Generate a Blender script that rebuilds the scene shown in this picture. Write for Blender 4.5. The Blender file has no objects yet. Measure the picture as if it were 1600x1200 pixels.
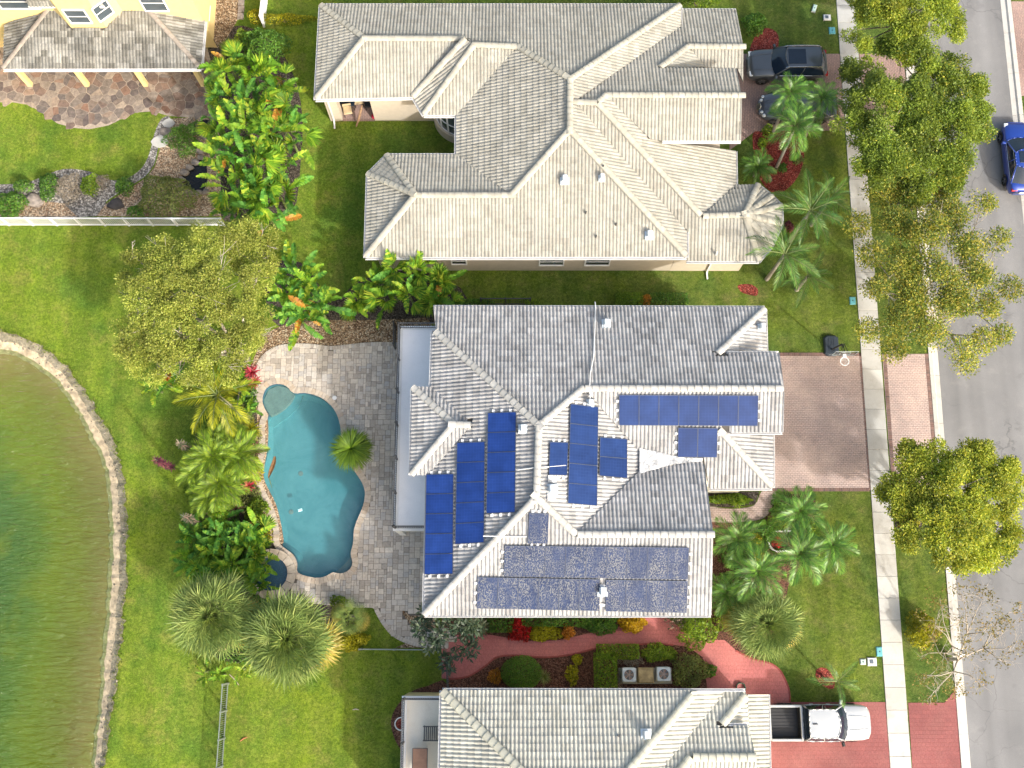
import bpy, bmesh, math, random
import numpy as np
from mathutils import Vector, Matrix, geometry as mgeo

random.seed(7); RNG = np.random.default_rng(7)
SC = bpy.context.scene
COL = SC.collection
R = math.radians

# ------------------------------------------------------------------ camera
F, H = 1640.0, 59.5                       # focal length (px at 1600 wide), flying height in metres
TILT = math.atan(385.0 / F)
cam_d = bpy.data.cameras.new('camera'); cam_d.sensor_width = 36.0
cam_d.lens = F / 1600.0 * 36.0; cam_d.clip_start = 1.0; cam_d.clip_end = 2000.0
cam = bpy.data.objects.new('camera', cam_d); COL.objects.link(cam)
cam.location = (0, 0, H); cam.rotation_euler = (TILT, 0, 0)
SC.camera = cam

# ------------------------------------------------------------------ sky, sun, exposure
SUN_EL = R(34.0)
SUN_AZ = math.atan2(0.66, -0.75)          # compass angle from +Y towards +X: low in the south-east
w = bpy.data.worlds.new('World'); SC.world = w; w.use_nodes = True
wn = w.node_tree; wn.nodes.clear()
sky = wn.nodes.new('ShaderNodeTexSky'); sky.sky_type = 'NISHITA'; sky.sun_disc = False
sky.sun_elevation = SUN_EL; sky.sun_rotation = SUN_AZ
sky.air_density = 1.6; sky.dust_density = 9.0; sky.ozone_density = 2.0
bg = wn.nodes.new('ShaderNodeBackground'); bg.inputs['Strength'].default_value = 0.15
wo = wn.nodes.new('ShaderNodeOutputWorld')
wn.links.new(sky.outputs['Color'], bg.inputs['Color']); wn.links.new(bg.outputs['Background'], wo.inputs['Surface'])
sun_d = bpy.data.lights.new('sun', 'SUN'); sun_d.energy = 2.0; sun_d.angle = R(1.5); sun_d.color = (1.0, 0.975, 0.94)
sun = bpy.data.objects.new('sun', sun_d); COL.objects.link(sun)
sdir = Vector((math.sin(SUN_AZ) * math.cos(SUN_EL), math.cos(SUN_AZ) * math.cos(SUN_EL), math.sin(SUN_EL)))
sun.rotation_euler = (-sdir).to_track_quat('-Z', 'Y').to_euler(); sun.location = (30, -40, 50)
vs = SC.view_settings; vs.view_transform = 'Standard'; vs.look = 'None'; vs.gamma = 1.0; vs.exposure = 1.08
vs.use_curve_mapping = False
SC.cycles.max_bounces = 6; SC.cycles.transparent_max_bounces = 12

# ------------------------------------------------------------------ where things stand: surveyed from the photograph
_c, _s = math.cos(TILT), math.sin(TILT)
def ray(px, py):
    u = (px - 800.0) / F; v = (600.0 - py) / F
    return Vector((u, v * _c + _s, v * _s - _c))
def P(px, py, h=0.0):
    d = ray(px, py); t = (h - H) / d.z
    return Vector((d.x * t, d.y * t, h))
def mpp(px, py, h=0.0):                    # metres per pixel (across) there
    return (P(px + 1, py, h) - P(px, py, h)).length

# ------------------------------------------------------------------ mesh helpers
def tag(o, label=None, cat=None, group=None, kind=None):
    if label: o['label'] = label
    if cat: o['category'] = cat
    if group: o['group'] = group
    if kind: o['kind'] = kind
    return o
def thing(name, loc, label, cat, group=None, rz=0.0):
    o = bpy.data.objects.new(name, None); COL.objects.link(o); o.empty_display_size = 0.3
    o.location = loc; o.rotation_euler = (0, 0, rz)
    return tag(o, label, cat, group)
def link(name, me, parent=None, matrix=None):
    o = bpy.data.objects.new(name, me); COL.objects.link(o)
    if parent is not None: o.parent = parent
    if matrix is not None: o.matrix_basis = matrix
    return o
def org(o):                                # world origin of an unrotated thing
    v = Vector((0, 0, 0))
    while o is not None:
        v = v + o.matrix_basis.translation; o = o.parent
    return v

class MB:
    """collects faces; build() links them as ONE mesh object"""
    def __init__(s): s.v = []; s.f = []; s.m = []; s.t = []; s.tint = random.random(); s.mat = 0
    def vert(s, p): s.v.append(tuple(p)); return len(s.v) - 1
    def face(s, pts, m=None):
        i = len(s.v); s.v.extend(tuple(p) for p in pts); s.f.append(tuple(range(i, i + len(pts))))
        s.m.append(s.mat if m is None else m); s.t.append(s.tint)
    def faces(s, vs, fs, m=None):
        i = len(s.v); s.v.extend(tuple(p) for p in vs)
        for f in fs:
            s.f.append(tuple(i + k for k in f)); s.m.append(s.mat if m is None else m); s.t.append(s.tint)
    def box(s, lo, hi, M=None, m=None):
        x0, y0, z0 = lo; x1, y1, z1 = hi
        vs_ = [Vector(p) for p in ((x0,y0,z0),(x1,y0,z0),(x1,y1,z0),(x0,y1,z0),(x0,y0,z1),(x1,y0,z1),(x1,y1,z1),(x0,y1,z1))]
        if M is not None: vs_ = [M @ p for p in vs_]
        s.faces(vs_, ((3,2,1,0),(4,5,6,7),(0,1,5,4),(1,2,6,5),(2,3,7,6),(3,0,4,7)), m)
    def bbox(s, lo, hi, b=0.02, M=None, m=None):   # box with bevelled top edges
        x0, y0, z0 = lo; x1, y1, z1 = hi
        vs_ = [Vector(p) for p in ((x0,y0,z0),(x1,y0,z0),(x1,y1,z0),(x0,y1,z0),(x0,y0,z1-b),(x1,y0,z1-b),(x1,y1,z1-b),(x0,y1,z1-b),
               (x0+b,y0+b,z1),(x1-b,y0+b,z1),(x1-b,y1-b,z1),(x0+b,y1-b,z1))]
        if M is not None: vs_ = [M @ p for p in vs_]
        s.faces(vs_, ((0,1,5,4),(1,2,6,5),(2,3,7,6),(3,0,4,7),(4,5,9,8),(5,6,10,9),(6,7,11,10),(7,4,8,11),(8,9,10,11)), m)
    def bar(s, a, b, wd, ht=None, up=(0, 0, 1), m=None):     # rectangular bar between two points
        a = Vector(a); b = Vector(b); ht = wd if ht is None else ht
        d = (b - a); L = d.length; d.normalize(); u = Vector(up)
        if abs(d.dot(u)) > .98: u = Vector((0, 1, 0))
        x = d.cross(u).normalized(); z = x.cross(d).normalized()
        M = Matrix(((x.x, d.x, z.x, a.x), (x.y, d.y, z.y, a.y), (x.z, d.z, z.z, a.z), (0, 0, 0, 1)))
        s.box((-wd/2, 0, -ht/2), (wd/2, L, ht/2), M, m)
    def tube(s, pts, rad, n=8, m=None, cap=True):
        pts = [Vector(p) for p in pts]; rads = rad if isinstance(rad, (list, tuple)) else [rad] * len(pts)
        rings = []; i0 = len(s.v); vs_ = []
        for i, p in enumerate(pts):
            d = (pts[min(i+1, len(pts)-1)] - pts[max(i-1, 0)]).normalized()
            u = Vector((0, 0, 1)) if abs(d.z) < .9 else Vector((1, 0, 0))
            x = d.cross(u).normalized(); y = x.cross(d).normalized()
            for k in range(n):
                a = 2 * math.pi * k / n; vs_.append(p + (x * math.cos(a) + y * math.sin(a)) * rads[i])
        fs = []
        for i in range(len(pts) - 1):
            for k in range(n):
                k2 = (k + 1) % n; fs.append((i*n+k, i*n+k2, (i+1)*n+k2, (i+1)*n+k))
        if cap: fs.append(tuple(range(n-1, -1, -1))); fs.append(tuple((len(pts)-1)*n + k for k in range(n)))
        s.faces(vs_, fs, m)
    def lathe(s, c, prof, n=20, m=None, cap=True):           # prof: (radius, z)
        c = Vector(c); vs_ = []; fs = []
        for r, z in prof:
            for k in range(n):
                a = 2*math.pi*k/n; vs_.append(c + Vector((r*math.cos(a), r*math.sin(a), z)))
        for i in range(len(prof)-1):
            for k in range(n):
                k2 = (k+1) % n; fs.append((i*n+k, i*n+k2, (i+1)*n+k2, (i+1)*n+k))
        if cap: fs.append(tuple((len(prof)-1)*n+k for k in range(n)))
        s.faces(vs_, fs, m)
    def mesh(s, name, mats, origin=(0, 0, 0), smooth=False):
        o = Vector(origin)
        me = bpy.data.meshes.new(name)
        me.from_pydata([(x - o.x, y - o.y, z - o.z) for x, y, z in s.v], [], s.f)
        for mt in (mats if isinstance(mats, (list, tuple)) else [mats]): me.materials.append(mt)
        me.polygons.foreach_set('material_index', s.m)
        at = me.attributes.new('tint', 'FLOAT', 'FACE'); at.data.foreach_set('value', s.t)
        if smooth: me.polygons.foreach_set('use_smooth', [True] * len(s.f))
        me.update(); return me
    def build(s, name, mats, parent=None, origin=None, smooth=False):
        """parent: part in parent's frame; otherwise a top-level mesh with its origin at `origin`"""
        if parent is not None:
            return link(name, s.mesh(name, mats, org(parent), smooth), parent)
        if origin is None:
            a = np.array(s.v); origin = (float((a[:,0].min()+a[:,0].max())/2), float((a[:,1].min()+a[:,1].max())/2), float(a[:,2].min()))
        o = link(name, s.mesh(name, mats, origin, smooth)); o.location = origin; return o
    def local(s, name, mats, parent, smooth=False):           # verts already in the parent's frame
        return link(name, s.mesh(name, mats, (0, 0, 0), smooth), parent)

def np_mesh(name, V, Fq, mats, tint=None, midx=None, smooth=False):
    """V (n,3), Fq (m,k) faces of k corners"""
    me = bpy.data.meshes.new(name); n, k = Fq.shape
    me.vertices.add(len(V)); me.vertices.foreach_set('co', np.ascontiguousarray(V, dtype=np.float32).ravel())
    me.loops.add(n * k); me.loops.foreach_set('vertex_index', np.ascontiguousarray(Fq, dtype=np.int32).ravel())
    me.polygons.add(n); me.polygons.foreach_set('loop_start', np.arange(0, n * k, k, dtype=np.int32))
    try: me.polygons.foreach_set('loop_total', np.full(n, k, dtype=np.int32))
    except Exception: pass
    for mt in (mats if isinstance(mats, (list, tuple)) else [mats]): me.materials.append(mt)
    if midx is not None: me.polygons.foreach_set('material_index', np.asarray(midx, dtype=np.int32))
    if tint is not None:
        at = me.attributes.new('tint', 'FLOAT', 'FACE'); at.data.foreach_set('value', np.asarray(tint, dtype=np.float32))
    if smooth: me.polygons.foreach_set('use_smooth', np.ones(n, dtype=bool))
    me.update(calc_edges=True); me.validate(); return me

# 2-D polygons
def inside(p, poly):
    x, y = p; r = False; n = len(poly); j = n - 1
    for i in range(n):
        xi, yi = poly[i]; xj, yj = poly[j]
        if (yi > y) != (yj > y) and x < (xj - xi) * (y - yi) / (yj - yi) + xi: r = not r
        j = i
    return r
def area2(poly): return sum(poly[i-1][0]*poly[i][1] - poly[i][0]*poly[i-1][1] for i in range(len(poly))) / 2
def ccw(poly): return poly if area2(poly) > 0 else poly[::-1]
def smooth_poly(pts, n=6, closed=True):     # Catmull-Rom
    out = []; m = len(pts)
    for i in range(m if closed else m - 1):
        if closed: p0, p1, p2, p3 = pts[i-1], pts[i], pts[(i+1) % m], pts[(i+2) % m]
        else: p0, p1, p2, p3 = pts[max(i-1, 0)], pts[i], pts[i+1], pts[min(i+2, m-1)]
        for k in range(n):
            t = k / n
            out.append(tuple(.5*(2*b + (c-a)*t + (2*a-5*b+4*c-d)*t*t + (3*b-a-3*c+d)*t**3) for a, b, c, d in zip(p0, p1, p2, p3)))
    if not closed: out.append(tuple(pts[-1]))
    return out
def offset(poly, d):                        # + grows a CCW polygon
    poly = ccw(poly); n = len(poly); out = []
    for i in range(n):
        a, b, c = Vector(poly[i-1]), Vector(poly[i]), Vector(poly[(i+1) % n])
        e1 = (b - a); e2 = (c - b)
        if e1.length < 1e-6 or e2.length < 1e-6: out.append(tuple(b)); continue
        e1.normalize(); e2.normalize()
        n1 = Vector((e1.y, -e1.x)); n2 = Vector((e2.y, -e2.x)); m = n1 + n2
        k = max(.35, 1 + n1.dot(n2)); out.append(tuple(b + m * (d / k)))
    return out
def px2(pts, h=0.0): return [tuple(P(x, y, h).xy) for x, y in pts]
def tri_fill(outer, holes=()):
    vs_ = [Vector(p) for p in outer]; es = [(i, (i+1) % len(outer)) for i in range(len(outer))]
    for h in holes:
        b = len(vs_); vs_ += [Vector(p) for p in h]; es += [(b+i, b+(i+1) % len(h)) for i in range(len(h))]
    v2, e2, f2 = mgeo.delaunay_2d_cdt(vs_, es, [], 0, 1e-5)[:3]
    keep = []
    for f in f2:
        c = sum((v2[i] for i in f), Vector((0, 0))) / len(f)
        if inside(c, outer) and not any(inside(c, h) for h in holes):
            pts = [v2[i] for i in f]
            keep.append(tuple(f) if area2(pts) > 0 else tuple(reversed(f)))
    return [tuple(p) for p in v2], keep
def sheet(name, outer, z, mt, holes=(), kind='structure', skirt=0.0, parent=None, z_fn=None):
    """flat ground surface; outer/holes in metres; skirt gives it edges of real thickness"""
    outer = ccw(list(outer)); v2, fs = tri_fill(outer, holes)
    m = MB(); m.faces([(x, y, z_fn(x, y) if z_fn else z) for x, y in v2], fs)
    if skirt:
        for loop in [outer] + [list(h) for h in holes]:
            n = len(loop)
            for i in range(n):
                a, b = loop[i], loop[(i+1) % n]
                m.face([(a[0],a[1],z-skirt), (b[0],b[1],z-skirt), (b[0],b[1],z), (a[0],a[1],z)])
    o = m.build(name, mt, parent) if parent is not None else m.build(name, mt, origin=(0, 0, 0))
    if kind and parent is None: o['kind'] = kind
    return o
# ------------------------------------------------------------------ materials (procedural)
MATS = {}
def srgb(r, g, b):
    f = lambda c: (c/255/12.92 if c/255 <= .04045 else ((c/255+.055)/1.055)**2.4)
    return (f(r), f(g), f(b), 1.0)
def c4(c): return tuple(c) if len(c) == 4 else tuple(c) + (1.0,)
class NT:
    def __init__(s, name):
        s.m = bpy.data.materials.new(name); s.m.use_nodes = True; s.t = s.m.node_tree; s.t.nodes.clear()
        s.out = s.n('ShaderNodeOutputMaterial'); MATS[name] = s.m
    def n(s, typ, **kw):
        nd = s.t.nodes.new(typ)
        for k, v in kw.items():
            setattr(nd, k, v)
        return nd
    def l(s, a, b): s.t.links.new(a, b)
    def pos(s, scale=(1, 1, 1), rot=0.0):
        g = s.n('ShaderNodeNewGeometry'); mp = s.n('ShaderNodeMapping'); mp.inputs['Scale'].default_value = scale
        mp.inputs['Rotation'].default_value = (0, 0, rot)
        s.l(g.outputs['Position'], mp.inputs['Vector']); return mp.outputs['Vector']
    def noise(s, scale, detail=4, rough=.55, vec=None, dist=0.0):
        nd = s.n('ShaderNodeTexNoise'); nd.inputs['Scale'].default_value = scale; nd.inputs['Detail'].default_value = detail
        nd.inputs['Roughness'].default_value = rough; nd.inputs['Distortion'].default_value = dist
        s.l(vec if vec is not None else s.pos(), nd.inputs['Vector']); return nd.outputs['Fac']
    def ramp(s, fac, stops):
        nd = s.n('ShaderNodeValToRGB'); el = nd.color_ramp.elements
        while len(el) < len(stops): el.new(.5)
        for e, (p, c) in zip(el, stops): e.position = p; e.color = c4(c)
        s.l(fac, nd.inputs['Fac']); return nd.outputs['Color']
    def mix(s, fac, a, b, mode='MIX'):
        nd = s.n('ShaderNodeMix', data_type='RGBA', blend_type=mode); 
        for sock, v in ((nd.inputs[0], fac), (nd.inputs[6], a), (nd.inputs[7], b)):
            if hasattr(v, 'is_linked') or hasattr(v, 'links'): s.l(v, sock)
            else: sock.default_value = v if not isinstance(v, tuple) else c4(v)
        return nd.outputs[2]
    def math(s, op, a, b=0.0, c=None):
        nd = s.n('ShaderNodeMath', operation=op)
        for i, v in enumerate((a, b) if c is None else (a, b, c)):
            if hasattr(v, 'links'): s.l(v, nd.inputs[i])
            else: nd.inputs[i].default_value = v
        return nd.outputs[0]
    def bump(s, hgt, dist=.02, strength=1.0):
        nd = s.n('ShaderNodeBump'); nd.inputs['Distance'].default_value = dist; nd.inputs['Strength'].default_value = strength
        s.l(hgt, nd.inputs['Height']); return nd.outputs['Normal']
    def tint(s):                              # per-piece random: face attribute plus object random, wrapped
        at = s.n('ShaderNodeAttribute', attribute_name='tint'); oi = s.n('ShaderNodeObjectInfo')
        return s.math('FRACT', s.math('ADD', at.outputs['Fac'], oi.outputs['Random']))
    def pbr(s, col, rough=.6, metal=0.0, spec=.5, normal=None, coat=0.0, **kw):
        b = s.n('ShaderNodeBsdfPrincipled')
        for key, v in (('Base Color', col), ('Roughness', rough), ('Metallic', metal), ('Specular IOR Level', spec), ('Coat Weight', coat)):
            if hasattr(v, 'links'): s.l(v, b.inputs[key])
            else: b.inputs[key].default_value = c4(v) if isinstance(v, tuple) else v
        for key, v in kw.items(): b.inputs[key].default_value = v
        if normal is not None: s.l(normal, b.inputs['Normal'])
        return b.outputs['BSDF']
    def done(s, sh): s.l(sh, s.out.inputs['Surface']); return s.m

def plain(name, col, rough=.6, metal=0.0, spec=.5, var=.18, scale=3.0, bump=0.0, bscale=40.0, coat=0.0):
    t = NT(name); col = c4(col)
    d = tuple(x * (1 - var) for x in col[:3]); u = tuple(min(1, x * (1 + var)) for x in col[:3])
    cr = t.ramp(t.noise(scale, 6, .6), [(.3, d), (.7, u)])
    nm = t.bump(t.noise(bscale, 3), bump) if bump else None
    return t.done(t.pbr(cr, rough, metal, spec, nm, coat))
def tinted(name, stops, rough=.7, spec=.3, nvar=.35, nscale=9.0, bump=.004, bscale=60.0, weather=0.0):
    t = NT(name); c = t.ramp(t.tint(), stops)
    if weather:                                # mildew and rain streaks
        c = t.mix(1.0, c, t.ramp(t.noise(.38, 6, .7), [(.34, (1-weather, 1-weather*.95, 1-weather*.85)), (.62, (1.04,)*3)]), 'MULTIPLY')
        c = t.mix(1.0, c, t.ramp(t.noise(1.5, 5, .75, dist=1.5), [(.30, (1-weather*.8,)*3), (.55, (1.03,)*3)]), 'MULTIPLY')
    n = t.ramp(t.noise(nscale, 5, .65), [(.25, (1-nvar,)*3), (.75, (1+nvar*.4,)*3)])
    c = t.mix(1.0, c, n, 'MULTIPLY')
    return t.done(t.pbr(c, rough, 0, spec, t.bump(t.noise(bscale, 3), bump) if bump else None))
def leafy(name, stops, trans=.32, rough=.5, spec=.35, nscale=.9, nvar=.3):
    t = NT(name); c = t.ramp(t.tint(), stops)
    n = t.ramp(t.noise(nscale, 3), [(.3, (1-nvar,)*3), (.7, (1+nvar,)*3)])
    c = t.mix(1.0, c, n, 'MULTIPLY')
    p = t.pbr(c, rough, 0, spec)
    tr = t.n('ShaderNodeBsdfTranslucent'); t.l(t.mix(1.0, c, (1.25, 1.2, .55), 'MULTIPLY'), tr.inputs['Color'])
    mx = t.n('ShaderNodeMixShader'); mx.inputs[0].default_value = trans; t.l(p, mx.inputs[1]); t.l(tr.outputs[0], mx.inputs[2])
    return t.done(mx.outputs[0])

# lawn: mown St Augustine grass, patchy, with paler thatch
def lawn(name, a, b, thatch, dry):
    t = NT(name)
    big = t.noise(.13, 5, .62); mid = t.noise(1.0, 6, .7); fine = t.noise(6.5, 5, .8, dist=.5); blade = t.noise(21.0, 3, .85); clump = t.noise(2.6, 4, .7, dist=.8)
    c = t.mix(t.ramp(big, [(.36, (0,)*3), (.62, (1,)*3)]), a, b)
    c = t.mix(t.math('MULTIPLY', t.ramp(mid, [(.42, (0,)*3), (.72, (1,)*3)]), .75), c, thatch)
    c = t.mix(t.math('MULTIPLY', t.ramp(t.noise(.5, 6, .75), [(.54, (0,)*3), (.72, (1,)*3)]), .65), c, dry)
    c = t.mix(t.math('MULTIPLY', t.ramp(t.noise(.36, 4, .6, t.pos((1, 1, 1), .7)), [(.52, (0,)*3), (.66, (1,)*3)]), .6), c, (.075, .150, .026))
    c = t.mix(1.0, c, t.ramp(clump, [(.3, (.74, .80, .74)), (.7, (1.22, 1.17, 1.15))]), 'MULTIPLY')
    c = t.mix(1.0, c, t.ramp(fine, [(.30, (.42, .50, .40)), (.70, (1.55, 1.48, 1.5))]), 'MULTIPLY')
    c = t.mix(1.0, c, t.ramp(blade, [(.28, (.45,)*3), (.72, (1.6,)*3)]), 'MULTIPLY')
    c = t.mix(t.math('MULTIPLY', t.ramp(t.noise(8.5, 2, .6), [(.66, (0,)*3), (.74, (1,)*3)]), .55), c, (.33, .36, .16))
    mow = t.noise(1.0, 1, .4, t.pos((1.25, .05, 1), .06)); c = t.mix(1.0, c, t.ramp(mow, [(.40, (.88, .90, .88)), (.60, (1.10, 1.09, 1.10))]), 'MULTIPLY')
    sx = t.n('ShaderNodeSeparateXYZ'); t.l(t.pos(), sx.inputs[0]); px_ = t.math('ADD', sx.outputs[0], t.math('MULTIPLY', t.noise(.2, 3), 6.0))
    plot = t.n('ShaderNodeMapRange'); plot.inputs[1].default_value = -12.0; plot.inputs[2].default_value = 14.0; t.l(px_, plot.inputs[0])
    c = t.mix(1.0, c, t.ramp(plot.outputs[0], [(.15, (1.04, 1.10, .85)), (.5, (.96, 1.0, 1.0)), (.9, (.74, .76, .90))]), 'MULTIPLY')   # vigorous lakeside turf, duller street lawns
    h = t.math('ADD', t.math('MULTIPLY', fine, .8), blade)
    return t.done(t.pbr(c, .8, 0, .15, t.bump(h, .10, .9)))
M_LAWN = lawn('lawn_grass', (.175, .235, .024), (.100, .165, .026), (.215, .235, .055), (.235, .205, .075))

def paver_mat(name, cols, bw, bh, mortar, rot=0.0, bump=.012, big=((.8,)*3, (1.15,)*3)):
    t = NT(name); v = t.pos(rot=rot)
    br = t.n('ShaderNodeTexBrick'); br.inputs['Scale'].default_value = 1.0
    br.inputs['Brick Width'].default_value = bw; br.inputs['Row Height'].default_value = bh
    br.inputs['Mortar Size'].default_value = .007; br.inputs['Mortar Smooth'].default_value = .3; br.inputs['Bias'].default_value = 0
    br.inputs['Color1'].default_value = c4(cols[0]); br.inputs['Color2'].default_value = c4(cols[1]); br.inputs['Mortar'].default_value = c4(mortar)
    t.l(v, br.inputs['Vector'])
    blot = t.mix(t.ramp(t.noise(.55, 6, .65), [(.42, (0,)*3), (.68, (1,)*3)]), br.outputs['Color'], cols[2])
    blot = t.mix(.55, br.outputs['Color'], blot)
    c = t.mix(1.0, blot, t.ramp(t.noise(.35, 5), [(.3, big[0]), (.7, big[1])]), 'MULTIPLY')
    c = t.mix(1.0, c, t.ramp(t.noise(22, 4), [(.3, (.8,)*3), (.7, (1.2,)*3)]), 'MULTIPLY')
    inv = t.math('SUBTRACT', 1.0, br.outputs['Fac'])
    return t.done(t.pbr(c, .8, 0, .3, t.bump(inv, bump)))
M_DRIVE = paver_mat('driveway_pavers', ((.49, .37, .33), (.42, .335, .305), (.56, .43, .365)), .205, .105, (.07, .05, .045))
M_DRIVE1 = paver_mat('old_pink_pavers', ((.33, .225, .195), (.27, .195, .175), (.38, .265, .23)), .205, .105, (.08, .06, .055), rot=R(90))
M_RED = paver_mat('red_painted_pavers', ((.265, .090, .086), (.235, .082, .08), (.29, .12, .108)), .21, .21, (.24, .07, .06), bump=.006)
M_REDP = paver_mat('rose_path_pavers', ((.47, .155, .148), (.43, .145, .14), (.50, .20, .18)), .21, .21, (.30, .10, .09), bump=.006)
M_EDGE = tinted('edging_brick', [(0, (.17, .10, .085)), (.5, (.23, .145, .12)), (1, (.13, .095, .085))], nvar=.2)

# asphalt, concrete, gravel
def asphalt():
    t = NT('asphalt'); g = t.noise(55, 4, .8)
    c = t.ramp(t.noise(.22, 6, .6), [(.3, (.165, .167, .172)), (.7, (.22, .221, .224))])
    c = t.mix(t.math('MULTIPLY', t.ramp(t.noise(.9, 5, .7), [(.55, (0,)*3), (.72, (1,)*3)]), .3), c, (.30, .295, .285))
    c = t.mix(1.0, c, t.ramp(g, [(.3, (.78,)*3), (.7, (1.18,)*3)]), 'MULTIPLY')
    vo = t.n('ShaderNodeTexVoronoi', feature='DISTANCE_TO_EDGE'); vo.inputs['Scale'].default_value = .28; wp = t.n('ShaderNodeVectorMath', operation='ADD'); nz = t.n('ShaderNodeTexNoise'); nz.inputs['Scale'].default_value = 1.3; nz.inputs['Detail'].default_value = 5; t.l(t.pos(), nz.inputs['Vector']); t.l(t.pos(), wp.inputs[0]); t.l(nz.outputs['Color'], wp.inputs[1]); t.l(wp.outputs[0], vo.inputs['Vector'])
    crk = t.math('MULTIPLY', t.ramp(vo.outputs['Distance'], [(.0, (1,)*3), (.012, (0,)*3)]), t.ramp(t.noise(.25, 2), [(.48, (0,)*3), (.6, (.5,)*3)])); c = t.mix(crk, c, (.07, .07, .07))
    c = t.mix(t.math('MULTIPLY', t.ramp(t.noise(.5, 3, .5), [(.62, (0,)*3), (.66, (1,)*3)]), .35), c, (.13, .13, .135))
    trk = t.noise(1.0, 2, .5, t.pos((.9, .02, 1)))
    c = t.mix(1.0, c, t.ramp(trk, [(.35, (.88,)*3), (.65, (1.08,)*3)]), 'MULTIPLY')
    return t.done(t.pbr(c, .9, 0, .25, t.bump(g, .006)))
M_ASPH = asphalt()
def concrete(name, a, b, stain, bump=.003):
    t = NT(name)
    c = t.ramp(t.noise(.8, 7, .65), [(.3, a), (.7, b)])
    c = t.mix(t.math('MULTIPLY', t.ramp(t.noise(1.7, 6, .7), [(.52, (0,)*3), (.7, (1,)*3)]), .55), c, stain)
    oi = t.tint(); c = t.mix(1.0, c, t.ramp(oi, [(0, (.88,)*3), (1, (1.08,)*3)]), 'MULTIPLY')
    c = t.mix(1.0, c, t.ramp(t.noise(30, 4), [(.3, (.9,)*3), (.7, (1.08,)*3)]), 'MULTIPLY')
    return t.done(t.pbr(c, .85, 0, .25, t.bump(t.noise(60, 3), bump)))
M_WALK = concrete('sidewalk_concrete', (.44, .43, .395), (.52, .51, .475), (.36, .33, .28))
M_KERB = concrete('kerb_concrete', (.44, .43, .40), (.51, .50, .47), (.33, .305, .265))
M_JOINT = plain('dark_joint', (.10, .09, .075), .9)
def gravel(name, stops, sc, bump=.05):
    t = NT(name); v = t.n('ShaderNodeTexVoronoi'); v.inputs['Scale'].default_value = sc; t.l(t.pos(), v.inputs['Vector'])
    sep = t.n('ShaderNodeSeparateColor'); t.l(v.outputs['Color'], sep.inputs[0])
    c = t.ramp(sep.outputs[0], stops)
    c = t.mix(1.0, c, t.ramp(v.outputs['Distance'], [(.15, (1.15,)*3), (.75, (.35,)*3)]), 'MULTIPLY')
    c = t.mix(1.0, c, t.ramp(t.noise(.9, 5), [(.3, (.75,)*3), (.7, (1.15,)*3)]), 'MULTIPLY')
    return t.done(t.pbr(c, .85, 0, .25, t.bump(v.outputs['Distance'], -bump)))
M_GRAVEL = gravel('tan_river_gravel', [(0, (.16, .09, .05)), (.35, (.33, .22, .13)), (.7, (.48, .35, .22)), (1, (.62, .52, .38))], 13)
M_PEACH = gravel('peach_gravel', [(0, (.36, .23, .14)), (.5, (.56, .40, .26)), (1, (.70, .58, .42))], 12)
M_SHELL = gravel('grey_shell_rock', [(0, (.17, .155, .14)), (.5, (.36, .34, .31)), (1, (.58, .55, .50))], 10)
M_MULCH = gravel('brown_mulch', [(0, (.09, .042, .03)), (.5, (.20, .090, .062)), (1, (.29, .155, .11))], 17)
M_REDM = gravel('red_mulch', [(0, (.19, .03, .022)), (.5, (.34, .055, .040)), (1, (.48, .14, .11))], 15)
M_DARKM = gravel('dark_soil_mulch', [(0, (.05, .04, .03)), (.5, (.11, .09, .07)), (1, (.18, .15, .125))], 15)
def bank():
    t = NT('bank_sand')
    c = t.ramp(t.noise(2.2, 7, .72), [(.28, (.13, .12, .08)), (.46, (.25, .225, .155)), (.72, (.42, .375, .285))])
    c = t.mix(1.0, c, t.ramp(t.noise(16, 4, .7), [(.3, (.72,)*3), (.7, (1.25,)*3)]), 'MULTIPLY')
    return t.done(t.pbr(c, .9, 0, .2, t.bump(t.noise(12, 5, .7), .10)))
M_BANK = bank()
M_WETS = plain('wet_sand', (.43, .35, .235), .7, var=.45, scale=3, bump=.02, bscale=20)
def lakebed():
    t = NT('lake_bed')
    at = t.n('ShaderNodeAttribute', attribute_name='depth')
    d = t.math('ADD', at.outputs['Fac'], t.math('MULTIPLY', t.math('SUBTRACT', t.noise(.22, 5, .6, t.pos((1, .6, 1))), .5), .55))
    c = t.ramp(d, [(0, (.36, .245, .12)), (.12, (.28, .20, .075)), (.28, (.225, .205, .03)), (.50, (.205, .230, .010)), (.74, (.125, .185, .022)), (1, (.070, .140, .036))])
    alg = t.ramp(t.noise(.33, 4, .6), [(.52, (0,)*3), (.68, (1,)*3)])
    c = t.mix(t.math('MULTIPLY', alg, .5), c, (.25, .26, .008))
    return t.done(t.pbr(c, .9, 0, .1))
M_LBED = lakebed()
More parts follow.
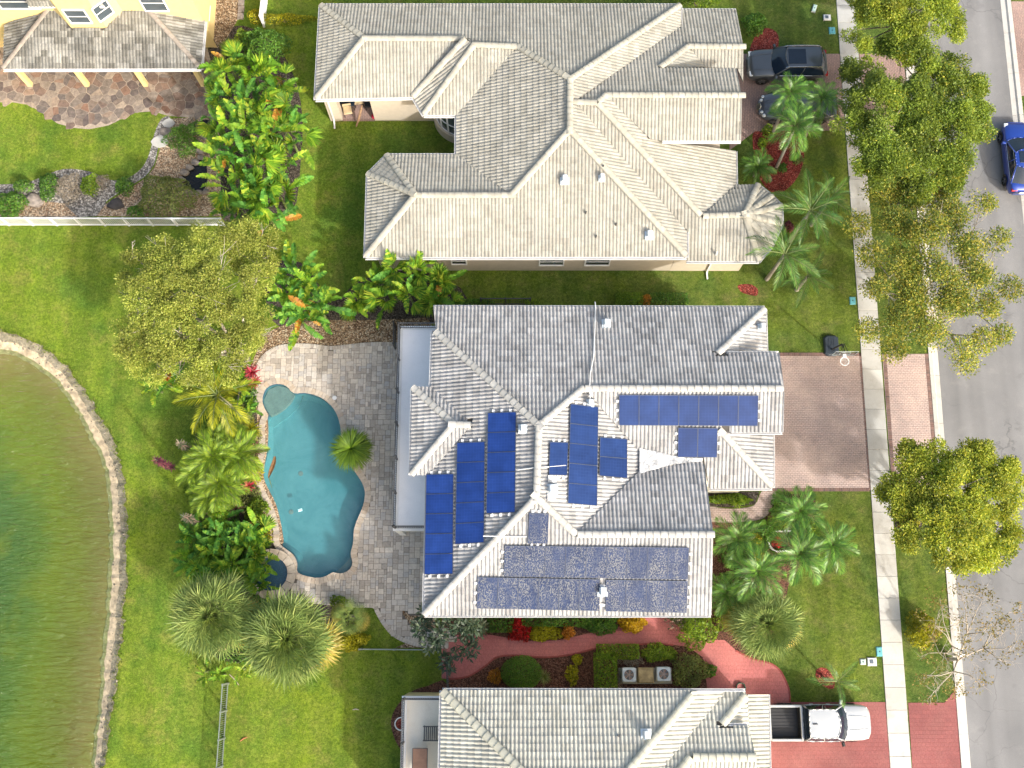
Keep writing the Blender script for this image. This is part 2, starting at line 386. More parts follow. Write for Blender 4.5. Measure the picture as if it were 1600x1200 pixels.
def water(name, tint, murk_sky, murk_sky_col, rip, ripdist, sc, rot=0.0, stretch=(1, 1, 1), rough=.06):
    t = NT(name); wv = t.noise(sc, 3, .55, t.pos(stretch, rot), .6)
    nm = t.bump(wv, ripdist, rip)
    tr = t.n('ShaderNodeBsdfTransparent'); tr.inputs['Color'].default_value = c4(tint)
    df = t.n('ShaderNodeBsdfDiffuse'); df.inputs['Color'].default_value = c4(murk_sky_col); t.l(nm, df.inputs['Normal'])
    m1 = t.n('ShaderNodeMixShader'); m1.inputs[0].default_value = murk_sky; t.l(tr.outputs[0], m1.inputs[1]); t.l(df.outputs[0], m1.inputs[2])
    gl = t.n('ShaderNodeBsdfGlossy'); gl.inputs['Roughness'].default_value = rough; t.l(nm, gl.inputs['Normal'])
    fr = t.n('ShaderNodeFresnel'); fr.inputs['IOR'].default_value = 1.333; t.l(nm, fr.inputs['Normal'])
    gm = t.n('ShaderNodeNewGeometry'); kf = t.math('MULTIPLY', fr.outputs[0], t.math('SUBTRACT', 1.0, gm.outputs['Backfacing']))
    m2 = t.n('ShaderNodeMixShader'); t.l(kf, m2.inputs[0]); t.l(m1.outputs[0], m2.inputs[1]); t.l(gl.outputs[0], m2.inputs[2])
    return t.done(m2.outputs[0])
M_LAKE = water('lake_water', (.86, .93, .76), .30, (.085, .165, .065), 1.0, .50, 2.4, R(42), (.40, 1.9, 1), .12)
M_POOLW = water('pool_water', (.80, .96, .98), .15, (.18, .29, .345), .5, .03, 2.5)  # grey-blue diffuse share paints in the sky's reflection, over a slight haze
M_PONDW = water('pond_water', (.35, .40, .45), .55, (.030, .033, .038), .4, .02, 3.0)
def plaster():
    t = NT('pool_plaster')
    c = t.ramp(t.noise(.55, 7, .7, dist=1.2), [(.3, (.062, .232, .262)), (.7, (.122, .318, .340))])
    c = t.mix(t.math('MULTIPLY', t.ramp(t.noise(3.5, 6, .7), [(.55, (0,)*3), (.75, (1,)*3)]), .45), c, (.05, .175, .205))
    return t.done(t.pbr(c, .6, 0, .3))
M_PLAST = plaster()
M_SHELF = plain('grey_pool_step', (.17, .22, .195), .6, var=.2, scale=4)
M_SPAT = plain('dark_blue_spa_tile', (.02, .07, .14), .35, var=.4, scale=14)
PAV = [(0, (0.356, 0.319, 0.275)), (.3, (0.486, 0.432, 0.373)), (.55, (0.572, 0.513, 0.437)), (.8, (0.432, 0.410, 0.389)), (1, (0.648, 0.583, 0.497))]
M_PAVER = tinted('tumbled_pavers', PAV, .8, .25, .25, 8)
M_COPE = tinted('coping_stone', [(0, (.46, .37, .28)), (.5, (.56, .48, .385)), (1, (.40, .35, .30))], .75, .25, .25, 6)
M_SAND = plain('joint_sand', (.12, .105, .09), .95, var=.3, scale=20)
M_FLAG = tinted('flagstone', [(0, (.24, .135, .095)), (.14, (.30, .225, .17)), (.28, (.15, .13, .12)), (.42, (.38, .31, .24)), (.56, (.25, .175, .135)), (.70, (.12, .10, .095)), (.85, (.33, .275, .225)), (1, (.20, .165, .14))], .8, .25, .5, 5)
M_GROUT = plain('pale_grout', (.34, .28, .22), .9, var=.25, scale=8)

# houses
T1 = [(0, (.315, .302, .258)), (.3, (.345, .332, .285)), (.6, (.375, .361, .312)), (.85, (.395, .381, .332)), (1, (.335, .324, .282))]
T2 = [(0, (0.298, 0.294, 0.289)), (.3, (0.377, 0.372, 0.365)), (.6, (0.423, 0.419, 0.410)), (.85, (0.456, 0.451, 0.443)), (1, (0.335, 0.330, 0.325))]
T3 = [(0, (.43, .42, .36)), (.4, (.50, .49, .425)), (.8, (.55, .54, .47)), (1, (.46, .45, .40))]
T4 = [(0, (.17, .165, .145)), (.5, (.25, .245, .22)), (1, (.36, .355, .325))]
M_TILE = {1: tinted('cream_roof_tile', T1, .75, .2, .22, 5, .002, weather=.16), 2: tinted('grey_white_roof_tile', T2, .7, .25, .25, 5, .002, weather=.21),
          3: tinted('pale_roof_tile', T3, .7, .25, .2, 5, .002, weather=.13), 4: tinted('weathered_grey_roof_tile', T4, .8, .2, .3, 5, .002, weather=.35)}
CAP = {1: (.42, .40, .335), 2: (.46, .45, .42), 3: (.50, .49, .405), 4: (.30, .265, .23)}
M_CAP = {k: tinted('ridge_cap_tile_%d' % k, [(0, tuple(x*.88 for x in c)), (1, tuple(min(1, x*1.1) for x in c))], .75, .25, .2, 4, .002) for k, c in CAP.items()}
M_DECK = plain('roof_felt', (.07, .065, .06), .9)
M_STUC = {1: plain('cream_stucco', (.50, .435, .345), .9, var=.06, bump=.004), 2: plain('off_white_stucco', (.66, .64, .57), .9, var=.05, bump=.004),
          3: plain('straw_stucco', (.58, .50, .27), .9, var=.06, bump=.004), 4: plain('yellow_stucco', (.72, .55, .25), .9, var=.05, bump=.004)}
M_WHITE = plain('white_paint', (.76, .76, .75), .5, var=.05)
M_GUTTER = plain('white_aluminium', (.66, .66, .66), .4, var=.06)
M_GLASS = plain('window_glass', (.06, .08, .10), .05, spec=.8, var=.1)
M_GLASSD = plain('dark_window_glass', (.012, .022, .038), .04, spec=.5, var=.1)
M_DECKW = concrete('terrace_grey', (.76, .77, .79), (.82, .82, .83), (.70, .71, .73), .001)
M_DECKC = concrete('terrace_cream', (.74, .69, .58), (.80, .75, .65), (.64, .58, .48), .001)
M_RAIL = plain('bronze_rail', (.075, .075, .075), .45, .3)
M_GREYRAIL = plain('grey_green_rail', (.20, .235, .21), .45, .2)
def solar(name, a, b, speck):
    t = NT(name); at = t.n('ShaderNodeAttribute', attribute_name='cell', attribute_type='GEOMETRY')
    vec = at.outputs['Vector']
    br = t.n('ShaderNodeTexBrick', offset=0.0); br.inputs['Scale'].default_value = 1.0; br.inputs['Brick Width'].default_value = 1.0; br.inputs['Row Height'].default_value = 1.0
    br.inputs['Mortar Size'].default_value = .03; br.inputs['Mortar Smooth'].default_value = .2
    br.inputs['Color1'].default_value = c4(a); br.inputs['Color2'].default_value = c4(b); br.inputs['Mortar'].default_value = tuple(x*1.35+.012 for x in a) + (1,)
    t.l(vec, br.inputs['Vector'])
    c = br.outputs['Color']
    c = t.mix(1.0, c, t.ramp(t.noise(1.2, 4), [(.3, (.82,)*3), (.7, (1.2,)*3)]), 'MULTIPLY')
    c = t.mix(1.0, c, t.ramp(t.tint(), [(0, (.85, .88, .9)), (1, (1.15, 1.1, 1.05))]), 'MULTIPLY')
    if speck:                                  # glare painted into the colour as pale dashes along the cell columns
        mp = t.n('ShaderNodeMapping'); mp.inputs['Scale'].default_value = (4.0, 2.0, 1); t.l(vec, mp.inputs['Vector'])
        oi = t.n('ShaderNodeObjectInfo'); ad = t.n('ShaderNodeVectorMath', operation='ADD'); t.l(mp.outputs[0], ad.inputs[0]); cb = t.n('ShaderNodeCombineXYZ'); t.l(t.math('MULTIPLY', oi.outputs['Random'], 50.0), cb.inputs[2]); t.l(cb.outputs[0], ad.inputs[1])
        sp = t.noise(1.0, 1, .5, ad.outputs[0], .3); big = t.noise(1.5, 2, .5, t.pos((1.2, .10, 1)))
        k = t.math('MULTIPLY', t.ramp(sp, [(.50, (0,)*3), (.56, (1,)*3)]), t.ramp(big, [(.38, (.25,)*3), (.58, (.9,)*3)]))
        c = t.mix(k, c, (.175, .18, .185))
    return t.done(t.pbr(c, .3, 0, .22))
M_PV = solar('solar_cells', (.014, .043, .195), (.016, .047, .21), 0)
M_PVD = solar('dark_solar_cells', (.013, .034, .125), (.015, .038, .135), 0)
M_PVS = solar('glare_speckled_solar_cells', (.019, .034, .088), (.022, .038, .098), 1)
M_ALU = plain('anodised_frame', (.075, .095, .15), .45, .3)
M_GALV = plain('galvanised_metal', (.58, .64, .68), .4, .2, var=.15)
M_FLASH = plain('white_roof_cement', (.46, .47, .48), .55, var=.45, scale=3.2, bump=.08, bscale=7)
M_BLACK = plain('black_plastic', (.022, .023, .025), .5)
M_TYRE = plain('tyre_rubber', (.02, .02, .02), .8)
M_RIM = plain('alloy_rim', (.35, .36, .37), .35, .9)
def paint(name, col, flake=.1): return plain(name, col, .28, .25, .5, var=flake, scale=.6, coat=1.0)
M_WOOD = plain('teak_wood', (.28, .17, .095), .6, var=.3, scale=12)
M_BARK = plain('grey_bark', (.24, .205, .165), .9, var=.35, scale=9, bump=.02)
M_TWIG = plain('pale_twig', (.42, .37, .31), .9, var=.2, scale=9)
M_PALMB = plain('palm_trunk', (.33, .295, .245), .9, var=.35, scale=11, bump=.02)
M_STEM = plain('green_stem', (.13, .17, .05), .7, var=.3)
M_ROCK = plain('grey_brown_rock', (.24, .205, .175), .9, var=.45, scale=3, bump=.03, bscale=8)
M_BROCK = plain('black_rock', (.045, .04, .04), .8, var=.4, scale=3, bump=.03, bscale=8)
# ================================================================== THE SETTING
POOL_PX = [(410,623),(417,606),(432,600),(447,603),(459,614.5),(476,614),(495,618.5),(511,628),(523.5,642),(530.6,660),(533,679),
 (533,698),(537,716),(549,730),(558,742),(567,757),(570.5,772),(567,792),(558,813),(553,829),(552,848),(548,865),(551,878),(548,888),
 (540,894.5),(529,896),(520.6,894),(510,900),(497.6,903),(485,901.5),(472,898),(464,893),(465,882),(459.6,868),(448.6,859),(437,849),
 (437,835),(435,819),(431,803),(425,787.5),(417,772),(411,760),(408.5,747),(407.6,739),(409.5,726),(413.5,710),(414.7,691),(414,669),
 (416,658),(420,648.6),(414,639)]
POOL = ccw(smooth_poly(px2(POOL_PX), 3))
LAKE_G = [(-300,505),(-60,508),(0,516),(40,529),(75,548),(105,574),(130,606),(152,642),(172,678),(187,715),(195,760),(198,810),(199,860),(197,915),(193,970),(187,1025),(179,1085),(171,1140),(163,1200),(150,1290),(130,1420)]
LAKE_W = [(-300,548),(-60,541),(0,545),(32,553),(62,570),(88,592),(107,614),(126,645),(146,682),(163,716),(173,760),(176,810),(176,860),(174,915),(170,970),(165,1025),(160,1085),(154,1140),(147,1200),(134,1290),(114,1420)]
lg = smooth_poly(px2(LAKE_G), 9, False); lw = smooth_poly(px2(LAKE_W, -.30), 9, False)
def ragged(line, k, f):                     # a shore is never a clean curve
    return [(x + k*(math.sin(i*.9*f) + math.sin(i*2.3*f + 1.1) + .8*math.sin(i*5.1*f + .4))/2 + RNG.normal()*k*.45, y + k*.5*math.sin(i*1.7*f) + RNG.normal()*k*.3) for i, (x, y) in enumerate(line)]
lg = ragged(lg, .10, .5); lw = ragged(lw, .05, .35)
FAR = -260.0
lake_hole = ccw(lg + [(FAR, lg[-1][1]), (FAR, lg[0][1])])
PONDS = [ccw(smooth_poly(px2([(283,297),(285,274),(300,258),(317,245),(324,268),(320,296),(302,300)]), 3)),
         ccw(smooth_poly(px2([(311,190),(328,188),(332,205),(322,214),(313,205)]), 3))]
def wline(a, b, z=0.0):                    # world line through two survey points: x as a function of y
    A, B = P(*a, z), P(*b, z); k = (B.x - A.x) / (B.y - A.y)
    return lambda y: A.x + (y - A.y) * k
ROAD_Z = -.095
kl_back = wline((1454, 600), (1502, 1200)); kl_front = wline((1470, 600), (1518, 1200))
kr_front = wline((1564, 0), (1584, 190)); kr_back = wline((1579, 0), (1600, 190))
Y0, Y1 = -70.0, 130.0
NS = 40
ys = [Y0 + (Y1 - Y0) * i / NS for i in range(NS + 1)]
road_hole = ccw([(kl_back(y), y) for y in ys] + [(kr_back(y), y) for y in reversed(ys)])
outer = [(FAR, -150), (260, -150), (260, 260), (FAR, 260)]
sheet('ground', outer, 0.0, M_LAWN, holes=[lake_hole, offset(POOL, .06), road_hole] + PONDS)

# road, kerbs, sidewalk
sheet('road', [(kl_front(y) - .05, y) for y in ys] + [(kr_front(y) + .05, y) for y in reversed(ys)], ROAD_Z, M_ASPH)
def kerb(name, back, front, ya, yb, seg, side):
    base = MB(); base.face([(back(ya), ya, -.12), (front(ya), ya, -.12), (front(yb), yb, -.12), (back(yb), yb, -.12)])
    base.face([(back(ya), ya, -.12), (back(ya), ya, .0), (back(yb), yb, .0), (back(yb), yb, -.12)])
    base.face([(front(ya), ya, -.12), (front(ya), ya, ROAD_Z-.002), (front(yb), yb, ROAD_Z-.002), (front(yb), yb, -.12)])
    k = base.build(name, M_JOINT, origin=(0, 0, 0)); k['kind'] = 'structure'
    prof = [(0.0, .035), (.02, .045), (.40, .03), (.47, -.01), (.53, -.055), (1.0, -.085)]
    y = ya
    while y < yb - .1:
        m = MB(); y2 = min(y + seg, yb); a, b = y + .008, y2 - .008; rows = []
        for yy in (a, b): rows.append([(back(yy) + (front(yy) - back(yy)) * t, yy, z) for t, z in prof])
        for i in range(len(prof) - 1):
            q = [rows[0][i], rows[0][i+1], rows[1][i+1], rows[1][i]]
            m.face(q if side > 0 else q[::-1])
        for r_ in rows: m.face([(p[0], p[1], -.11) for p in (r_[0], r_[-1])] + r_[::-1])
        m.build('kerb_block', M_KERB, k); y = y2
kerb('kerb_house_side', kl_back, kl_front, -14, 48, 2.85, 1)
kerb('kerb_far_side', kr_back, kr_front, 14, 48, 2.85, -1)
sl = wline((1306.5, 0), (1391, 1200)); sr = wline((1335, 0), (1424, 1200))
base = MB(); base.face([(sl(-60), -60, .008), (sr(-60), -60, .008), (sr(110), 110, .008), (sl(110), 110, .008)])
sw = base.build('sidewalk', M_JOINT, origin=(0, 0, 0)); sw['kind'] = 'structure'
yj = P(1352, 608).y; step = (P(1352, 608).y - P(1357, 735).y) / 4
y = yj - 22 * step
while y < 50:
    a, b = y + .007, y + step - .007; g = .0; lift = random.uniform(0, .008)
    m = MB(); top = .035 + lift; e = .012
    o = [(sl(a), a), (sr(a), a), (sr(b), b), (sl(b), b)]
    inn = [(sl(a)+e, a+e), (sr(a)-e, a+e), (sr(b)-e, b-e), (sl(b)+e, b-e)]
    m.face([(p[0], p[1], top) for p in inn])
    for i in range(4):
        j = (i+1) % 4
        m.face([(*o[i], top-.01), (*o[j], top-.01), (*inn[j], top), (*inn[i], top)])
        m.face([(*o[i], .0), (*o[j], .0), (*o[j], top-.01), (*o[i], top-.01)])
    m.build('concrete_slab', M_WALK, sw); y += step

# driveways, paths
def L(fn, py, z=0.0, guess=1400):
    yy = P(guess, py).y; return (fn(yy), yy)
def spx(name, pts, z, mt, smooth=0, skirt=.0, holes=()):
    p = px2(pts, z); p = smooth_poly(p, smooth) if smooth else p
    return sheet(name, p, z, mt, skirt=skirt, holes=holes)
def on_walk_left(py): return L(lambda y: sl(y) - .005, py)
spx('driveway_grey_house', [(1196,552),(1347,553),(1362.5,765),(1196,766)], .016, M_DRIVE)
spx('driveway_apron_grey_house', [(1378.5,553),(1450,553),(1467.3,766),(1394,766)], .016, M_DRIVE)
spx('driveway_cream_house', [(1140,84),(1312,84),(1320.5,204),(1180,205),(1140,235)], .016, M_DRIVE1)
spx('driveway_apron_cream_house', [(1342.5,84),(1412,84),(1421,204),(1351.5,204)], .016, M_DRIVE1)
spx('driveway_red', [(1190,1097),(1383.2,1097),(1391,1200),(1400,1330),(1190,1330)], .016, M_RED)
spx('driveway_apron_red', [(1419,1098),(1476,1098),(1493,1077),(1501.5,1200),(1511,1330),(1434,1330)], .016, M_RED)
spx('far_driveway', [(1580,2),(1660,2),(1660,150),(1596,150)], .016, M_DRIVE1)
spx('front_path', [(1100,792),(1140,795),(1178,790),(1190,768),(1212,767),(1207,790),(1192,810),(1150,816),(1100,813)], .014, M_DRIVE, 3)
RED_TOP = [(690,1000),(715,992),(738,991),(767,992),(826,1002),(877,1000),(913,991),(961,982),(1000,962),(1036,961),(1071,986),(1090,1003),(1110,1000),(1132,1000),(1152,1018),(1178,1030),(1202,1036),(1218,1047),(1228,1065),(1233,1080),(1234,1099)]
RED_BOT = [(1190,1099),(1190,1110),(1103,1110),(1105,1074),(1102,1054),(1098,1027),(1076,1011),(1054,1007.6),(1017,1006),(975,1008.5),(933,1013),(891,1023),(849,1027),(806.5,1024),(776,1027),(759,1040),(731,1057),(702,1061),(690,1060)]
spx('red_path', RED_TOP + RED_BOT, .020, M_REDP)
# raised darker soldier edge along the red path
def edging(name, pts, wd, ht, blk, mt, z0=0.0, smooth=5, parent=None):
    line = smooth_poly(px2(pts), smooth, False); m = MB(); acc = 0.0; prev = Vector(line[0])
    k = tag(m, None) if False else None
    objs = []
    pts_ = [Vector(p) for p in line]; out = []; d = 0
    for i in range(len(pts_) - 1):
        a, b = pts_[i], pts_[i+1]; Ls = (b - a).length
        while d <= Ls: out.append((a + (b - a) * (d / max(Ls, 1e-6)), (b - a).normalized())); d += blk
        d -= Ls
    for p, t in out:
        m.tint = random.random(); ang = math.atan2(t.y, t.x)
        M = Matrix.Translation((p.x, p.y, z0)) @ Matrix.Rotation(ang, 4, 'Z')
        m.bbox((-blk/2+.006, -wd/2, 0), (blk/2-.006, wd/2, ht), .01, M)
    o = m.build(name, mt, origin=(0, 0, 0)); o['kind'] = 'stuff'; return o

# planting beds
spx('pool_bed', [(418,545),(400,560),(380,590),(362,640),(338,690),(312,740),(318,790),(312,840),(308,880),(318,960),(330,1020),(370,1036),(430,1040),(500,1020),(545,1009),(562,1000),(552,970),(530,938),(480,930),(440,935),(445,890),(440,840),(425,790),(412,760),(408,730),(414,690),(412,650),(404,625),(398,600),(404,575)], .006, M_DARKM, 3, holes=())
spx('coping_gravel', [(402,560),(396,575),(392,600),(398,630),(402,660),(396,700),(392,740),(398,765),(406,790),(412,815),(416,840),(440,850),(442,835),(432,790),(415,755),(412,735),(418,700),(419,660),(412,640),(404,620),(404,590)], .009, M_PEACH, 3)
spx('gravel_bed', [(396,600),(394,570),(408,535),(428,514),(470,503),(530,500),(580,500),(640,498),(670,500),(670,545),(560,548),(470,548),(430,556),(410,580)], .010, M_GRAVEL, 3)
spx('side_mulch_bed', [(690,957)] + [(760,957),(900,957),(1010,957),(1009,966),(961,984),(913,993),(877,1002),(826,1004),(767,994),(738,993),(690,1000)], .012, M_MULCH)
spx('air_conditioner_bed', [(700,1059),(731,1055),(759,1038),(776,1025),(806,1022),(849,1025),(891,1021),(933,1011),(975,1007),(1017,1004),(1054,1006),(1076,1009),(1100,1025),(1104,1054),(1107,1100),(700,1100)], .010, M_MULCH)
spx('corner_gravel', [(622,946),(680,946),(680,1012),(618,1012),(640,1002),(640,985),(628,968)], .008, M_GRAVEL)
spx('red_mulch_bed', [(1180,200),(1240,204),(1256,236),(1252,264),(1238,288),(1216,302),(1196,292),(1182,262)], .012, M_REDM, 4)
spx('red_mulch_ring', [(1178,60),(1186,47),(1200,44),(1213,50),(1217,63),(1212,80),(1190,86),(1172,80)], .010, M_REDM, 4)
spx('red_mulch_spot', [(1153,446),(1172,444),(1184,452),(1182,462),(1168,460),(1158,456)], .010, M_REDM, 4)
spx('front_bed', [(1100,817),(1150,819),(1192,813),(1214,783),(1238,772),(1268,776),(1276,800),(1262,850),(1252,885),(1235,905),(1226,950),(1216,1000),(1180,1030),(1110,998),(1100,990)], .008, M_MULCH, 3)
spx('entry_hedge_bed', [(1100,768),(1186,768),(1180,788),(1140,793),(1100,791)], .009, M_DARKM)
spx('truck_palm_mulch', [(1276,1046),(1290,1044),(1302,1056),(1303,1075),(1290,1074),(1276,1062)], .010, M_REDM, 4)
spx('terrace_flower_bed', [(700,1070),(668,1072),(644,1080),(624,1098),(612,1120),(612,1140),(622,1165),(640,1180),(700,1180)], .008, M_MULCH, 3)
spx('street_bed', [(1398,812),(1408,800),(1436,806),(1440,822),(1424,834),(1404,832)], .008, M_DARKM, 4)
NWB = [(252,186),(266,183),(256,205),(247,232),(240,258),(226,276),(204,290),(188,300),(165,316),(150,338),(-40,338),(-40,290),(0,288),(40,286),(66,276),(100,264),(140,268),(172,281),(198,279),(222,262),(234,238),(241,210)]
spx('shell_path', NWB, .008, M_SHELL, 3)
spx('pond_gravel', [(262,186),(300,183),(330,182),(345,215),(345,338),(150,338),(166,318),(190,302),(206,292),(228,278),(242,260),(250,232),(258,206)], .012, M_PEACH, 0, holes=PONDS)
spx('west_gravel', [(-30,314),(35,310),(100,318),(120,338),(-30,338)], .014, M_PEACH, 0)
spx('fence_gravel_strip', [(336,0),(352,-20),(385,-20),(378,20),(345,75),(333,75)], .010, M_GRAVEL, 0)
spx('hedge_soil', [(325,75),(380,40),(440,80),(470,160),(470,250),(450,340),(350,345),(330,250)], .007, M_DARKM, 3)
spx('palm_clump_soil', [(415,420),(470,410),(520,470),(560,440),(640,420),(720,450),(715,500),(560,508),(470,512),(425,500)], .0065, M_DARKM, 3)

# lake: sandy bank, bed, water
def lerp(a, b, t): return (a[0] + (b[0]-a[0])*t, a[1] + (b[1]-a[1])*t)
m = MB(); rows = []
def bumpz(x, y, k): return k * (math.sin(x*3.1 + y*1.7) + math.sin(x*1.3 - y*4.3) + math.sin(x*7.1+y*5.3)*.6) / 3
for t, z in ((0, .004), (.12, -.02), (.28, -.09), (.52, -.17), (.80, -.25), (1.0, -.31), (1.25, -.37)):
    rows.append([(*lerp(a, b, t), z + (bumpz(a[0]*2, a[1]*2, .04) if .1 < t < .9 else 0)) for a, b in zip(lg, lw)])
for i in range(len(rows) - 1):
    for k in range(len(lg) - 1):
        m.face([rows[i][k], rows[i][k+1], rows[i+1][k+1], rows[i+1][k]], 1 if i >= 3 else 0)
bk = m.build('lake_bank', [M_BANK, M_WETS], origin=(0, 0, 0), smooth=True); bk['kind'] = 'structure'
def lake_bed():
    A = np.array(lw); gx = np.arange(-46, -15, .45); gy = np.arange(min(A[:, 1]) - 1, max(A[:, 1]) + 3, .45); X, Y = np.meshgrid(gx, gy); Pt = np.stack([X.ravel(), Y.ravel()], 1)
    best = np.full(len(Pt), 1e9)
    for k in range(len(A)-1):
        a_, d_ = A[k], A[k+1]-A[k]; t = np.clip(((Pt-a_)@d_)/max(d_@d_, 1e-9), 0, 1); best = np.minimum(best, np.hypot(*(Pt - a_ - t[:, None]*d_).T))
    poly = lw + [(FAR, lw[-1][1]), (FAR, lw[0][1])]; ins_ = np.array([inside(p, poly) for p in Pt]); dist = np.where(ins_, best, -best)
    Z = np.interp(dist, [-1, -.2, 0, .6, 2, 4, 7, 12], [-.6, -.42, -.37, -.48, -.8, -1.3, -1.9, -2.6]); nx = len(gx); F_ = []
    for j in range(len(gy)-1):
        for i in range(nx-1):
            q = (j*nx+i, j*nx+i+1, (j+1)*nx+i+1, (j+1)*nx+i)
            if max(dist[list(q)]) > -.25: F_.append(q)
    me = np_mesh('lake_bed', np.column_stack([Pt, Z]), np.array(F_), M_LBED, smooth=True); at = me.attributes.new('depth', 'FLOAT', 'POINT'); at.data.foreach_set('value', np.clip(dist/7.2, 0, 1).astype(np.float32))
    o = link('lake_bed', me); o['kind'] = 'structure'
lake_bed()
off = [lerp(a, b, 1.06) for a, b in zip(lg, lw)]
off = [lerp(a, b, .97) for a, b in zip(lg, lw)]
sheet('lake_water', off + [(FAR, off[-1][1]), (FAR, off[0][1])], -.305, M_LAKE)

# garden pond
for q in PONDS:
    m = MB(); n = len(q)
    for i in range(n):
        a, b = q[i], q[(i+1) % n]; m.face([(a[0],a[1],-.4), (b[0],b[1],-.4), (b[0],b[1],.014), (a[0],a[1],.014)])
    m.face([(x, y, -.4) for x, y in q]); m.build('pond_bed', M_DARKM, origin=(0, 0, 0))['kind'] = 'structure'
    sheet('pond_water', q, -.06, M_PONDW)
    for i in range(0, n, 2):                 # stones round the rim are things of their own further down
        pass

# swimming pool basin, steps, water
def pool():
    root = thing('swimming_pool', (*P(480, 760).xy, 0), 'kidney shaped turquoise swimming pool in the paved patio', 'pool')
    m = MB(); n = len(POOL); WZ = -.10
    ins = offset(POOL, -.25)
    for i in range(n):
        j = (i+1) % n; a, b, c, d = POOL[i], POOL[j], ins[j], ins[i]
        m.face([(a[0],a[1],.03), (b[0],b[1],.03), (b[0],b[1],-.75), (a[0],a[1],-.75)][::-1])
        m.face([(a[0],a[1],-.75), (b[0],b[1],-.75), (c[0],c[1],-.95), (d[0],d[1],-.95)][::-1])
    v2, fs = tri_fill(ins); m.faces([(x, y, -.95) for x, y in v2], fs)
    m.build('basin', M_PLAST, root)
    m = MB(); tl = offset(POOL, -.006)
    for i in range(n):
        a, b = tl[i], tl[(i+1) % n]; m.face([(a[0],a[1],-.24), (a[0],a[1],.0), (b[0],b[1],.0), (b[0],b[1],-.24)])
    m.build('tile_line', M_SPAT, root)
    v2, fs = tri_fill(offset(POOL, -.004)); m = MB(); m.faces([(x, y, WZ) for x, y in v2], fs); m.build('water_surface', M_POOLW, root)
    for pts, z, mt in (([(411,631),(410.4,623),(417.4,606.5),(432,600.6),(446.8,603.6),(458,614.5),(452,626),(441,637),(429,645),(420.6,648.4),(414.6,639)], -.36, M_SHELF),
                   ([(414,660),(420.6,648.4),(429,645),(441,637),(452,626),(458,614.9),(470,615),(462,632),(450,645),(436,655),(424,664)], -.70, M_PLAST),
                   ([(547,868),(550.4,878),(547.5,887.6),(539.6,893.8),(529,895.4),(521.2,893.4),(531,886),(540,877)], -.42, M_SHELF)):
        pc = ccw(px2(pts)); m = MB(); v2, fs = tri_fill(pc); m.faces([(x, y, z) for x, y in v2], fs)
        for i in range(len(pc)):
            a, b = pc[i], pc[(i+1) % len(pc)]; m.face([(a[0],a[1],-1.0), (b[0],b[1],-1.0), (b[0],b[1],z), (a[0],a[1],z)])
        m.build('entry_step', mt, root)
    for dx, dy in ((455, 800), (470, 740)):
        p_ = P(dx, dy, -.95); m = MB(); m.lathe((p_.x, p_.y, -.949), [(.14, 0), (.14, .02), (.10, .03), (.02, .03)], 16); m.build('main_drain', M_SHELF, root)
    # coping stones
    cum = 0; ring = offset(POOL, .0); out = offset(POOL, .34); n = len(POOL); i = 0; stones = []
    pts = [Vector(p) for p in POOL]; acc = []; d = 0.0
    for i in range(n):
        a, b = pts[i], pts[(i+1) % n]; Ls = (b-a).length
        while d < Ls: acc.append((i, d/Ls)); d += .205
        d -= Ls
    for q in range(len(acc)):
        (i, t), (j, u) = acc[q], acc[(q+1) % len(acc)]
        A = lerp(POOL[i], POOL[(i+1) % n], t); B = lerp(POOL[j], POOL[(j+1) % n], u)
        C = lerp(out[j], out[(j+1) % n], u); Dd = lerp(out[i], out[(i+1) % n], t)
        g = .03
        A2, B2 = lerp(A, B, g), lerp(A, B, 1-g); C2, D2 = lerp(Dd, C, 1-g), lerp(Dd, C, g)
        stones.append((A2, B2, C2, D2))
    for k, (a, b, c, d) in enumerate(stones):
        mm = MB(); zt = .075 + random.uniform(-.003, .003)
        mm.face([(p[0], p[1], zt) for p in (a, d, c, b)])
        for p, q in ((a, b), (b, c), (c, d), (d, a)): mm.face([(p[0],p[1],-.02), (p[0],p[1],zt), (q[0],q[1],zt), (q[0],q[1],-.02)])
        mm.build('coping_stone', M_COPE, root)
    return root
pool()

# raised spa beside the pool
def spa():
    c = P(425, 897); k = mpp(425, 897); ri, ro = 27*k, 38.5*k; ht = .30
    root = thing('raised_spa', (c.x, c.y, 0), 'round raised spa with stone rim and dark blue water', 'spa')
    m = MB(); m.lathe((0, 0, 0), [(ro-.03, 0), (ro-.03, ht-.05)], 40, cap=False); m.lathe((0, 0, 0), [(ri, ht-.05), (ri-.02, .02)], 40, cap=False)
    m.local('spa_wall', M_SPAT, root)
    m = MB(); m.lathe((0, 0, 0), [(ri, .03), (ri*.7, .03), (0.01, .025)], 40, cap=False); m.local('spa_floor', M_SPAT, root)
    m = MB(); m.lathe((0, 0, 0), [(ri+.01, ht-.09), (.01, ht-.09)], 40, cap=False); m.local('water_surface', M_POOLW, root)
    N = 15
    for i in range(N):
        mm = MB(); a0, a1 = 2*math.pi*(i+.03)/N, 2*math.pi*(i+.97)/N; S = 3
        for s_ in range(S):
            b0, b1 = a0+(a1-a0)*s_/S, a0+(a1-a0)*(s_+1)/S
            q = lambda r, a, z: (r*math.cos(a), r*math.sin(a), z)
            zt = ht + .01
            mm.face([q(ri-.04,b0,zt), q(ro,b0,zt), q(ro,b1,zt), q(ri-.04,b1,zt)])
            mm.face([q(ro,b0,ht-.05), q(ro,b1,ht-.05), q(ro,b1,zt), q(ro,b0,zt)])
            mm.face([q(ri-.04,b1,ht-.05), q(ri-.04,b0,ht-.05), q(ri-.04,b0,zt), q(ri-.04,b1,zt)])
        mm.local('rim_stone', M_COPE, root)
spa()

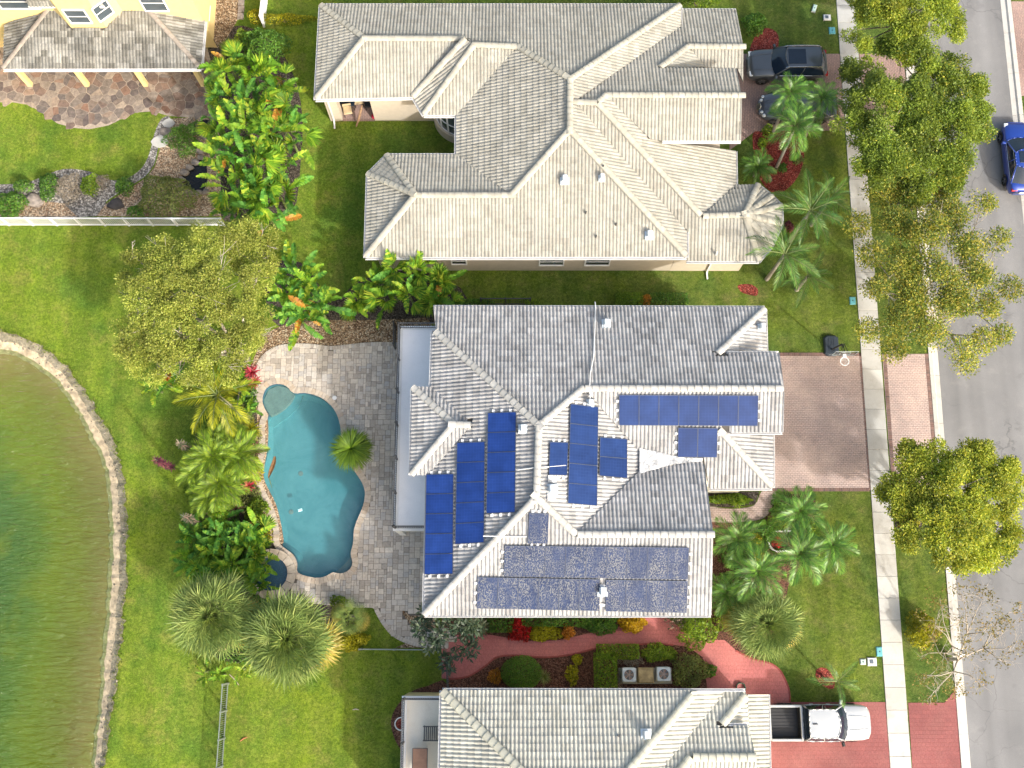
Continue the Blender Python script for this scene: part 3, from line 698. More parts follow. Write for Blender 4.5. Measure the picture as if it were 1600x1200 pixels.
# patio of tumbled pavers: random ashlar on a 15 cm module
PATIO = [(396,612),(397,592),(403,572),(416,554),(436,543),(462,540),(490,541),(515,544),(540,542),(580,538),(625,538),(700,538),(700,962),(640,962),(624,947),(628,958),(640,974),(660,982),(700,985),(712,1000),(704,1012),(660,1008),(636,1002),(614,990),(599,972),(590,956),(585,947),(560,946),(530,944),(495,940),(470,936),(446,932),(430,905),(440,850),(436,830),(404,760),(402,735),(408,700),(408,660)]
PAT = ccw(px2(PATIO)); POOL_B = offset(POOL, .20)
pat_base = sheet('patio', PAT, .016, M_SAND, holes=[offset(POOL, .05)])
def ashlar():
    mod = .152; xs_ = [p[0] for p in PAT]; ys_ = [p[1] for p in PAT]; x0, y0 = min(xs_), min(ys_)
    nx = int((max(xs_)-x0)/mod)+2; ny = int((max(ys_)-y0)/mod)+2; occ = np.zeros((nx+4, ny+4), bool); out = []
    sizes = [(2, 2), (2, 2), (3, 2), (2, 3), (2, 1), (1, 2), (2, 2)]
    for j in range(ny):
        for i in range(nx):
            if occ[i, j]: continue
            random.shuffle(sizes)
            for sx, sy in sizes + [(1, 1)]:
                if not occ[i:i+sx, j:j+sy].any():
                    occ[i:i+sx, j:j+sy] = True; out.append((x0+i*mod, y0+j*mod, sx*mod, sy*mod)); break
    return out
pieces = []
spa_c = P(425, 897).xy; spa_r = 36 * mpp(425, 897)
for x, y, a, b in ashlar():
    c = (x+a/2, y+b/2)
    if not inside(c, PAT) or inside(c, POOL_B): continue
    if (Vector(c) - spa_c).length < spa_r: continue
    pieces.append((a*b, x, y, a, b))
pieces.sort(key=lambda p: -p[0]); shared = {}
rest = MB()
for k, (_, x, y, a, b) in enumerate(pieces):
    zz = .05 + random.uniform(-.004, .004); g = .006
    if k < 300:
        key = (round(a, 3), round(b, 3))
        if key not in shared:
            q = MB(); q.tint = 0.0; q.bbox((g, g, -.035), (a-g, b-g, 0), .008); shared[key] = q.mesh('paver', M_PAVER)
        link('paver', shared[key], pat_base, Matrix.Translation((x, y, zz)))
    else:
        rest.tint = random.random(); rest.bbox((x+g, y+g, .01), (x+a-g, y+b-g, zz), .008)
o = rest.build('paver_field', M_PAVER, pat_base); o['kind'] = 'stuff'
# border course round the curved edges
def soldier(pts, parent, mt, blk=.16, wd=.24, z=.056, name='border_paver', n=5):
    line = [Vector(p) for p in smooth_poly(px2(pts), n, False)]; d = 0; shared_ = None
    q = MB(); q.tint = 0; q.bbox((-blk/2+.005, -wd/2, -.045), (blk/2-.005, wd/2, 0), .008); me = q.mesh(name, mt)
    for i in range(len(line)-1):
        a, b = line[i], line[i+1]; Ls = (b-a).length
        while d < Ls:
            p = a + (b-a)*(d/Ls); t = b-a
            link(name, me, parent, Matrix.Translation((p.x, p.y, z)) @ Matrix.Rotation(math.atan2(t.y, t.x), 4, 'Z')); d += blk
        d -= Ls
soldier([(398,618),(397,592),(403,572),(416,554),(436,543),(462,540),(490,541),(515,544),(540,542),(580,538),(625,538)], pat_base, M_PAVER)
soldier([(446,934),(470,937),(495,940),(530,944),(560,946),(584,947),(590,956),(599,972),(614,990),(636,1002),(660,1008),(700,1010)], pat_base, M_PAVER)
# soldier courses along the grey house driveway and the red path
def strip(name, pts, parent_name, mt, wd, blk, z, n=4, lbl=None):
    m = MB(); line = [Vector(p) for p in (smooth_poly(px2(pts), n, False) if n > 1 else px2(pts))]; d = 0
    for i in range(len(line)-1):
        a, b = line[i], line[i+1]; Ls = (b-a).length
        while d < Ls:
            p = a + (b-a)*(d/Ls); t = b-a; m.tint = random.random()
            m.bbox((-blk/2+.004, -wd/2, -.02), (blk/2-.004, wd/2, z), .006, Matrix.Translation((p.x, p.y, 0)) @ Matrix.Rotation(math.atan2(t.y, t.x), 4, 'Z')); d += blk
        d -= Ls
    o = m.build(name, mt, bpy.data.objects[parent_name]); o['kind'] = 'stuff'
strip('border_bricks', [(1345,553),(1361,765)], 'driveway_grey_house', M_EDGE, .2, .11, .028, 1)
strip('border_bricks', [(1200,553.5),(1345,554)], 'driveway_grey_house', M_EDGE, .2, .11, .028, 1)
strip('border_bricks', [(1200,765),(1360,765)], 'driveway_grey_house', M_EDGE, .2, .11, .028, 1)
strip('border_bricks', [(1382,554),(1397,766)], 'driveway_apron_grey_house', M_EDGE, .2, .11, .028, 1)
strip('border_bricks', [(1447.5,554),(1464.5,766)], 'driveway_apron_grey_house', M_EDGE, .2, .11, .028, 1)
M_REDE = tinted('red_edge_brick', [(0, (.27, .065, .055)), (1, (.34, .085, .075))], nvar=.2)
strip('edge_bricks', RED_BOT[7:][::-1][1:], 'red_path', M_REDE, .10, .2, .04, 4)
strip('edge_bricks', RED_TOP[14:], 'red_path', M_REDE, .10, .2, .04, 4)

# flagstone terrace of the yellow house: a cell for each stone
FLAG = ccw(px2([(-60,60),(320,60),(336,120),(347,184),(300,184),(262,181),(240,174),(210,176),(190,186),(170,196),(140,202),(115,200),(90,193),(65,176),(45,164),(20,160),(-60,160)]))
fl_base = sheet('flagstone_patio', FLAG, .012, M_GROUT)
def voronoi_cells(poly, step, jit):
    xs_ = [p[0] for p in poly]; ys_ = [p[1] for p in poly]; seeds = []
    y = min(ys_) - step
    row = 0
    while y < max(ys_) + step:
        x = min(xs_) - step + (row % 2) * step / 2
        while x < max(xs_) + step:
            seeds.append((x + random.uniform(-jit, jit), y + random.uniform(-jit, jit))); x += step
        y += step * .87; row += 1
    cells = []
    S = np.array(seeds)
    for i, s_ in enumerate(seeds):
        if not inside(s_, poly): continue
        d = ((S - S[i])**2).sum(1); nb = np.argsort(d)[1:14]
        cell = [(s_[0]-3, s_[1]-3), (s_[0]+3, s_[1]-3), (s_[0]+3, s_[1]+3), (s_[0]-3, s_[1]+3)]
        for k in nb:
            q = seeds[k]; mx, my = (s_[0]+q[0])/2, (s_[1]+q[1])/2; nx_, ny_ = q[0]-s_[0], q[1]-s_[1]; new = []
            for a in range(len(cell)):
                A, B = cell[a-1], cell[a]; da = (A[0]-mx)*nx_+(A[1]-my)*ny_; db = (B[0]-mx)*nx_+(B[1]-my)*ny_
                if da <= 0: new.append(A)
                if (da < 0) != (db < 0): t = da/(da-db); new.append((A[0]+(B[0]-A[0])*t, A[1]+(B[1]-A[1])*t))
            cell = new
            if len(cell) < 3: break
        if len(cell) >= 3: cells.append((s_, cell))
    return cells
cells = [c for c in voronoi_cells(FLAG, .52, .27) if P(0, 104).y + 1 > c[0][1]]
def stone_piece(m, c, cell, z, g=.94):
    top = [(c[0]+(p[0]-c[0])*g, c[1]+(p[1]-c[1])*g) for p in cell]; t2 = [(c[0]+(p[0]-c[0])*(g-.05), c[1]+(p[1]-c[1])*(g-.05)) for p in cell]
    m.face([(x, y, z) for x, y in t2]); n = len(cell)
    for i in range(n):
        j = (i+1) % n
        m.face([(*top[i], z-.012), (*top[j], z-.012), (*t2[j], z), (*t2[i], z)])
        m.face([(*top[i], .0), (*top[j], .0), (*top[j], z-.012), (*top[i], z-.012)])
cells.sort(key=lambda c: -abs(area2(c[1])))
rest = MB()
for k, (c, cell) in enumerate(cells):
    z = .035 + random.uniform(-.006, .01)
    cell = ccw(cell)
    if k < 300:
        m = MB(); m.tint = 0.0; stone_piece(m, c, cell, z); m.build('flagstone', M_FLAG, fl_base)
    else:
        rest.tint = random.random(); stone_piece(rest, c, cell, z)
if rest.f: o = rest.build('small_flagstones', M_FLAG, fl_base); o['kind'] = 'stuff'

# ragged grass fringe hanging over the bank, a few stones in it
g_ = np.random.default_rng(5); C_ = []; D_ = []
for k in range(len(lg)-1):
    a_, b_ = lg[k], lg[k+1]
    if not (-34 < a_[0] < -14): continue
    for i in range(max(2, int(math.dist(a_, b_)*60))):
        p = lerp(a_, b_, g_.random()); C_.append((p[0] + g_.normal()*.10, p[1] + g_.normal()*.10, .0)); D_.append((g_.normal()*.6, g_.normal()*.6, .55 + g_.random()*.5))
C_ = np.array(C_); D_ = np.array(D_); D_ /= np.linalg.norm(D_, axis=1, keepdims=True); S_ = np.cross(D_, g_.normal(size=D_.shape)); S_ /= np.linalg.norm(S_, axis=1, keepdims=True)
l_ = (.06 + .14*g_.random(len(C_)))[:, None]; V_ = np.stack([C_, C_ + D_*l_*.5 - S_*.018, C_ + D_*l_, C_ + D_*l_*.5 + S_*.018], 1).reshape(-1, 3)
M_TUFT = leafy('shore_grass', [(0, (.09, .14, .02)), (.5, (.17, .22, .03)), (1, (.27, .26, .07))], .3)
o = link('shore_grass', np_mesh('shore_grass', V_, np.arange(len(V_)).reshape(-1, 4), M_TUFT, g_.random(len(C_)))); tag(o, 'ragged grass fringe along the sandy lake bank', 'grass', kind='stuff')

# rubble lying on the bank
def rubble():
    g = np.random.default_rng(11); V = []; Fq = []; tn = []
    cube = np.array([(-1,-1,-.6),(1,-1,-.6),(1,1,-.6),(-1,1,-.6),(-.6,-.7,.6),(.7,-.6,.5),(.6,.7,.6),(-.7,.6,.5)], float); fc = [(4,5,6,7),(0,1,5,4),(1,2,6,5),(2,3,7,6),(3,0,4,7)]
    for i in range(450):
        k = g.integers(0, len(lg)-1); t = g.beta(1.3, 1.8)*.95; a_ = lg[k]; b_ = lw[k]; u = g.random(); p = lerp(lerp(a_, lg[k+1], u), lerp(b_, lw[k+1], u), t)
        if not (-36 < p[0] < -12): continue
        r = .015 + .04*g.random()**2.5; an = g.random()*6.28; R2 = np.array([[math.cos(an), -math.sin(an), 0], [math.sin(an), math.cos(an), 0], [0, 0, 1]])
        z = np.interp(t, [0, .12, .28, .52, .8, 1], [.0, -.02, -.09, -.17, -.25, -.31]) + .015; o = len(V); V += list((cube*g.uniform(.6, 1.3, size=3)*r) @ R2.T + np.array([p[0], p[1], z])); Fq += [tuple(o+q for q in f) for f in fc]; tn += [g.random()]*5
    o = link('bank_rubble', np_mesh('bank_rubble', np.array(V), np.array(Fq), tinted('bank_stone', [(0, (.10, .088, .07)), (.5, (.23, .20, .155)), (1, (.40, .36, .29))], .85), np.array(tn))); tag(o, 'small grey stones scattered along the lake bank', 'stones', kind='stuff')
rubble()
# ================================================================== HOUSES
DIR = {'N': Vector((0, 1)), 'S': Vector((0, -1)), 'E': Vector((1, 0)), 'W': Vector((-1, 0))}
class RP:                                  # a roof plane
    def __init__(s, anchor, facing, pitch=.40):
        s.f = (DIR[facing] if isinstance(facing, str) else Vector(facing)).normalized(); s.p = pitch; s.a = Vector(anchor)
        s.n = Vector((s.f.x*pitch, s.f.y*pitch, 1.0)); s.c = s.n.dot(s.a)
    def hit(s, px, py):
        d = ray(px, py); o = Vector((0, 0, H)); t = (s.c - s.n.dot(o)) / s.n.dot(d); return o + d * t
    def frame(s):
        k = math.sqrt(1 + s.p*s.p); S = Vector((-s.f.y, s.f.x, 0)); T = Vector((-s.f.x, -s.f.y, s.p)) / k; N = S.cross(T)
        return S, T, N
def eave(px, py, h, facing, pitch=.40): return RP(P(px, py, h), facing, pitch)
def off_of(plane, px, py, facing, pitch=.40): return RP(plane.hit(px, py), facing, pitch)
def edge_plane(a, b, h, hint, pitch=.40):
    A, B = P(*a, h), P(*b, h); d = (B - A).xy; f = Vector((d.y, -d.x)).normalized(); f = f if f.dot(Vector(hint)) > 0 else -f
    return RP(A, f, pitch)
def plane3(A, B, C):
    n = (B-A).cross(C-A); n = n if n.z > 0 else -n; n /= n.z; pit = n.xy.length
    return RP(A, n.xy, pit)

TW, TE_ = .40, .37                        # tile width and exposure
def tile_faces(w=TW, L=TE_+.03, flat=False):
    """interlocking tile with two barrels"""
    hgt = .040 if flat else .056; u = w/2; one = [(.0, .0), (.26*u, .0), (.40*u, hgt*.72), (.62*u, hgt), (.86*u, hgt*.70)]
    prof = one + [(x+u, z) for x, z in one] + [(w, .0)]
    lo, up = .050, .004
    fs = []
    for (a, ha), (b, hb) in zip(prof, prof[1:]):
        fs.append([(a, 0, ha+lo), (b, 0, hb+lo), (b, L, hb+up), (a, L, ha+up)])
        fs.append([(a, 0, -.004), (b, 0, -.004), (b, 0, hb+lo), (a, 0, ha+lo)])
    return fs
def clip(poly, a, b, c):                   # keep a*s+b*t+c >= 0
    out = []
    for i in range(len(poly)):
        A, B = poly[i-1], poly[i]; da = a*A[0]+b*A[1]+c; db = a*B[0]+b*B[1]+c
        if (da >= 0) != (db >= 0):
            t = da/(da-db); out.append(tuple(A[k]+(B[k]-A[k])*t for k in range(3)))
        if db >= 0: out.append(B)
    return out
def seg_rect(A, B, x0, y0, x1, y1):
    t0, t1 = 0.0, 1.0; dx, dy = B[0]-A[0], B[1]-A[1]
    for p, q in ((-dx, A[0]-x0), (dx, x1-A[0]), (-dy, A[1]-y0), (dy, y1-A[1])):
        if abs(p) < 1e-12:
            if q < 0: return False
        else:
            r = q/p
            if p < 0: t0 = max(t0, r)
            else: t1 = min(t1, r)
            if t0 > t1: return False
    return True

class House:
    def __init__(s, name, base, label, k, stagger=0.0, flat=False):
        s.root = thing(name, base, label, 'house'); s.k = k; s.planes = []; s.whole = []; s.rest = MB(); s.deck = MB(); s.gut = []; s.stag = stagger
        s.tf = tile_faces(flat=flat); s.edges = []
    def plane(s, pl, poly, gutters=()):
        pts = [pl.hit(*q) for q in poly]; return s.plane3d(pl, pts, gutters)
    def plane3d(s, pl, pts, gutters=()):
        S, T, N = pl.frame(); A = pl.a
        st = [((p-A).dot(S), (p-A).dot(T)) for p in pts]
        if area2(st) < 0: st = st[::-1]; pts = pts[::-1]
        ids = gutters
        s.deck.face([p - N*.012 for p in pts])
        s.deck.face([p - N*.14 for p in pts][::-1])
        for i in range(len(pts)): s.deck.face([pts[i]-N*.14, pts[(i+1)%len(pts)]-N*.14, pts[(i+1)%len(pts)]-N*.012, pts[i]-N*.012])
        n = len(st); s0, s1 = min(p[0] for p in st), max(p[0] for p in st); t0, t1 = min(p[1] for p in st), max(p[1] for p in st)
        j = 0; t = t0 - .02
        while t < t1:
            o = (j % 2) * s.stag * TW
            i = math.floor((s0 - o)/TW) - 1
            while i*TW + o < s1:
                x = i*TW + o; i += 1
                hits = [e for e in range(n) if seg_rect(st[e], st[(e+1) % n], x, t, x+TW, t+TE_)]
                c = (x+TW/2, t+TE_/2); tn = random.random()
                if not hits:
                    if inside(c, st): s.whole.append(((A + S*x + T*t + N*random.uniform(0, .006)), S, T, N))
                    continue
                s.rest.tint = tn
                for f in s.tf:
                    q = [(p[0]+x, p[1]+t, p[2]) for p in f]
                    for e in hits:
                        a_, b_ = st[e], st[(e+1) % n]; dx, dy = b_[0]-a_[0], b_[1]-a_[1]
                        q = clip(q, -dy, dx, dy*a_[0]-dx*a_[1])
                        if len(q) < 3: break
                    if len(q) >= 3: s.rest.face([A + S*p[0] + T*p[1] + N*p[2] for p in q])
            t += TE_; j += 1
    def gutter(s, a, b, drop=.07):         # world points along an eave
        s.gut.append((Vector(a), Vector(b), drop))
    def finish(s, cap_edges, cap_r=.13):
        root, k = s.root, s.k
        deck = s.deck.build('roof', M_DECK, root); O = org(root)
        s.whole.sort(key=lambda w: -w[0].z)
        tm = MB(); tm.tint = 0.0
        for f in s.tf: tm.face(f)
        tme = tm.mesh('roof_tile', M_TILE[k])
        for q, (o, S, T, N) in enumerate(s.whole):
            if q < 300:
                M = Matrix(((S.x, T.x, N.x, o.x-O.x), (S.y, T.y, N.y, o.y-O.y), (S.z, T.z, N.z, o.z-O.z), (0, 0, 0, 1)))
                link('roof_tile', tme, deck, M)
            else:
                s.rest.tint = random.random()
                for f in s.tf: s.rest.face([o + S*p[0] + T*p[1] + N*p[2] for p in f])
        r_ = s.rest.build('roof_tile_field', M_TILE[k], deck); r_['kind'] = 'stuff'
        # ridge and hip caps
        cm = MB(); cm.tint = 0.0; Lc = .42; n = 7
        for e in range(n):
            a0, a1 = math.pi*e/n, math.pi*(e+1)/n; q = lambda r, a, x, dz: (x, r*math.cos(a), r*math.sin(a)*.6+dz)
            cm.face([q(cap_r, a0, 0, .010), q(cap_r*.96, a0, Lc, .0), q(cap_r*.96, a1, Lc, .0), q(cap_r, a1, 0, .010)])
            cm.face([q(cap_r, a0, 0, .03), q(cap_r, a1, 0, .03), q(cap_r*.8, a1, 0, .03), q(cap_r*.8, a0, 0, .03)])
        cm.face([(0, cap_r*math.cos(math.pi*e/n), cap_r*math.sin(math.pi*e/n)*.6+.03) for e in range(n+1)][::-1])
        cm.face([(Lc, cap_r*.96*math.cos(math.pi*e/n), cap_r*.96*math.sin(math.pi*e/n)*.6) for e in range(n+1)])
        cme = cm.mesh('ridge_cap', M_CAP[k])
        for A, B in cap_edges:
            if A.z > B.z: A, B = B, A          # laid from the low end upwards
            d = B - A; Ls = d.length; d.normalize(); y = Vector((0, 0, 1)).cross(d).normalized(); z = d.cross(y)
            x = 0.0
            while x < Ls - .1:
                o = A + d*x + z*.055 - O
                link('ridge_cap', cme, deck, Matrix(((d.x, y.x, z.x, o.x), (d.y, y.y, z.y, o.y), (d.z, y.z, z.z, o.z), (0, 0, 0, 1)))); x += .37
        for a, b, drop in s.gut:
            m = MB(); a2, b2 = a - Vector((0, 0, drop)), b - Vector((0, 0, drop))
            d = (b2-a2).normalized(); sd = d.cross(Vector((0, 0, 1))); 
            m.bar(a2, b2, .03, .17); m.bar(a2 + sd*.11, b2 + sd*.11, .02, .12); m.bar(a2 + sd*.055 - Vector((0,0,.055)), b2 + sd*.055 - Vector((0,0,.055)), .12, .015)
            m.build('gutter', M_GUTTER, root)
        return deck
    def walls(s, outline, z1, z0=0.0, name='wall', mt=None):
        o = ccw(outline); m = MB(); n = len(o)
        for i in range(n):
            a, b = o[i], o[(i+1) % n]; m.face([(*a, z0), (*b, z0), (*b, z1), (*a, z1)])
        v2, fs = tri_fill(o); m.faces([(x, y, z1) for x, y in v2], fs)
        return m.build(name, mt or M_STUC[s.k], s.root)
def window(parent, c, n, wd, ht, dark=False, bars=1):
    """window in a wall: centre on the wall face, outward normal"""
    c = Vector(c); n = Vector(n).normalized(); x = Vector((0, 0, 1)).cross(n).normalized(); up = Vector((0, 0, 1)); O = org(parent)
    M = Matrix(((x.x, n.x, 0, c.x), (x.y, n.y, 0, c.y), (x.z, n.z, 1, c.z), (0, 0, 0, 1)))
    m = MB(); m.box((-wd/2, .004, -ht/2), (wd/2, .03, ht/2), M); w_ = m.build('window', M_GLASSD if dark else M_GLASS, parent)
    m = MB(); fw = .07
    m.box((-wd/2-fw, .0, ht/2), (wd/2+fw, .075, ht/2+fw), M); m.box((-wd/2-fw, .0, -ht/2-fw), (wd/2+fw, .09, -ht/2), M)
    m.box((-wd/2-fw, .0, -ht/2), (-wd/2, .07, ht/2), M); m.box((wd/2, .0, -ht/2), (wd/2+fw, .07, ht/2), M)
    if bars: m.box((-wd/2, .03, -.025), (wd/2, .055, .025), M)
    f = link('frame', m.mesh('frame', M_WHITE, O), w_)
    return w_
def vent(parent, p, pl=None, sz=.34):      # goose-neck roof vent
    p = Vector(p); m = MB(); h = sz*.5
    m.box((-h*1.5, -h*1.5, -.03), (h*1.5, h*1.5, .10)); m.lathe((0, 0, .1), [(h*.75, 0), (h*.75, .16)], 12)
    prof = [(-h, .2), (-h, .38), (-h*.6, .47), (h*.6, .47), (h, .38), (h, .2)]
    for (a, za), (b, zb) in zip(prof, prof[1:]): m.face([(a, -h, za), (a, h, za), (b, h, zb), (b, -h, zb)])
    m.face([(a, -h, za) for a, za in prof]); m.face([(a, h, za) for a, za in prof][::-1])
    o = link('roof_vent', m.mesh('roof_vent', M_GALV), parent); o.location = p - org(parent); return o

# ---------------------------------------------------------------- the grey roofed house with the solar panels
def house_solar():
    h = House('solar_house', (*P(860, 760).xy, 0), 'two storey house with grey white tiles and blue solar panels', 2)
    E = 6.3; pl = {}
    pl['N'] = eave(681, 517, E, 'N'); pl['W'] = eave(674, 600, E, 'W'); pl['S'] = eave(700, 961, E, 'S')
    pl['E'] = off_of(pl['W'], 841, 720, 'E'); pl['GS'] = off_of(pl['N'], 1080, 607, 'S'); pl['SN'] = off_of(pl['S'], 1010, 835, 'N')
    pl['W2'] = eave(643.5, 672, E, 'W'); pl['N2'] = eave(658, 605, E, 'N'); pl['S2'] = eave(655, 742, E, 'S')
    pl['TN'] = off_of(pl['N'], 1122, 552, 'E'); pl['TS'] = off_of(pl['GS'], 1128, 675, 'E')
    p = pl
    h.plane(p['N'], [(677,480),(1195,481),(1122,552),(1217,552),(1225,607),(912,606),(842,665),(681,517)])
    h.plane(p['W'], [(676,517),(681,517),(842,665),(838,777),(663,960),(668,742),(734,664),(674,606)])
    h.plane(p['S'], [(838,777),(900,835),(1114,835),(1111.5,961),(663,961)])
    h.plane(p['E'], [(842,665),(912,606),(999,704),(1000,736),(902,833),(838,777)])
    h.plane(p['GS'], [(912,606),(1225,607),(1223.5,675),(1128,675),(1207.5,762),(1108,763),(1100,719),(999,704)])
    h.plane(p['SN'], [(902,833),(1114,835),(1100,727),(1096,719),(1000,736)])
    h.plane(p['W2'], [(645,605),(709,663),(642,742)]); h.plane(p['N2'], [(645,605),(675,605.5),(736,664),(709,663)]); h.plane(p['S2'], [(642,742),(709,663),(736,664),(669,742)])
    h.plane(p['TN'], [(1122,552),(1195,481),(1197.5,551)]); h.plane(p['TS'], [(1128,675),(1207,676.5),(1207.5,762)])
    def hi(a, b, *ks):
        f = lambda q: max((pl[k].hit(*q) for k in ks), key=lambda v: v.z)
        return (f(a), f(b))
    caps = [hi((681,519),(842,665),'N','W'), hi((912,606),(842,665),'N','E'), hi((842,665),(838,777),'W','E'), hi((663,960),(838,777),'W','S'),
            hi((900,835),(838,777),'E','S'), hi((902,835),(1113,835),'S','SN'), hi((914,607),(1224,607),'N','GS'), hi((1194,483),(1124,550),'N','TN'),
            hi((1206,760),(1129,677),'GS','TS'), hi((646,606),(709,663),'W2','N2'), hi((643,741),(709,663),'W2','S2'), hi((709,663),(736,664.5),'N2','S2')]
    for a, b, k in (((677,480),(1195,481),'N'), ((674,517),(674,605),'W'), ((663,743),(663,960),'W'), ((663,961),(1111,961),'S'), ((1108,763),(1207,762.5),'GS'),
                    ((1136,552),(1217,552),'N'), ((1223,675),(1142,675),'GS'), ((645,605),(642,742),'W2'), ((1197,551),(1195,482),'TN'), ((1207,676),(1207.5,762),'TS')):
        A, B = pl[k].hit(*a), pl[k].hit(*b)
        z = (A.z + B.z)/2
        if k in ('W',): A = P(676.5 if a[1] < 700 else 668, a[1], E); B = P(673.5 if a[1] < 700 else 663, b[1], E)
        s_ = pl[k].f
        d = (B-A).xy; out = Vector((d.y, -d.x))
        if out.dot(s_) < 0: A, B = B, A
        h.gutter(A, B)
    deck = h.finish(caps, .18)
    # gable ends closed with stucco below the tiles
    def gable(pts): m = MB(); m.face(pts); m.build('gable_wall', M_STUC[2], h.root)
    x0 = P(688, 700, E).x; x1 = pl['S'].hit(1108, 900).x - .35; xg = pl['GS'].hit(1200, 762).x - .4
    yN = P(800, 495, E).y - .2; yS = pl['S'].hit(800, 961).y + .5
    yG = pl['GS'].hit(1150, 762).y + .45; yV = pl['SN'].hit(1050, 728).y
    z_n = pl['N'].hit(800, 484).z - .25
    h.walls([(x0, yN), (xg, yN), (xg, yG), (x1, yG), (x1, yS), (x0, yS)], 4.9)
    h.walls([(x0, yN-1.2), (x1-3, yN-1.2), (x1-3, yG), (x1, yG-.8), (x1, yS), (x0, yS)], 5.95, 4.9, 'upper_wall')
    # entry wall details under the south garage eave
    window(h.root, (P(1150, 772, 3.0).x, yG, 4.1), (0, -1, 0), 1.3, 1.2)
    # parapet terrace with a dark rail on the west side
    TZ = 3.6
    tx0, tx1 = P(617, 700, TZ).x, x0 + .2; ty0, ty1 = P(640, 829, TZ).y, P(640, 509, TZ).y
    m = MB(); m.box((tx0, ty0, TZ-.45), (tx1, ty1, TZ-.05)); m.build('terrace_slab', M_WHITE, h.root)
    m = MB(); m.box((tx0+.28, ty0+.28, TZ-.05), (tx1, ty1-.22, TZ)); m.build('terrace_floor', M_DECKW, h.root)
    for cx, cy in ((tx0+.2, ty0+.22), (tx0+.2, (ty0+ty1)/2), (tx0+.2, ty1-.25)):
        m = MB(); m.box((cx-.17, cy-.17, .05), (cx+.17, cy+.17, TZ-.45)); m.build('terrace_column', M_WHITE, h.root)
    def rail(pts, z, ht, mt, gap=.115, wd=.022):
        for a, b in zip(pts, pts[1:]):
            a, b = Vector((*a, z)), Vector((*b, z)); d = b-a; Ls = d.length; d.normalize()
            m = MB(); m.bar(a+Vector((0,0,ht)), b+Vector((0,0,ht)), .06, .045); m.bar(a+Vector((0,0,.08)), b+Vector((0,0,.08)), .035, .03); m.build('rail', mt, h.root)
            bm = MB(); bm.box((-wd/2, -wd/2, .08), (wd/2, wd/2, ht-.02)); me = bm.mesh('baluster', mt)
            pm = MB(); pm.box((-.045, -.045, 0), (.045, .045, ht+.02)); pm.lathe((0, 0, ht+.02), [(.06, 0), (.075, .03), (.04, .09)], 10); pme = pm.mesh('rail_post', mt)
            k = int(Ls/gap); q = max(1, round(Ls/2.0))
            for i in range(1, k): link('baluster', me, h.root, Matrix.Translation(a + d*(i*Ls/k) - org(h.root)))
            for i in range(q+1): link('rail_post', pme, h.root, Matrix.Translation(a + d*(i*Ls/q) - org(h.root)))
    rail([(tx1-.1, ty1-.12), (tx0+.12, ty1-.12), (tx0+.12, ty0+.14), (tx1-.1, ty0+.14)], TZ-.05, 1.0, M_RAIL)
    # vents, flashing, conduits
    for px, py, k, sz in ((947,507,'N',.32), (817,671,'W',.3), (863,765,'E',.36), (922,631,'E',.26), (941,924,'S',.34), (1189,513,'TN',.28)):
        vent(h.root, pl[k].hit(px, py) + Vector((0, 0, .06)), sz=sz)
    for px, py, k in ((861,749,'E'), (860,778,'E')):
        q = pl[k].hit(px, py); m = MB(); S, T, N = pl[k].frame(); M = Matrix(((S.x,T.x,N.x,q.x),(S.y,T.y,N.y,q.y),(S.z,T.z,N.z,q.z),(0,0,0,1)))
        m.box((-.18, -.22, .04), (.18, .22, .15), M); m.build('vent_flashing', M_FLASH, h.root)
    m = MB(); a = [pl['N'].hit(px, py) + Vector((0, 0, .16)) for px, py in ((930,478),(929,520),(927,560),(922,584),(921,604))]
    a = [a[0] + Vector((0, .25, -.25))] + a + [pl['E'].hit(922, 628) + Vector((0, 0, .16))]
    m.tube(a, .03, 6); m.build('conduit', M_WHITE, h.root)
    for q in ((('W',809,735),('W',838,731)), (('S',755,838),('S',823,839)), (('E',845,731),('E',884,728))):
        m = MB(); m.tube([pl[k].hit(x, y) + Vector((0, 0, .15)) for k, x, y in q], .025, 6); m.build('conduit', M_WHITE, h.root)
    # white cemented dead valley
    m = MB(); g = [(999,701),(1012,703),(1030,707),(1050,712),(1072,716),(1098,716),(1097,722),(1072,724),(1050,727),(1030,732),(1012,736),(999,740)]
    q = []
    for i, (x, y) in enumerate(g):
        k = 'GS' if i < 6 else 'SN'
        q.append(pl[k].hit(x, y + random.uniform(-1, 1)) + Vector((0, 0, .10)))
    mid = [(q[i] + q[11-i])/2 + Vector((0, 0, -.01)) for i in range(6)]
    for i in range(5):
        m.face([q[i], mid[i], mid[i+1], q[i+1]]); m.face([mid[i], q[11-i], q[10-i], mid[i+1]])
    m.build('cemented_valley', M_FLASH, h.root, smooth=True)
    return h, pl
HS, PS = house_solar()

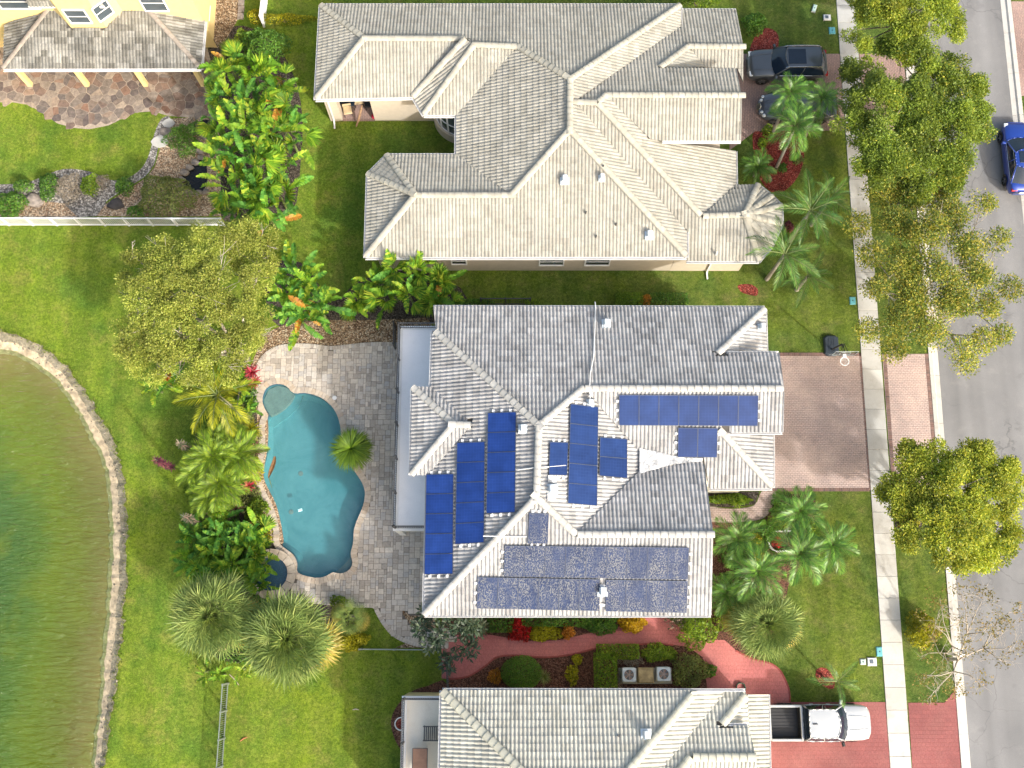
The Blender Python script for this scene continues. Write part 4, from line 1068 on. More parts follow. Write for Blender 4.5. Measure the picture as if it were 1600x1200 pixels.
# ---------------------------------------------------------------- solar arrays: each panel a part
def solar_array(label, rows, mt, z=.16):
    """rows: (plane key, px quad TL TR BR BL, columns, rows)"""
    first = PS[rows[0][0]].hit(*rows[0][1][0]); root = thing('solar_array', first, label, 'solar panels', 'solar arrays on the grey roof')
    for key, quad, nc, nr in rows:
        pl = PS[key]; S, T, N = pl.frame(); c = [pl.hit(*q) + N*z for q in quad]
        bil = lambda u, v: (c[0]*(1-u) + c[1]*u)*(1-v) + (c[3]*(1-u) + c[2]*u)*v
        for i in range(nc):
            for j in range(nr):
                g = .006; u0, u1, v0, v1 = i/nc+g/nc, (i+1)/nc-g/nc, j/nr+g/nr, (j+1)/nr-g/nr
                q = [bil(u0, v0), bil(u1, v0), bil(u1, v1), bil(u0, v1)]; cc = sum(q, Vector())/4; fr = [cc + (p-cc)*.975 for p in q]
                wide = (q[1]-q[0]).length > (q[3]-q[0]).length; cu, cv = (10, 6) if wide else (6, 10)
                me = bpy.data.meshes.new('solar_panel'); O = first
                me.from_pydata([tuple(p - O) for p in fr[::-1]], [], [(0, 1, 2, 3)]); me.materials.append(mt)
                at = me.attributes.new('cell', 'FLOAT_VECTOR', 'CORNER')
                for k_, uv in enumerate(((0, cv), (cu, cv), (cu, 0), (0, 0))): at.data[k_].vector = (uv[0], uv[1], 0)
                pn = link('solar_panel', me, root)
                m = MB()
                for a in range(4):
                    b = (a+1) % 4
                    m.face([q[b]+N*.012, q[a]+N*.012, fr[a]+N*.012, fr[b]+N*.012]); m.face([q[a]-N*.035, q[a]+N*.012, q[b]+N*.012, q[b]-N*.035]); m.face([fr[b]+N*.012, fr[a]+N*.012, fr[a]-N*.01, fr[b]-N*.01])
                link('panel_frame', m.mesh('panel_frame', M_ALU, O), pn)
        # rails and clamps poking out at both ends
        for e in (0, 1):
            for tt in ((.2, .5, .8)):
                long_u = (c[1]-c[0]).length >= (c[3]-c[0]).length * .999
                p = (bil(e, tt) if long_u else bil(tt, e)); d = ((c[1]-c[0]) if long_u else (c[3]-c[0])).normalized()*(1 if e else -1)
                m = MB(); m.bar(p - d*.1 - N*.06, p + d*.14 - N*.06, .06, .05, N); m.box((-.07,-.07,-.17), (.07,.07,-.04), Matrix.Translation(p + d*.1))
                m.build('mounting_rail', M_GUTTER, root)
    return root
solar_array('stepped blue solar array of three columns on the roof slope facing the pool', [('W', [(668,742),(711,741),(710,897),(665,898)], 1, 5), ('W', [(716,692.5),(760,691),(758.5,848),(713,851)], 1, 5), ('W', [(764,646),(808.5,644.5),(807,801),(761.5,803)], 1, 5)], M_PV)
solar_array('cross shaped solar array on the inner roof slope beside the main ridge', [('E', [(889,632),(933,637),(931,791),(885,787)], 1, 5), ('E', [(857,691),(886,692),(884,744),(855.5,743)], 1, 1), ('E', [(935,684),(978,687),(978,748),(934,744)], 1, 2)], M_PVD)
solar_array('row of seven solar panels with two below on the garage roof slope', [('GS', [(967,616),(1184,617),(1183,665),(967,664)], 7, 1), ('GS', [(1059,667),(1120.5,668),(1119.5,714),(1058,713.5)], 2, 1)], M_PVD)
solar_array('glare speckled two row solar array with one panel on top above the red path', [('S', [(826.5,800),(857.5,801),(856,848),(824.5,848)], 1, 1), ('S', [(788.5,851),(1076,854),(1074,904),(787,899)], 9, 1), ('S', [(747,900),(937,903.5),(936,953),(745,949)], 6, 1), ('S', [(946,904),(1074,906),(1072,956),(945.5,953.5)], 4, 1)], M_PVS)

# ---------------------------------------------------------------- the cream roofed house above it
def house_cream():
    h = House('cream_house', (*P(850, 260).xy, 0), 'large single storey house with cream tiled hip roof at the top', 1, stagger=.0, flat=True)
    E = 3.65; p = {}
    p['N'] = eave(780, 8, E, 'N'); p['W'] = eave(497, 80, E, 'W'); p['NS'] = eave(560, 155, E, 'S'); p['BS'] = eave(690, 180, E, 'S')
    p['BW'] = edge_plane((645,151), (662,180), E, (-1, -.4)); p['MW'] = eave(713, 210, E, 'W'); p['E'] = off_of(p['MW'], 891, 163, 'E')
    p['S'] = eave(800, 402, E, 'S'); p['SN'] = eave(660, 242, E, 'N'); p['SW'] = eave(573, 335, E, 'W'); p['SC'] = edge_plane((575,272), (604,243), E, (-1, 1))
    p['G'] = off_of(p['E'], 1063, 42, 'N'); p['GS'] = off_of(p['G'], 1050, 149, 'S'); p['E3'] = off_of(p['G'], 940, 155, 'E'); p['S3'] = off_of(p['G'], 915, 161, 'S')
    p['SG'] = off_of(p['G'], 1120, 73, 'S'); p['TE'] = off_of(p['G'], 1075, 73, 'E'); p['TN'] = off_of(p['S3'], 1130, 338, 'N')
    h.plane(p['N'], [(501,8),(1063,8),(891,124),(809,73),(741,70),(727,61),(569,60)])
    h.plane(p['W'], [(501,8),(569,60),(493,155)]); h.plane(p['NS'], [(493,155),(569,60),(727,61),(645,152)])
    h.plane(p['BW'], [(645,151),(727,61),(741,70),(662,180)]); h.plane(p['BS'], [(662,180),(741,70),(809,73),(713.5,180)])
    h.plane(p['MW'], [(809,73),(891,124),(890,203),(799,305),(713,243),(713.5,180)])
    h.plane(p['SN'], [(604,242.5),(713,242.5),(799,305),(649,305)]); h.plane(p['SC'], [(575,272),(604,243),(649,305)]); h.plane(p['SW'], [(575,272),(649,305),(571,402)])
    h.plane(p['S'], [(571,402),(649,305),(799,305),(890,203),(1073,401)])
    h.plane(p['E'], [(891,124),(1063,8),(1063,42),(897,159),(1073,362),(1073,401),(890,203)])
    h.plane(p['G'], [(897,159),(1063,42),(1063,15.5),(1150,16),(1161,73),(1075,73),(1031,106),(1150,107),(1158,149),(947,149),(933,161)])
    h.plane(p['GS'], [(947,149),(1159,149),(1157.5,220),(1035,220),(1017,218)])
    h.plane(p['E3'], [(933,161),(947,149),(1017,218),(1035,221),(1149,236),(1150,290),(1096,338)])
    h.plane(p['S3'], [(897,160),(933,161),(1096,338),(1163,336),(1186,408),(1073,408),(1073,362)])
    h.plane(p['SG'], [(1077,74),(1161,74),(1161,128),(1152,107),(1103,105)]); h.plane(p['TE'], [(1031,106),(1075,73),(1103,105)])
    apex = p['S3'].hit(1163, 336); ez = p['S3'].hit(1186, 408).z
    ring = [(1150,288.5),(1184,289),(1206,306),(1221,322),(1221.5,350),(1206,384),(1186,408)]
    R3 = [P(x, y, ez) for x, y in ring]
    tn = plane3(p['S3'].hit(1098, 338), apex, R3[1]); h.plane3d(tn, [p['S3'].hit(1098, 338), P(1150, 289, ez+.02), R3[1], apex])
    for a, b in zip(R3[1:], R3[2:]): h.plane3d(plane3(a, b, apex), [a, b, apex])
    def hi(a, b, *ks):
        f = lambda q: max((p[k].hit(*q) for k in ks), key=lambda v: v.z)
        return (f(a), f(b))
    caps = [hi((502,9),(569,60),'N','W'), hi((494,154),(569,60),'W','NS'), hi((569,60.5),(727,61),'N','NS'), hi((645,151),(727,61),'NS','BW'), hi((662,179),(741,70),'BW','BS'), hi((741,70.5),(809,73),'N','BS'),
            hi((809,73),(891,124),'N','MW'), hi((1062,9),(891,124),'N','E'), hi((891,124),(890,203),'MW','E'), hi((799,305),(890,203),'MW','S'), hi((649,305.5),(799,305.5),'SN','S'), hi((571,401),(649,305),'SW','S'),
            hi((604,243),(649,305),'SN','SC'), hi((575,272),(649,305),'SC','SW'), hi((1072,400),(890,203),'S','E'), hi((897,160),(933,161),'G','S3'), hi((933,161),(947,149),'G','E3'), hi((947,149),(1158,149.5),'G','GS'),
            hi((1095,337),(933,161),'E3','S3'), hi((1031,106),(1075,73),'G','TE'), hi((1075,73),(1161,73.5),'G','SG'), (p['S3'].hit(1098, 338), apex)]
    caps += [(a, apex) for a in (R3[1], R3[2], R3[3], R3[4], R3[5], R3[6])]
    for a, b, k in (((501,8),(1063,8),'N'), ((501,8),(493,155),'W'), ((493,155),(645,152),'NS'), ((645,151),(662,180),'BW'), ((662,180),(713.5,180),'BS'), ((713.5,180),(713,243),'MW'), ((604,242.5),(713,242.5),'SN'), ((575,272),(604,243),'SC'),
                    ((575,272),(571,402),'SW'), ((571,402),(1073,402),'S'), ((1073,362),(1073,401),'E'), ((1063,8),(1063,42),'E'), ((1063,15.5),(1150,16),'G'), ((1035,220),(1157.5,220),'GS'), ((1149,236),(1150,290),'E3'), ((1073,408),(1186,408),'S3')):
        A, B = p[k].hit(*a), p[k].hit(*b); d = (B-A).xy; out = Vector((d.y, -d.x))
        if out.dot(p[k].f) < 0: A, B = B, A
        h.gutter(A, B)
    for a, b in zip(R3[1:], R3[2:]):
        d = (b-a).xy; A, B = (a, b) if Vector((d.y, -d.x)).dot((a+b).xy/2 - apex.xy) > 0 else (b, a)
        h.gutter(A, B)
    h.finish(caps, .185)
    # walls: inset half a metre from the eaves
    o = .5; at = lambda x, y: P(x, y, E)
    xw = at(497, 80).x; yn = at(700, 8).y - o; ys1 = at(560, 155).y + o; yb = at(690, 180).y + o; xm = at(713, 210).x + o; ysn = at(660, 242).y - o; xsw = at(573, 335).x + o; ys_ = at(800, 402).y + o; xe = at(1073, 380).x - .3; xg = p['GS'].hit(1150, 220).x - .45
    yg = p['GS'].hit(1100, 220).y + .4; xe3 = p['E3'].hit(1149, 260).x - .4; ys3 = p['S3'].hit(1100, 408).y + .4
    x_l = P(586, 191).x; 
    WZ = E - .1
    xv = p['E'].hit(1063, 42).x - .6; EZ = p['S3'].hit(1120, 408).z - .12
    h.walls([(x_l, yn), (xv, yn), (xv, ys_), (xsw, ys_), (xsw, ysn-1.0), (xsw+1.0, ysn), (xm, ysn), (xm, ys1), (x_l, ys1)], WZ)
    h.walls([(xv+.003, yn-.6), (xg, yn-.6), (xg, yg), (xe3, yg), (xe3, ys3+3), (xe3+1.2, ys3+1.6), (xe3+.9, ys3), (xv+.003, ys3)], EZ, 0, 'east_wall')
    # curved breakfast bay with its window band
    cx, cy, r = xm, yb + 1.15, 2.1
    arc = [(cx + r*math.cos(a)*1.0, cy + r*.85*math.sin(a)) for a in [R(180 + 90*i/10) for i in range(11)]]
    m = MB()
    for a, b in zip(arc, arc[1:]): m.face([(*a, 0), (*b, 0), (*b, .85), (*a, .85)][::-1]); m.face([(*a, .85), (*b, .85), (cx, cy, .85)])
    m.build('bay_wall', M_STUC[1], h.root)
    arc2 = [(cx + (r-.18)*math.cos(a), cy + (r-.18)*.85*math.sin(a)) for a in [R(180 + 90*i/10) for i in range(11)]]
    m = MB()
    for a, b in zip(arc2, arc2[1:]): m.face([(*a, .85), (*b, .85), (*b, WZ), (*a, WZ)][::-1])
    wv = m.build('window', M_GLASS, h.root); m = MB()
    for i in range(0, 11, 2): m.box((-.05, -.05, .85), (.05, .05, WZ), Matrix.Translation((*arc2[i], 0)))
    for z in (.9, 1.9):
        for a, b in zip(arc2, arc2[1:]): m.bar((*a, z), (*b, z), .07, .07)
    link('frame', m.mesh('frame', M_WHITE, org(h.root)), wv)
    # corner porch: column pier, paved floor
    xp = P(536, 191).x; yp = P(536, 191).y
    m = MB(); m.box((xp-.75, ys1-.02, 0), (xp-.02, ys1+.5, WZ)); m.build('porch_pier', M_STUC[1], h.root)
    m = MB(); m.box((xw+o, ys1+.5, 0), (xw+o+.25, yn, WZ)); m.build('porch_side_wall', M_STUC[1], h.root)
    m = MB(); m.box((xw+o+.25, ys1-.02, 0), (x_l, yn, .05)); m.build('porch_floor', M_DRIVE1, h.root)
    m = MB(); m.box((xw+o, ys1, WZ-.25), (x_l, ys1+.3, WZ)); m.build('porch_beam', M_STUC[1], h.root)
    # south wall windows
    for px, wd, ht, zc, dk in ((717, .8, 1.0, 1.75, 1), (862, 1.35, 1.1, 1.62, 0), (934, 1.35, 1.1, 1.62, 1), (1008, .95, .45, 2.35, 0), (812, .9, .45, 2.35, 0)):
        window(h.root, (P(px, 412, 1.7).x, ys_, zc), (0, -1, 0), wd, ht, dk)
    # downspouts with splash elbow
    for px, py, ysl in ((1104, 427, ys3), (523, 192, ys1)):
        b = P(px, py); q = [(b.x, ysl-.08, E-.25), (b.x, ysl-.08, .25), (b.x, ysl-.22, .10), (b.x + .02, ysl-.55, .07)]
        m = MB()
        for a, c in zip(q, q[1:]): m.bar(a, c, .09, .07)
        m.build('downspout', M_GUTTER, h.root)
    # garage doors face the street
    for yy in (P(1150, 115).y, P(1150, 190).y):
        m = MB(); m.box((xg, yy-1.3, .05), (xg+.03, yy+1.3, 2.2)); g = m.build('garage_door', M_WHITE, h.root)
        for k in range(1, 4):
            m = MB(); m.box((xg+.03, yy-1.28, .05+k*.54-.02), (xg+.04, yy+1.28, .05+k*.54+.02)); link('panel_groove', m.mesh('panel_groove', M_GUTTER, org(h.root)), g)
    for px, py, k in ((882,283,'S'), (940,280,'S'), (1014,369,'S')): vent(h.root, p[k].hit(px, py) + Vector((0, 0, .04)), sz=.33 if px != 940 else .25)
    for px, py, k in ((915,334,'S'), (962,352,'S'), (942,262,'S'), (931,371,'S')):
        q = p[k].hit(px, py); m = MB(); m.tube([q, q + Vector((0, 0, .32))], .05, 8); m.build('vent_pipe', M_RAIL, h.root)
    return h, p
HC, PC = house_cream()

# ---------------------------------------------------------------- the pale roofed house cut by the bottom of the picture
def house_pale():
    h = House('pale_house', (*P(930, 1160).xy, 0), 'house with pale ivory ribbed roof tiles at the bottom edge', 3)
    E = 6.3; p = {}
    p['N'] = eave(900, 1079, E, 'N'); p['W'] = eave(690, 1140, E, 'W'); p['E'] = off_of(p['N'], 1080, 1086, 'E'); p['G'] = off_of(p['E'], 1127, 1088, 'N')
    p['GS'] = off_of(p['G'], 1130, 1183, 'S'); p['T'] = off_of(p['G'], 1126, 1134, 'E'); p['ES'] = eave(1200, 1140, 3.7, 'E', .3)
    h.plane(p['N'], [(691,1079),(1081,1079),(1081,1086),(934,1260),(870,1260)]); h.plane(p['W'], [(691,1079),(870,1260),(868,1330),(686,1330)])
    h.plane(p['E'], [(1081,1079),(1128,1080),(1128,1088),(985,1260),(934,1260)])
    h.plane(p['G'], [(1128,1080),(1165,1081),(1165,1086),(1126,1134),(1170,1134),(1180,1183),(1080,1183),(1020,1260),(985,1260)])
    h.plane(p['T'], [(1126,1134),(1166,1084),(1169,1134)]); h.plane(p['GS'], [(1080,1183),(1181,1183),(1184,1330),(1010,1330),(1010,1262)])
    h.plane(p['ES'], [(1167,1085),(1199.5,1085),(1204,1330),(1178,1330),(1176,1180),(1169,1134)])
    def hi(a, b, *ks):
        f = lambda q: max((p[k].hit(*q) for k in ks), key=lambda v: v.z)
        return (f(a), f(b))
    caps = [hi((692,1081),(868,1258),'N','W'), hi((1080,1087),(936,1258),'N','E'), hi((1164,1088),(1127,1133),'G','T'), hi((1082,1183),(1180,1183),'G','GS'), hi((1078,1184),(1020,1256),'G','GS')]
    for a, b, k in (((691,1079),(1165,1080),'N'), ((690,1079),(684,1330),'W'), ((1138,1134),(1170,1134),'G'), ((1199.5,1085),(1204,1330),'ES')):
        A, B = p[k].hit(*a), p[k].hit(*b)
        if k == 'W': A, B = P(690.5,1079,E), P(685,1330,E)
        d = (B-A).xy; out = Vector((d.y, -d.x))
        if out.dot(p[k].f) < 0: A, B = B, A
        h.gutter(A, B)
    h.finish(caps, .21)
    x0 = P(704, 1140, E).x; y1 = p['N'].hit(900, 1079).y - .5; x1 = p['T'].hit(1165, 1110).x - .5; y0 = P(900, 1330, E).y; x2 = P(1190, 1140, 3.7).x
    h.walls([(x0, y0), (x2, y0), (x2, y1-.3), (x1, y1-.3), (x1, y1), (x0, y1)], 3.4); h.walls([(x0, y0), (x1, y0), (x1, y1-1.5), (x1-3.5, y1-1.5), (x1-3.5, y1), (x0, y1)], 5.4, 3.4, 'upper_wall')
    TZ = 3.6; tx0 = P(627.5, 1140, TZ).x; ty1 = P(660, 1088, TZ).y
    m = MB(); m.box((tx0, y0, 0), (x0+.2, ty1, TZ-.05)); m.build('terrace_wall', M_STUC[3], h.root)
    m = MB(); m.box((tx0+.25, y0, TZ-.05), (x0+.2, ty1-.2, TZ)); m.build('terrace_floor', M_DECKC, h.root)
    m = MB(); m.box((tx0-.02, y0, TZ-.05), (tx0+.25, ty1+.02, TZ+.03)); m.box((tx0+.25, ty1-.2, TZ-.05), (x0+.2, ty1+.02, TZ+.03)); m.build('terrace_curb', M_WHITE, h.root)
    def rail(a, b, ht=1.0, gap=.115):
        a, b = Vector((*a, TZ+.02)), Vector((*b, TZ+.02)); d = b-a; Ls = d.length; d.normalize()
        m = MB(); m.bar(a+Vector((0,0,ht)), b+Vector((0,0,ht)), .06, .045); m.bar(a+Vector((0,0,.09)), b+Vector((0,0,.09)), .035, .03); m.build('rail', M_RAIL, h.root)
        bm = MB(); bm.box((-.011, -.011, .09), (.011, .011, ht-.02)); me = bm.mesh('baluster', M_RAIL)
        pm = MB(); pm.box((-.045, -.045, 0), (.045, .045, ht+.02)); pm.lathe((0, 0, ht+.02), [(.06, 0), (.075, .03), (.04, .09)], 10); pme = pm.mesh('rail_post', M_RAIL)
        k = int(Ls/gap); q = max(1, round(Ls/2.0))
        for i in range(1, k): link('baluster', me, h.root, Matrix.Translation(a + d*(i*Ls/k) - org(h.root)))
        for i in range(q+1): link('rail_post', pme, h.root, Matrix.Translation(a + d*(i*Ls/q) - org(h.root)))
    rail((tx0+.12, y0+2.5), (tx0+.12, ty1-.09)); rail((tx0+.12, ty1-.09), (x0-.1, ty1-.09))
    vent(h.root, p['N'].hit(1009, 1147) + Vector((0, 0, .06)), sz=.34)
    q = p['N'].hit(966, 1149); m = MB(); m.tube([q, q+Vector((0, 0, .3))], .05, 8); m.build('vent_pipe', M_RAIL, h.root)
    m = MB(); q = p['ES'].hit(1199, 1100); m.bar((q.x-.12, q.y-.3, 3.45), (q.x-.12, q.y-.3, .1), .08, .07); m.build('downspout', M_GUTTER, h.root)
    return h, p, (tx0, x0, ty1, TZ)
HP, PP, TERR = house_pale()

# ---------------------------------------------------------------- the yellow house cut by the top edge
def house_yellow():
    h = House('yellow_house', (*P(160, 40).xy, 0), 'two storey yellow stucco house with weathered grey porch roof', 4)
    E = 2.95; p = {}
    p['S'] = eave(160, 108, E, 'S', .36); p['W'] = eave(5, 108, E, 'W', .36); p['E'] = eave(314, 107, E, 'E', .36)
    h.plane(p['S'], [(5,108),(76,15),(110,15),(112,44),(165,44),(190,15),(231,15),(314,107)])
    h.plane(p['W'], [(5,108),(8,39),(72,16)]); h.plane(p['E'], [(314,107),(231,15),(320,33)])
    caps = [(p['S'].hit(5,107), p['S'].hit(75,16)), (p['S'].hit(313,106), p['S'].hit(231,16))]
    A, B = P(5, 108, E), P(314, 107.5, E); h.gutter(A, B); A = P(314, 107, E); B = P(320, 33, E); h.gutter(A, B)
    h.finish(caps, .14)
    # upper storey wall with the window bay
    f = lambda x, y: p['S'].hit(x, y)
    yw = f(90, 17).y; zt = 6.6
    b1, b2, b3, b4 = f(86, 17).xy, f(111, 43).xy, f(166, 43).xy, f(192, 17).xy
    xL, xR = P(-200, 30, 4).x, P(318, 33, 3.0).x
    yy = yw + 6
    h.walls([(xL, yw-.02), (b1.x, yw-.02), tuple(b2), tuple(b3), (b4.x, yw-.02), (xR, yw-.02), (xR, yy), (xL, yy)], zt, 2.0, 'upper_wall')
    xg = P(333, 74).x
    h.walls([(xL, yw+.05), (xR+.0, yw+.05), (xR, P(333, 74).y), (xg, P(333, 74).y), (xg, yy), (xL, yy)], 4.2, 0, 'lower_wall')
    # bay and wall windows
    zc = lambda px, py, y: None
    def wall_point(px, py, a, n):           # where the ray meets the wall through a with normal n
        d = ray(px, py); o = Vector((0, 0, H)); n = Vector((*n, 0)); a = Vector((*a, 0)); t = (a - o).dot(n) / d.dot(n); return o + d*t
    c = wall_point(121, 25, b2, (0, -1)); window(h.root, (c.x, c.y, c.z), (0, -1, 0), 1.15, 1.25)
    d = (b4-b3).normalized(); n = Vector((d.y, -d.x)); c = wall_point(160, 16, b3, n); window(h.root, c, (n.x, n.y, 0), .9, 1.2)
    c = wall_point(239, 4, (0, yw-.02), (0, -1)); window(h.root, c, (0, -1, 0), 1.3, 1.5)
    c = wall_point(25, 2, (0, yw-.02), (0, -1)); window(h.root, c, (0, -1, 0), 2.2, 1.3)
    # little tiled hood over the bay
    hz = zt - 1.0; q = [P(44, 9, hz), P(163, 9, hz), P(150, -6, hz+.6), P(58, -6, hz+.6)]
    m = MB(); m.face(q); m.face([a - Vector((0, 0, .12)) for a in q][::-1])
    for i in range(4): m.face([q[i]-Vector((0,0,.12)), q[(i+1)%4]-Vector((0,0,.12)), q[(i+1)%4], q[i]])
    m.build('bay_roof', M_TILE[4], h.root)
    h2 = MB(); S3 = plane3(q[0], q[1], q[2]); S, T, N = S3.frame()
    tf = tile_faces(); 
    for i in range(10):
        for j in range(2):
            o = q[0] + (q[1]-q[0]).normalized()*(i*.4+.05) + T*(j*.37) + N*.01; h2.tint = random.random()
            for fc in tf: h2.face([o + S*a[0] + T*a[1] + N*a[2] for a in fc])
    o = h2.build('bay_roof_tiles', M_TILE[4], h.root); o['kind'] = 'stuff'
    m = MB(); m.bar(q[0] - Vector((0,.03,.08)), q[1] - Vector((0,.03,.08)), .06, .16); m.build('gutter', M_GUTTER, h.root)
    # porch columns
    for px in (51, 140, 231.5, 321.5):
        b = P(px, 136); m = MB(); m.box((b.x-.28, b.y, 0), (b.x, b.y+.28, E-.12)); m.build('porch_column', M_STUC[4], h.root)
    # side wall window by the gravel
    window(h.root, (xg, P(333, 60).y + .9, 2.2), (1, 0, 0), .9, 1.6)
    return h, p
HY, PY = house_yellow()
# ================================================================== VEHICLES (local frame: x forward, y left, z up)
def loft(m, secs, half):
    """secs: (x, half width, top z, bottom z, crown); half: list of functions giving (y, z)"""
    rows = []
    for x, w_, zt, zb, cr in secs:
        h_ = [(w_*.86, zb), (w_*.975, zb+.10), (w_, zb+(zt-zb)*.42), (w_*.985, zb+(zt-zb)*.72), (w_*.95, zt-.05), (w_*.87, zt), (w_*.55, zt+cr*.7), (0, zt+cr)]
        rows.append([Vector((x, y, z)) for y, z in h_] + [Vector((x, -y, z)) for y, z in h_[-2::-1]])
    n = len(rows[0]); vs_ = [p for r in rows for p in r]; fs = []
    for i in range(len(rows)-1):
        for k in range(n-1): fs.append((i*n+k, i*n+k+1, (i+1)*n+k+1, (i+1)*n+k))
    fs.append(tuple(range(n))); fs.append(tuple((len(rows)-1)*n + k for k in range(n-1, -1, -1)))
    m.faces(vs_, fs)
def cabin(root, mt, base, top, bowf=.22, bowr=.10, crown=.035, glass=None, rails=False):
    """base=(x rear, x front, half width, z), top likewise; windows stand 5 mm proud"""
    glass = glass or M_GLASSD
    def ring(s):
        x0, x1, w_, z = s; fr = [(x1 - bowf*(u*u) , u*w_, z) for u in (-1, -.6, -.2, .2, .6, 1)]; re = [(x0 + bowr*(u*u), u*w_, z) for u in (1, .6, .2, -.2, -.6, -1)]
        side = lambda a, b: [tuple(a[k]+(b[k]-a[k])*t for k in range(3)) for t in (.25, .5, .75)]
        def bul(p): return (p[0], p[1]*1.03, p[2])
        return [Vector(p) for p in fr + [bul(q) for q in side(fr[-1], re[0])] + re + [bul(q) for q in side(re[-1], fr[0])]]
    b, t = ring(base), ring(top); n = len(b); m = MB(); mid = [(p*.45 + q*.55) + (Vector((p.x, p.y, 0)) - Vector(((base[0]+base[1])/2, 0, 0))).normalized()*.035 for p, q in zip(b, t)]
    c = Vector(((top[0]+top[1])/2, 0, top[3] + crown)); t2 = [p*.86 + c*.14 for p in t]; t2 = [Vector((p.x, p.y, top[3]+crown*.65)) for p in t2]
    m.faces(b + mid + t + t2 + [c], [(2*n+i, 2*n+(i+1) % n, 3*n+(i+1) % n, 3*n+i) for i in range(n)] + [(3*n+i, 3*n+(i+1) % n, 4*n) for i in range(n)])
    for k in (0, 5, 9, 14, 7, 16): m.tube([b[k], mid[k], t[k]], [.05, .042, .04] if k not in (7, 16) else [.03]*3, 6)     # pillars
    for k in range(n): m.tube([b[k], b[(k+1) % n]], .03, 5); m.tube([t[k], t[(k+1) % n]], .035, 5)
    cab = m.local('cabin', mt, root, True)
    def pane(name, idx, v0, v1, shrink=.07):
        mm = MB(); rows = []
        for v in (0.0, .55, 1.0):
            row = []
            for k in idx:
                p = (b[k]*(1-v/.55) + mid[k]*(v/.55)) if v < .55 else (mid[k]*(1-(v-.55)/.45) + t[k]*((v-.55)/.45)); row.append(p)
            cc = (row[0] + row[-1])/2; rows.append(row)
        ctr = Vector(((base[0]+base[1])/2, 0, base[3])); a = rows[0][0]; nn = (rows[0][-1]-a).cross(rows[2][0]-a).normalized()
        if nn.dot(sum(rows[1], Vector())/len(idx) - ctr) < 0: nn = -nn
        w_ = len(idx)
        mm.faces([p for r_ in rows for p in r_], [(i*w_+k, i*w_+k+1, (i+1)*w_+k+1, (i+1)*w_+k) for i in range(2) for k in range(w_-1)])
        return mm.local(name, glass, root, True)
    pane('windshield', [0, 1, 2, 3, 4, 5], .06, .96, .05); pane('rear_window', [9, 10, 11, 12, 13, 14], .12, .9, .08)
    pane('side_window', [5, 6, 7, 8, 9], .14, .9, .12); pane('side_window', [14, 15, 16, 17, 0], .14, .9, .12)
    return cab
def wheel(root, x, y, r=.35, wd=.24):
    s_ = 1 if y > 0 else -1; m = MB(); n = 22
    prof = [(r*.62, .0), (r*.93, .0), (r, .04), (r, wd-.04), (r*.93, wd), (r*.62, wd)]
    rot = Matrix.Rotation(R(90), 4, 'X')
    for (r0, a0), (r1, a1) in zip(prof, prof[1:]):
        for k in range(n):
            t0, t1 = 2*math.pi*k/n, 2*math.pi*(k+1)/n; q = lambda rr, aa, tt: (rr*math.cos(tt), (aa-wd/2)*s_, rr*math.sin(tt))
            m.face([q(r0,a0,t0), q(r0,a0,t1), q(r1,a1,t1), q(r1,a1,t0)])
    w_ = link('wheel', m.mesh('wheel', M_TYRE), root, Matrix.Translation((x, y, r)))
    m = MB(); yo = s_*(wd/2-.02)
    m.face([(r*.62*math.cos(2*math.pi*k/n), yo - s_*.06, r*.62*math.sin(2*math.pi*k/n)) for k in range(n)])
    for k in range(5):
        a = 2*math.pi*k/5; d = Vector((math.cos(a), 0, math.sin(a))); m.bar(Vector((0, yo, 0)), d*(r*.62) + Vector((0, yo, 0)), .07, .03, (0, 1, 0))
    link('rim', m.mesh('rim', M_RIM), w_)
    m = MB()
    arch = [(math.cos(R(a)), math.sin(R(a))) for a in range(-10, 191, 20)]
    yo = y + s_*(wd/2+.004)
    for (c0, s0), (c1, s1) in zip(arch, arch[1:]): m.face([(x+r*1.0*c0, yo-s_*.02, r+r*1.0*s0), (x+r*1.17*c0, yo+s_*.012, r+r*1.17*s0), (x+r*1.17*c1, yo+s_*.012, r+r*1.17*s1), (x+r*1.0*c1, yo-s_*.02, r+r*1.0*s1)])
    m.local('wheel_arch', M_BLACK, root)
def mirror(root, x, y, z, mt):
    s_ = 1 if y > 0 else -1; m = MB(); M = Matrix.Translation((x, y + s_*.13, z)) @ Matrix.Rotation(s_*R(-12), 4, 'Z'); m.bbox((-.07, -.11, -.07), (.07, .11, .09), .03, M); m.bar((x, y, z-.03), (x, y+s_*.06, z-.01), .05, .04)
    m.local('mirror', mt, root)
def lamp(root, name, pts, mt): m = MB(); m.face(pts); m.local(name, mt, root)
M_HL = plain('headlamp_glass', (.62, .66, .70), .1, spec=.8, var=.1); M_TL = plain('tail_lamp', (.35, .012, .012), .2, spec=.6); M_CHROME = plain('chrome_trim', (.62, .62, .63), .15, .95)

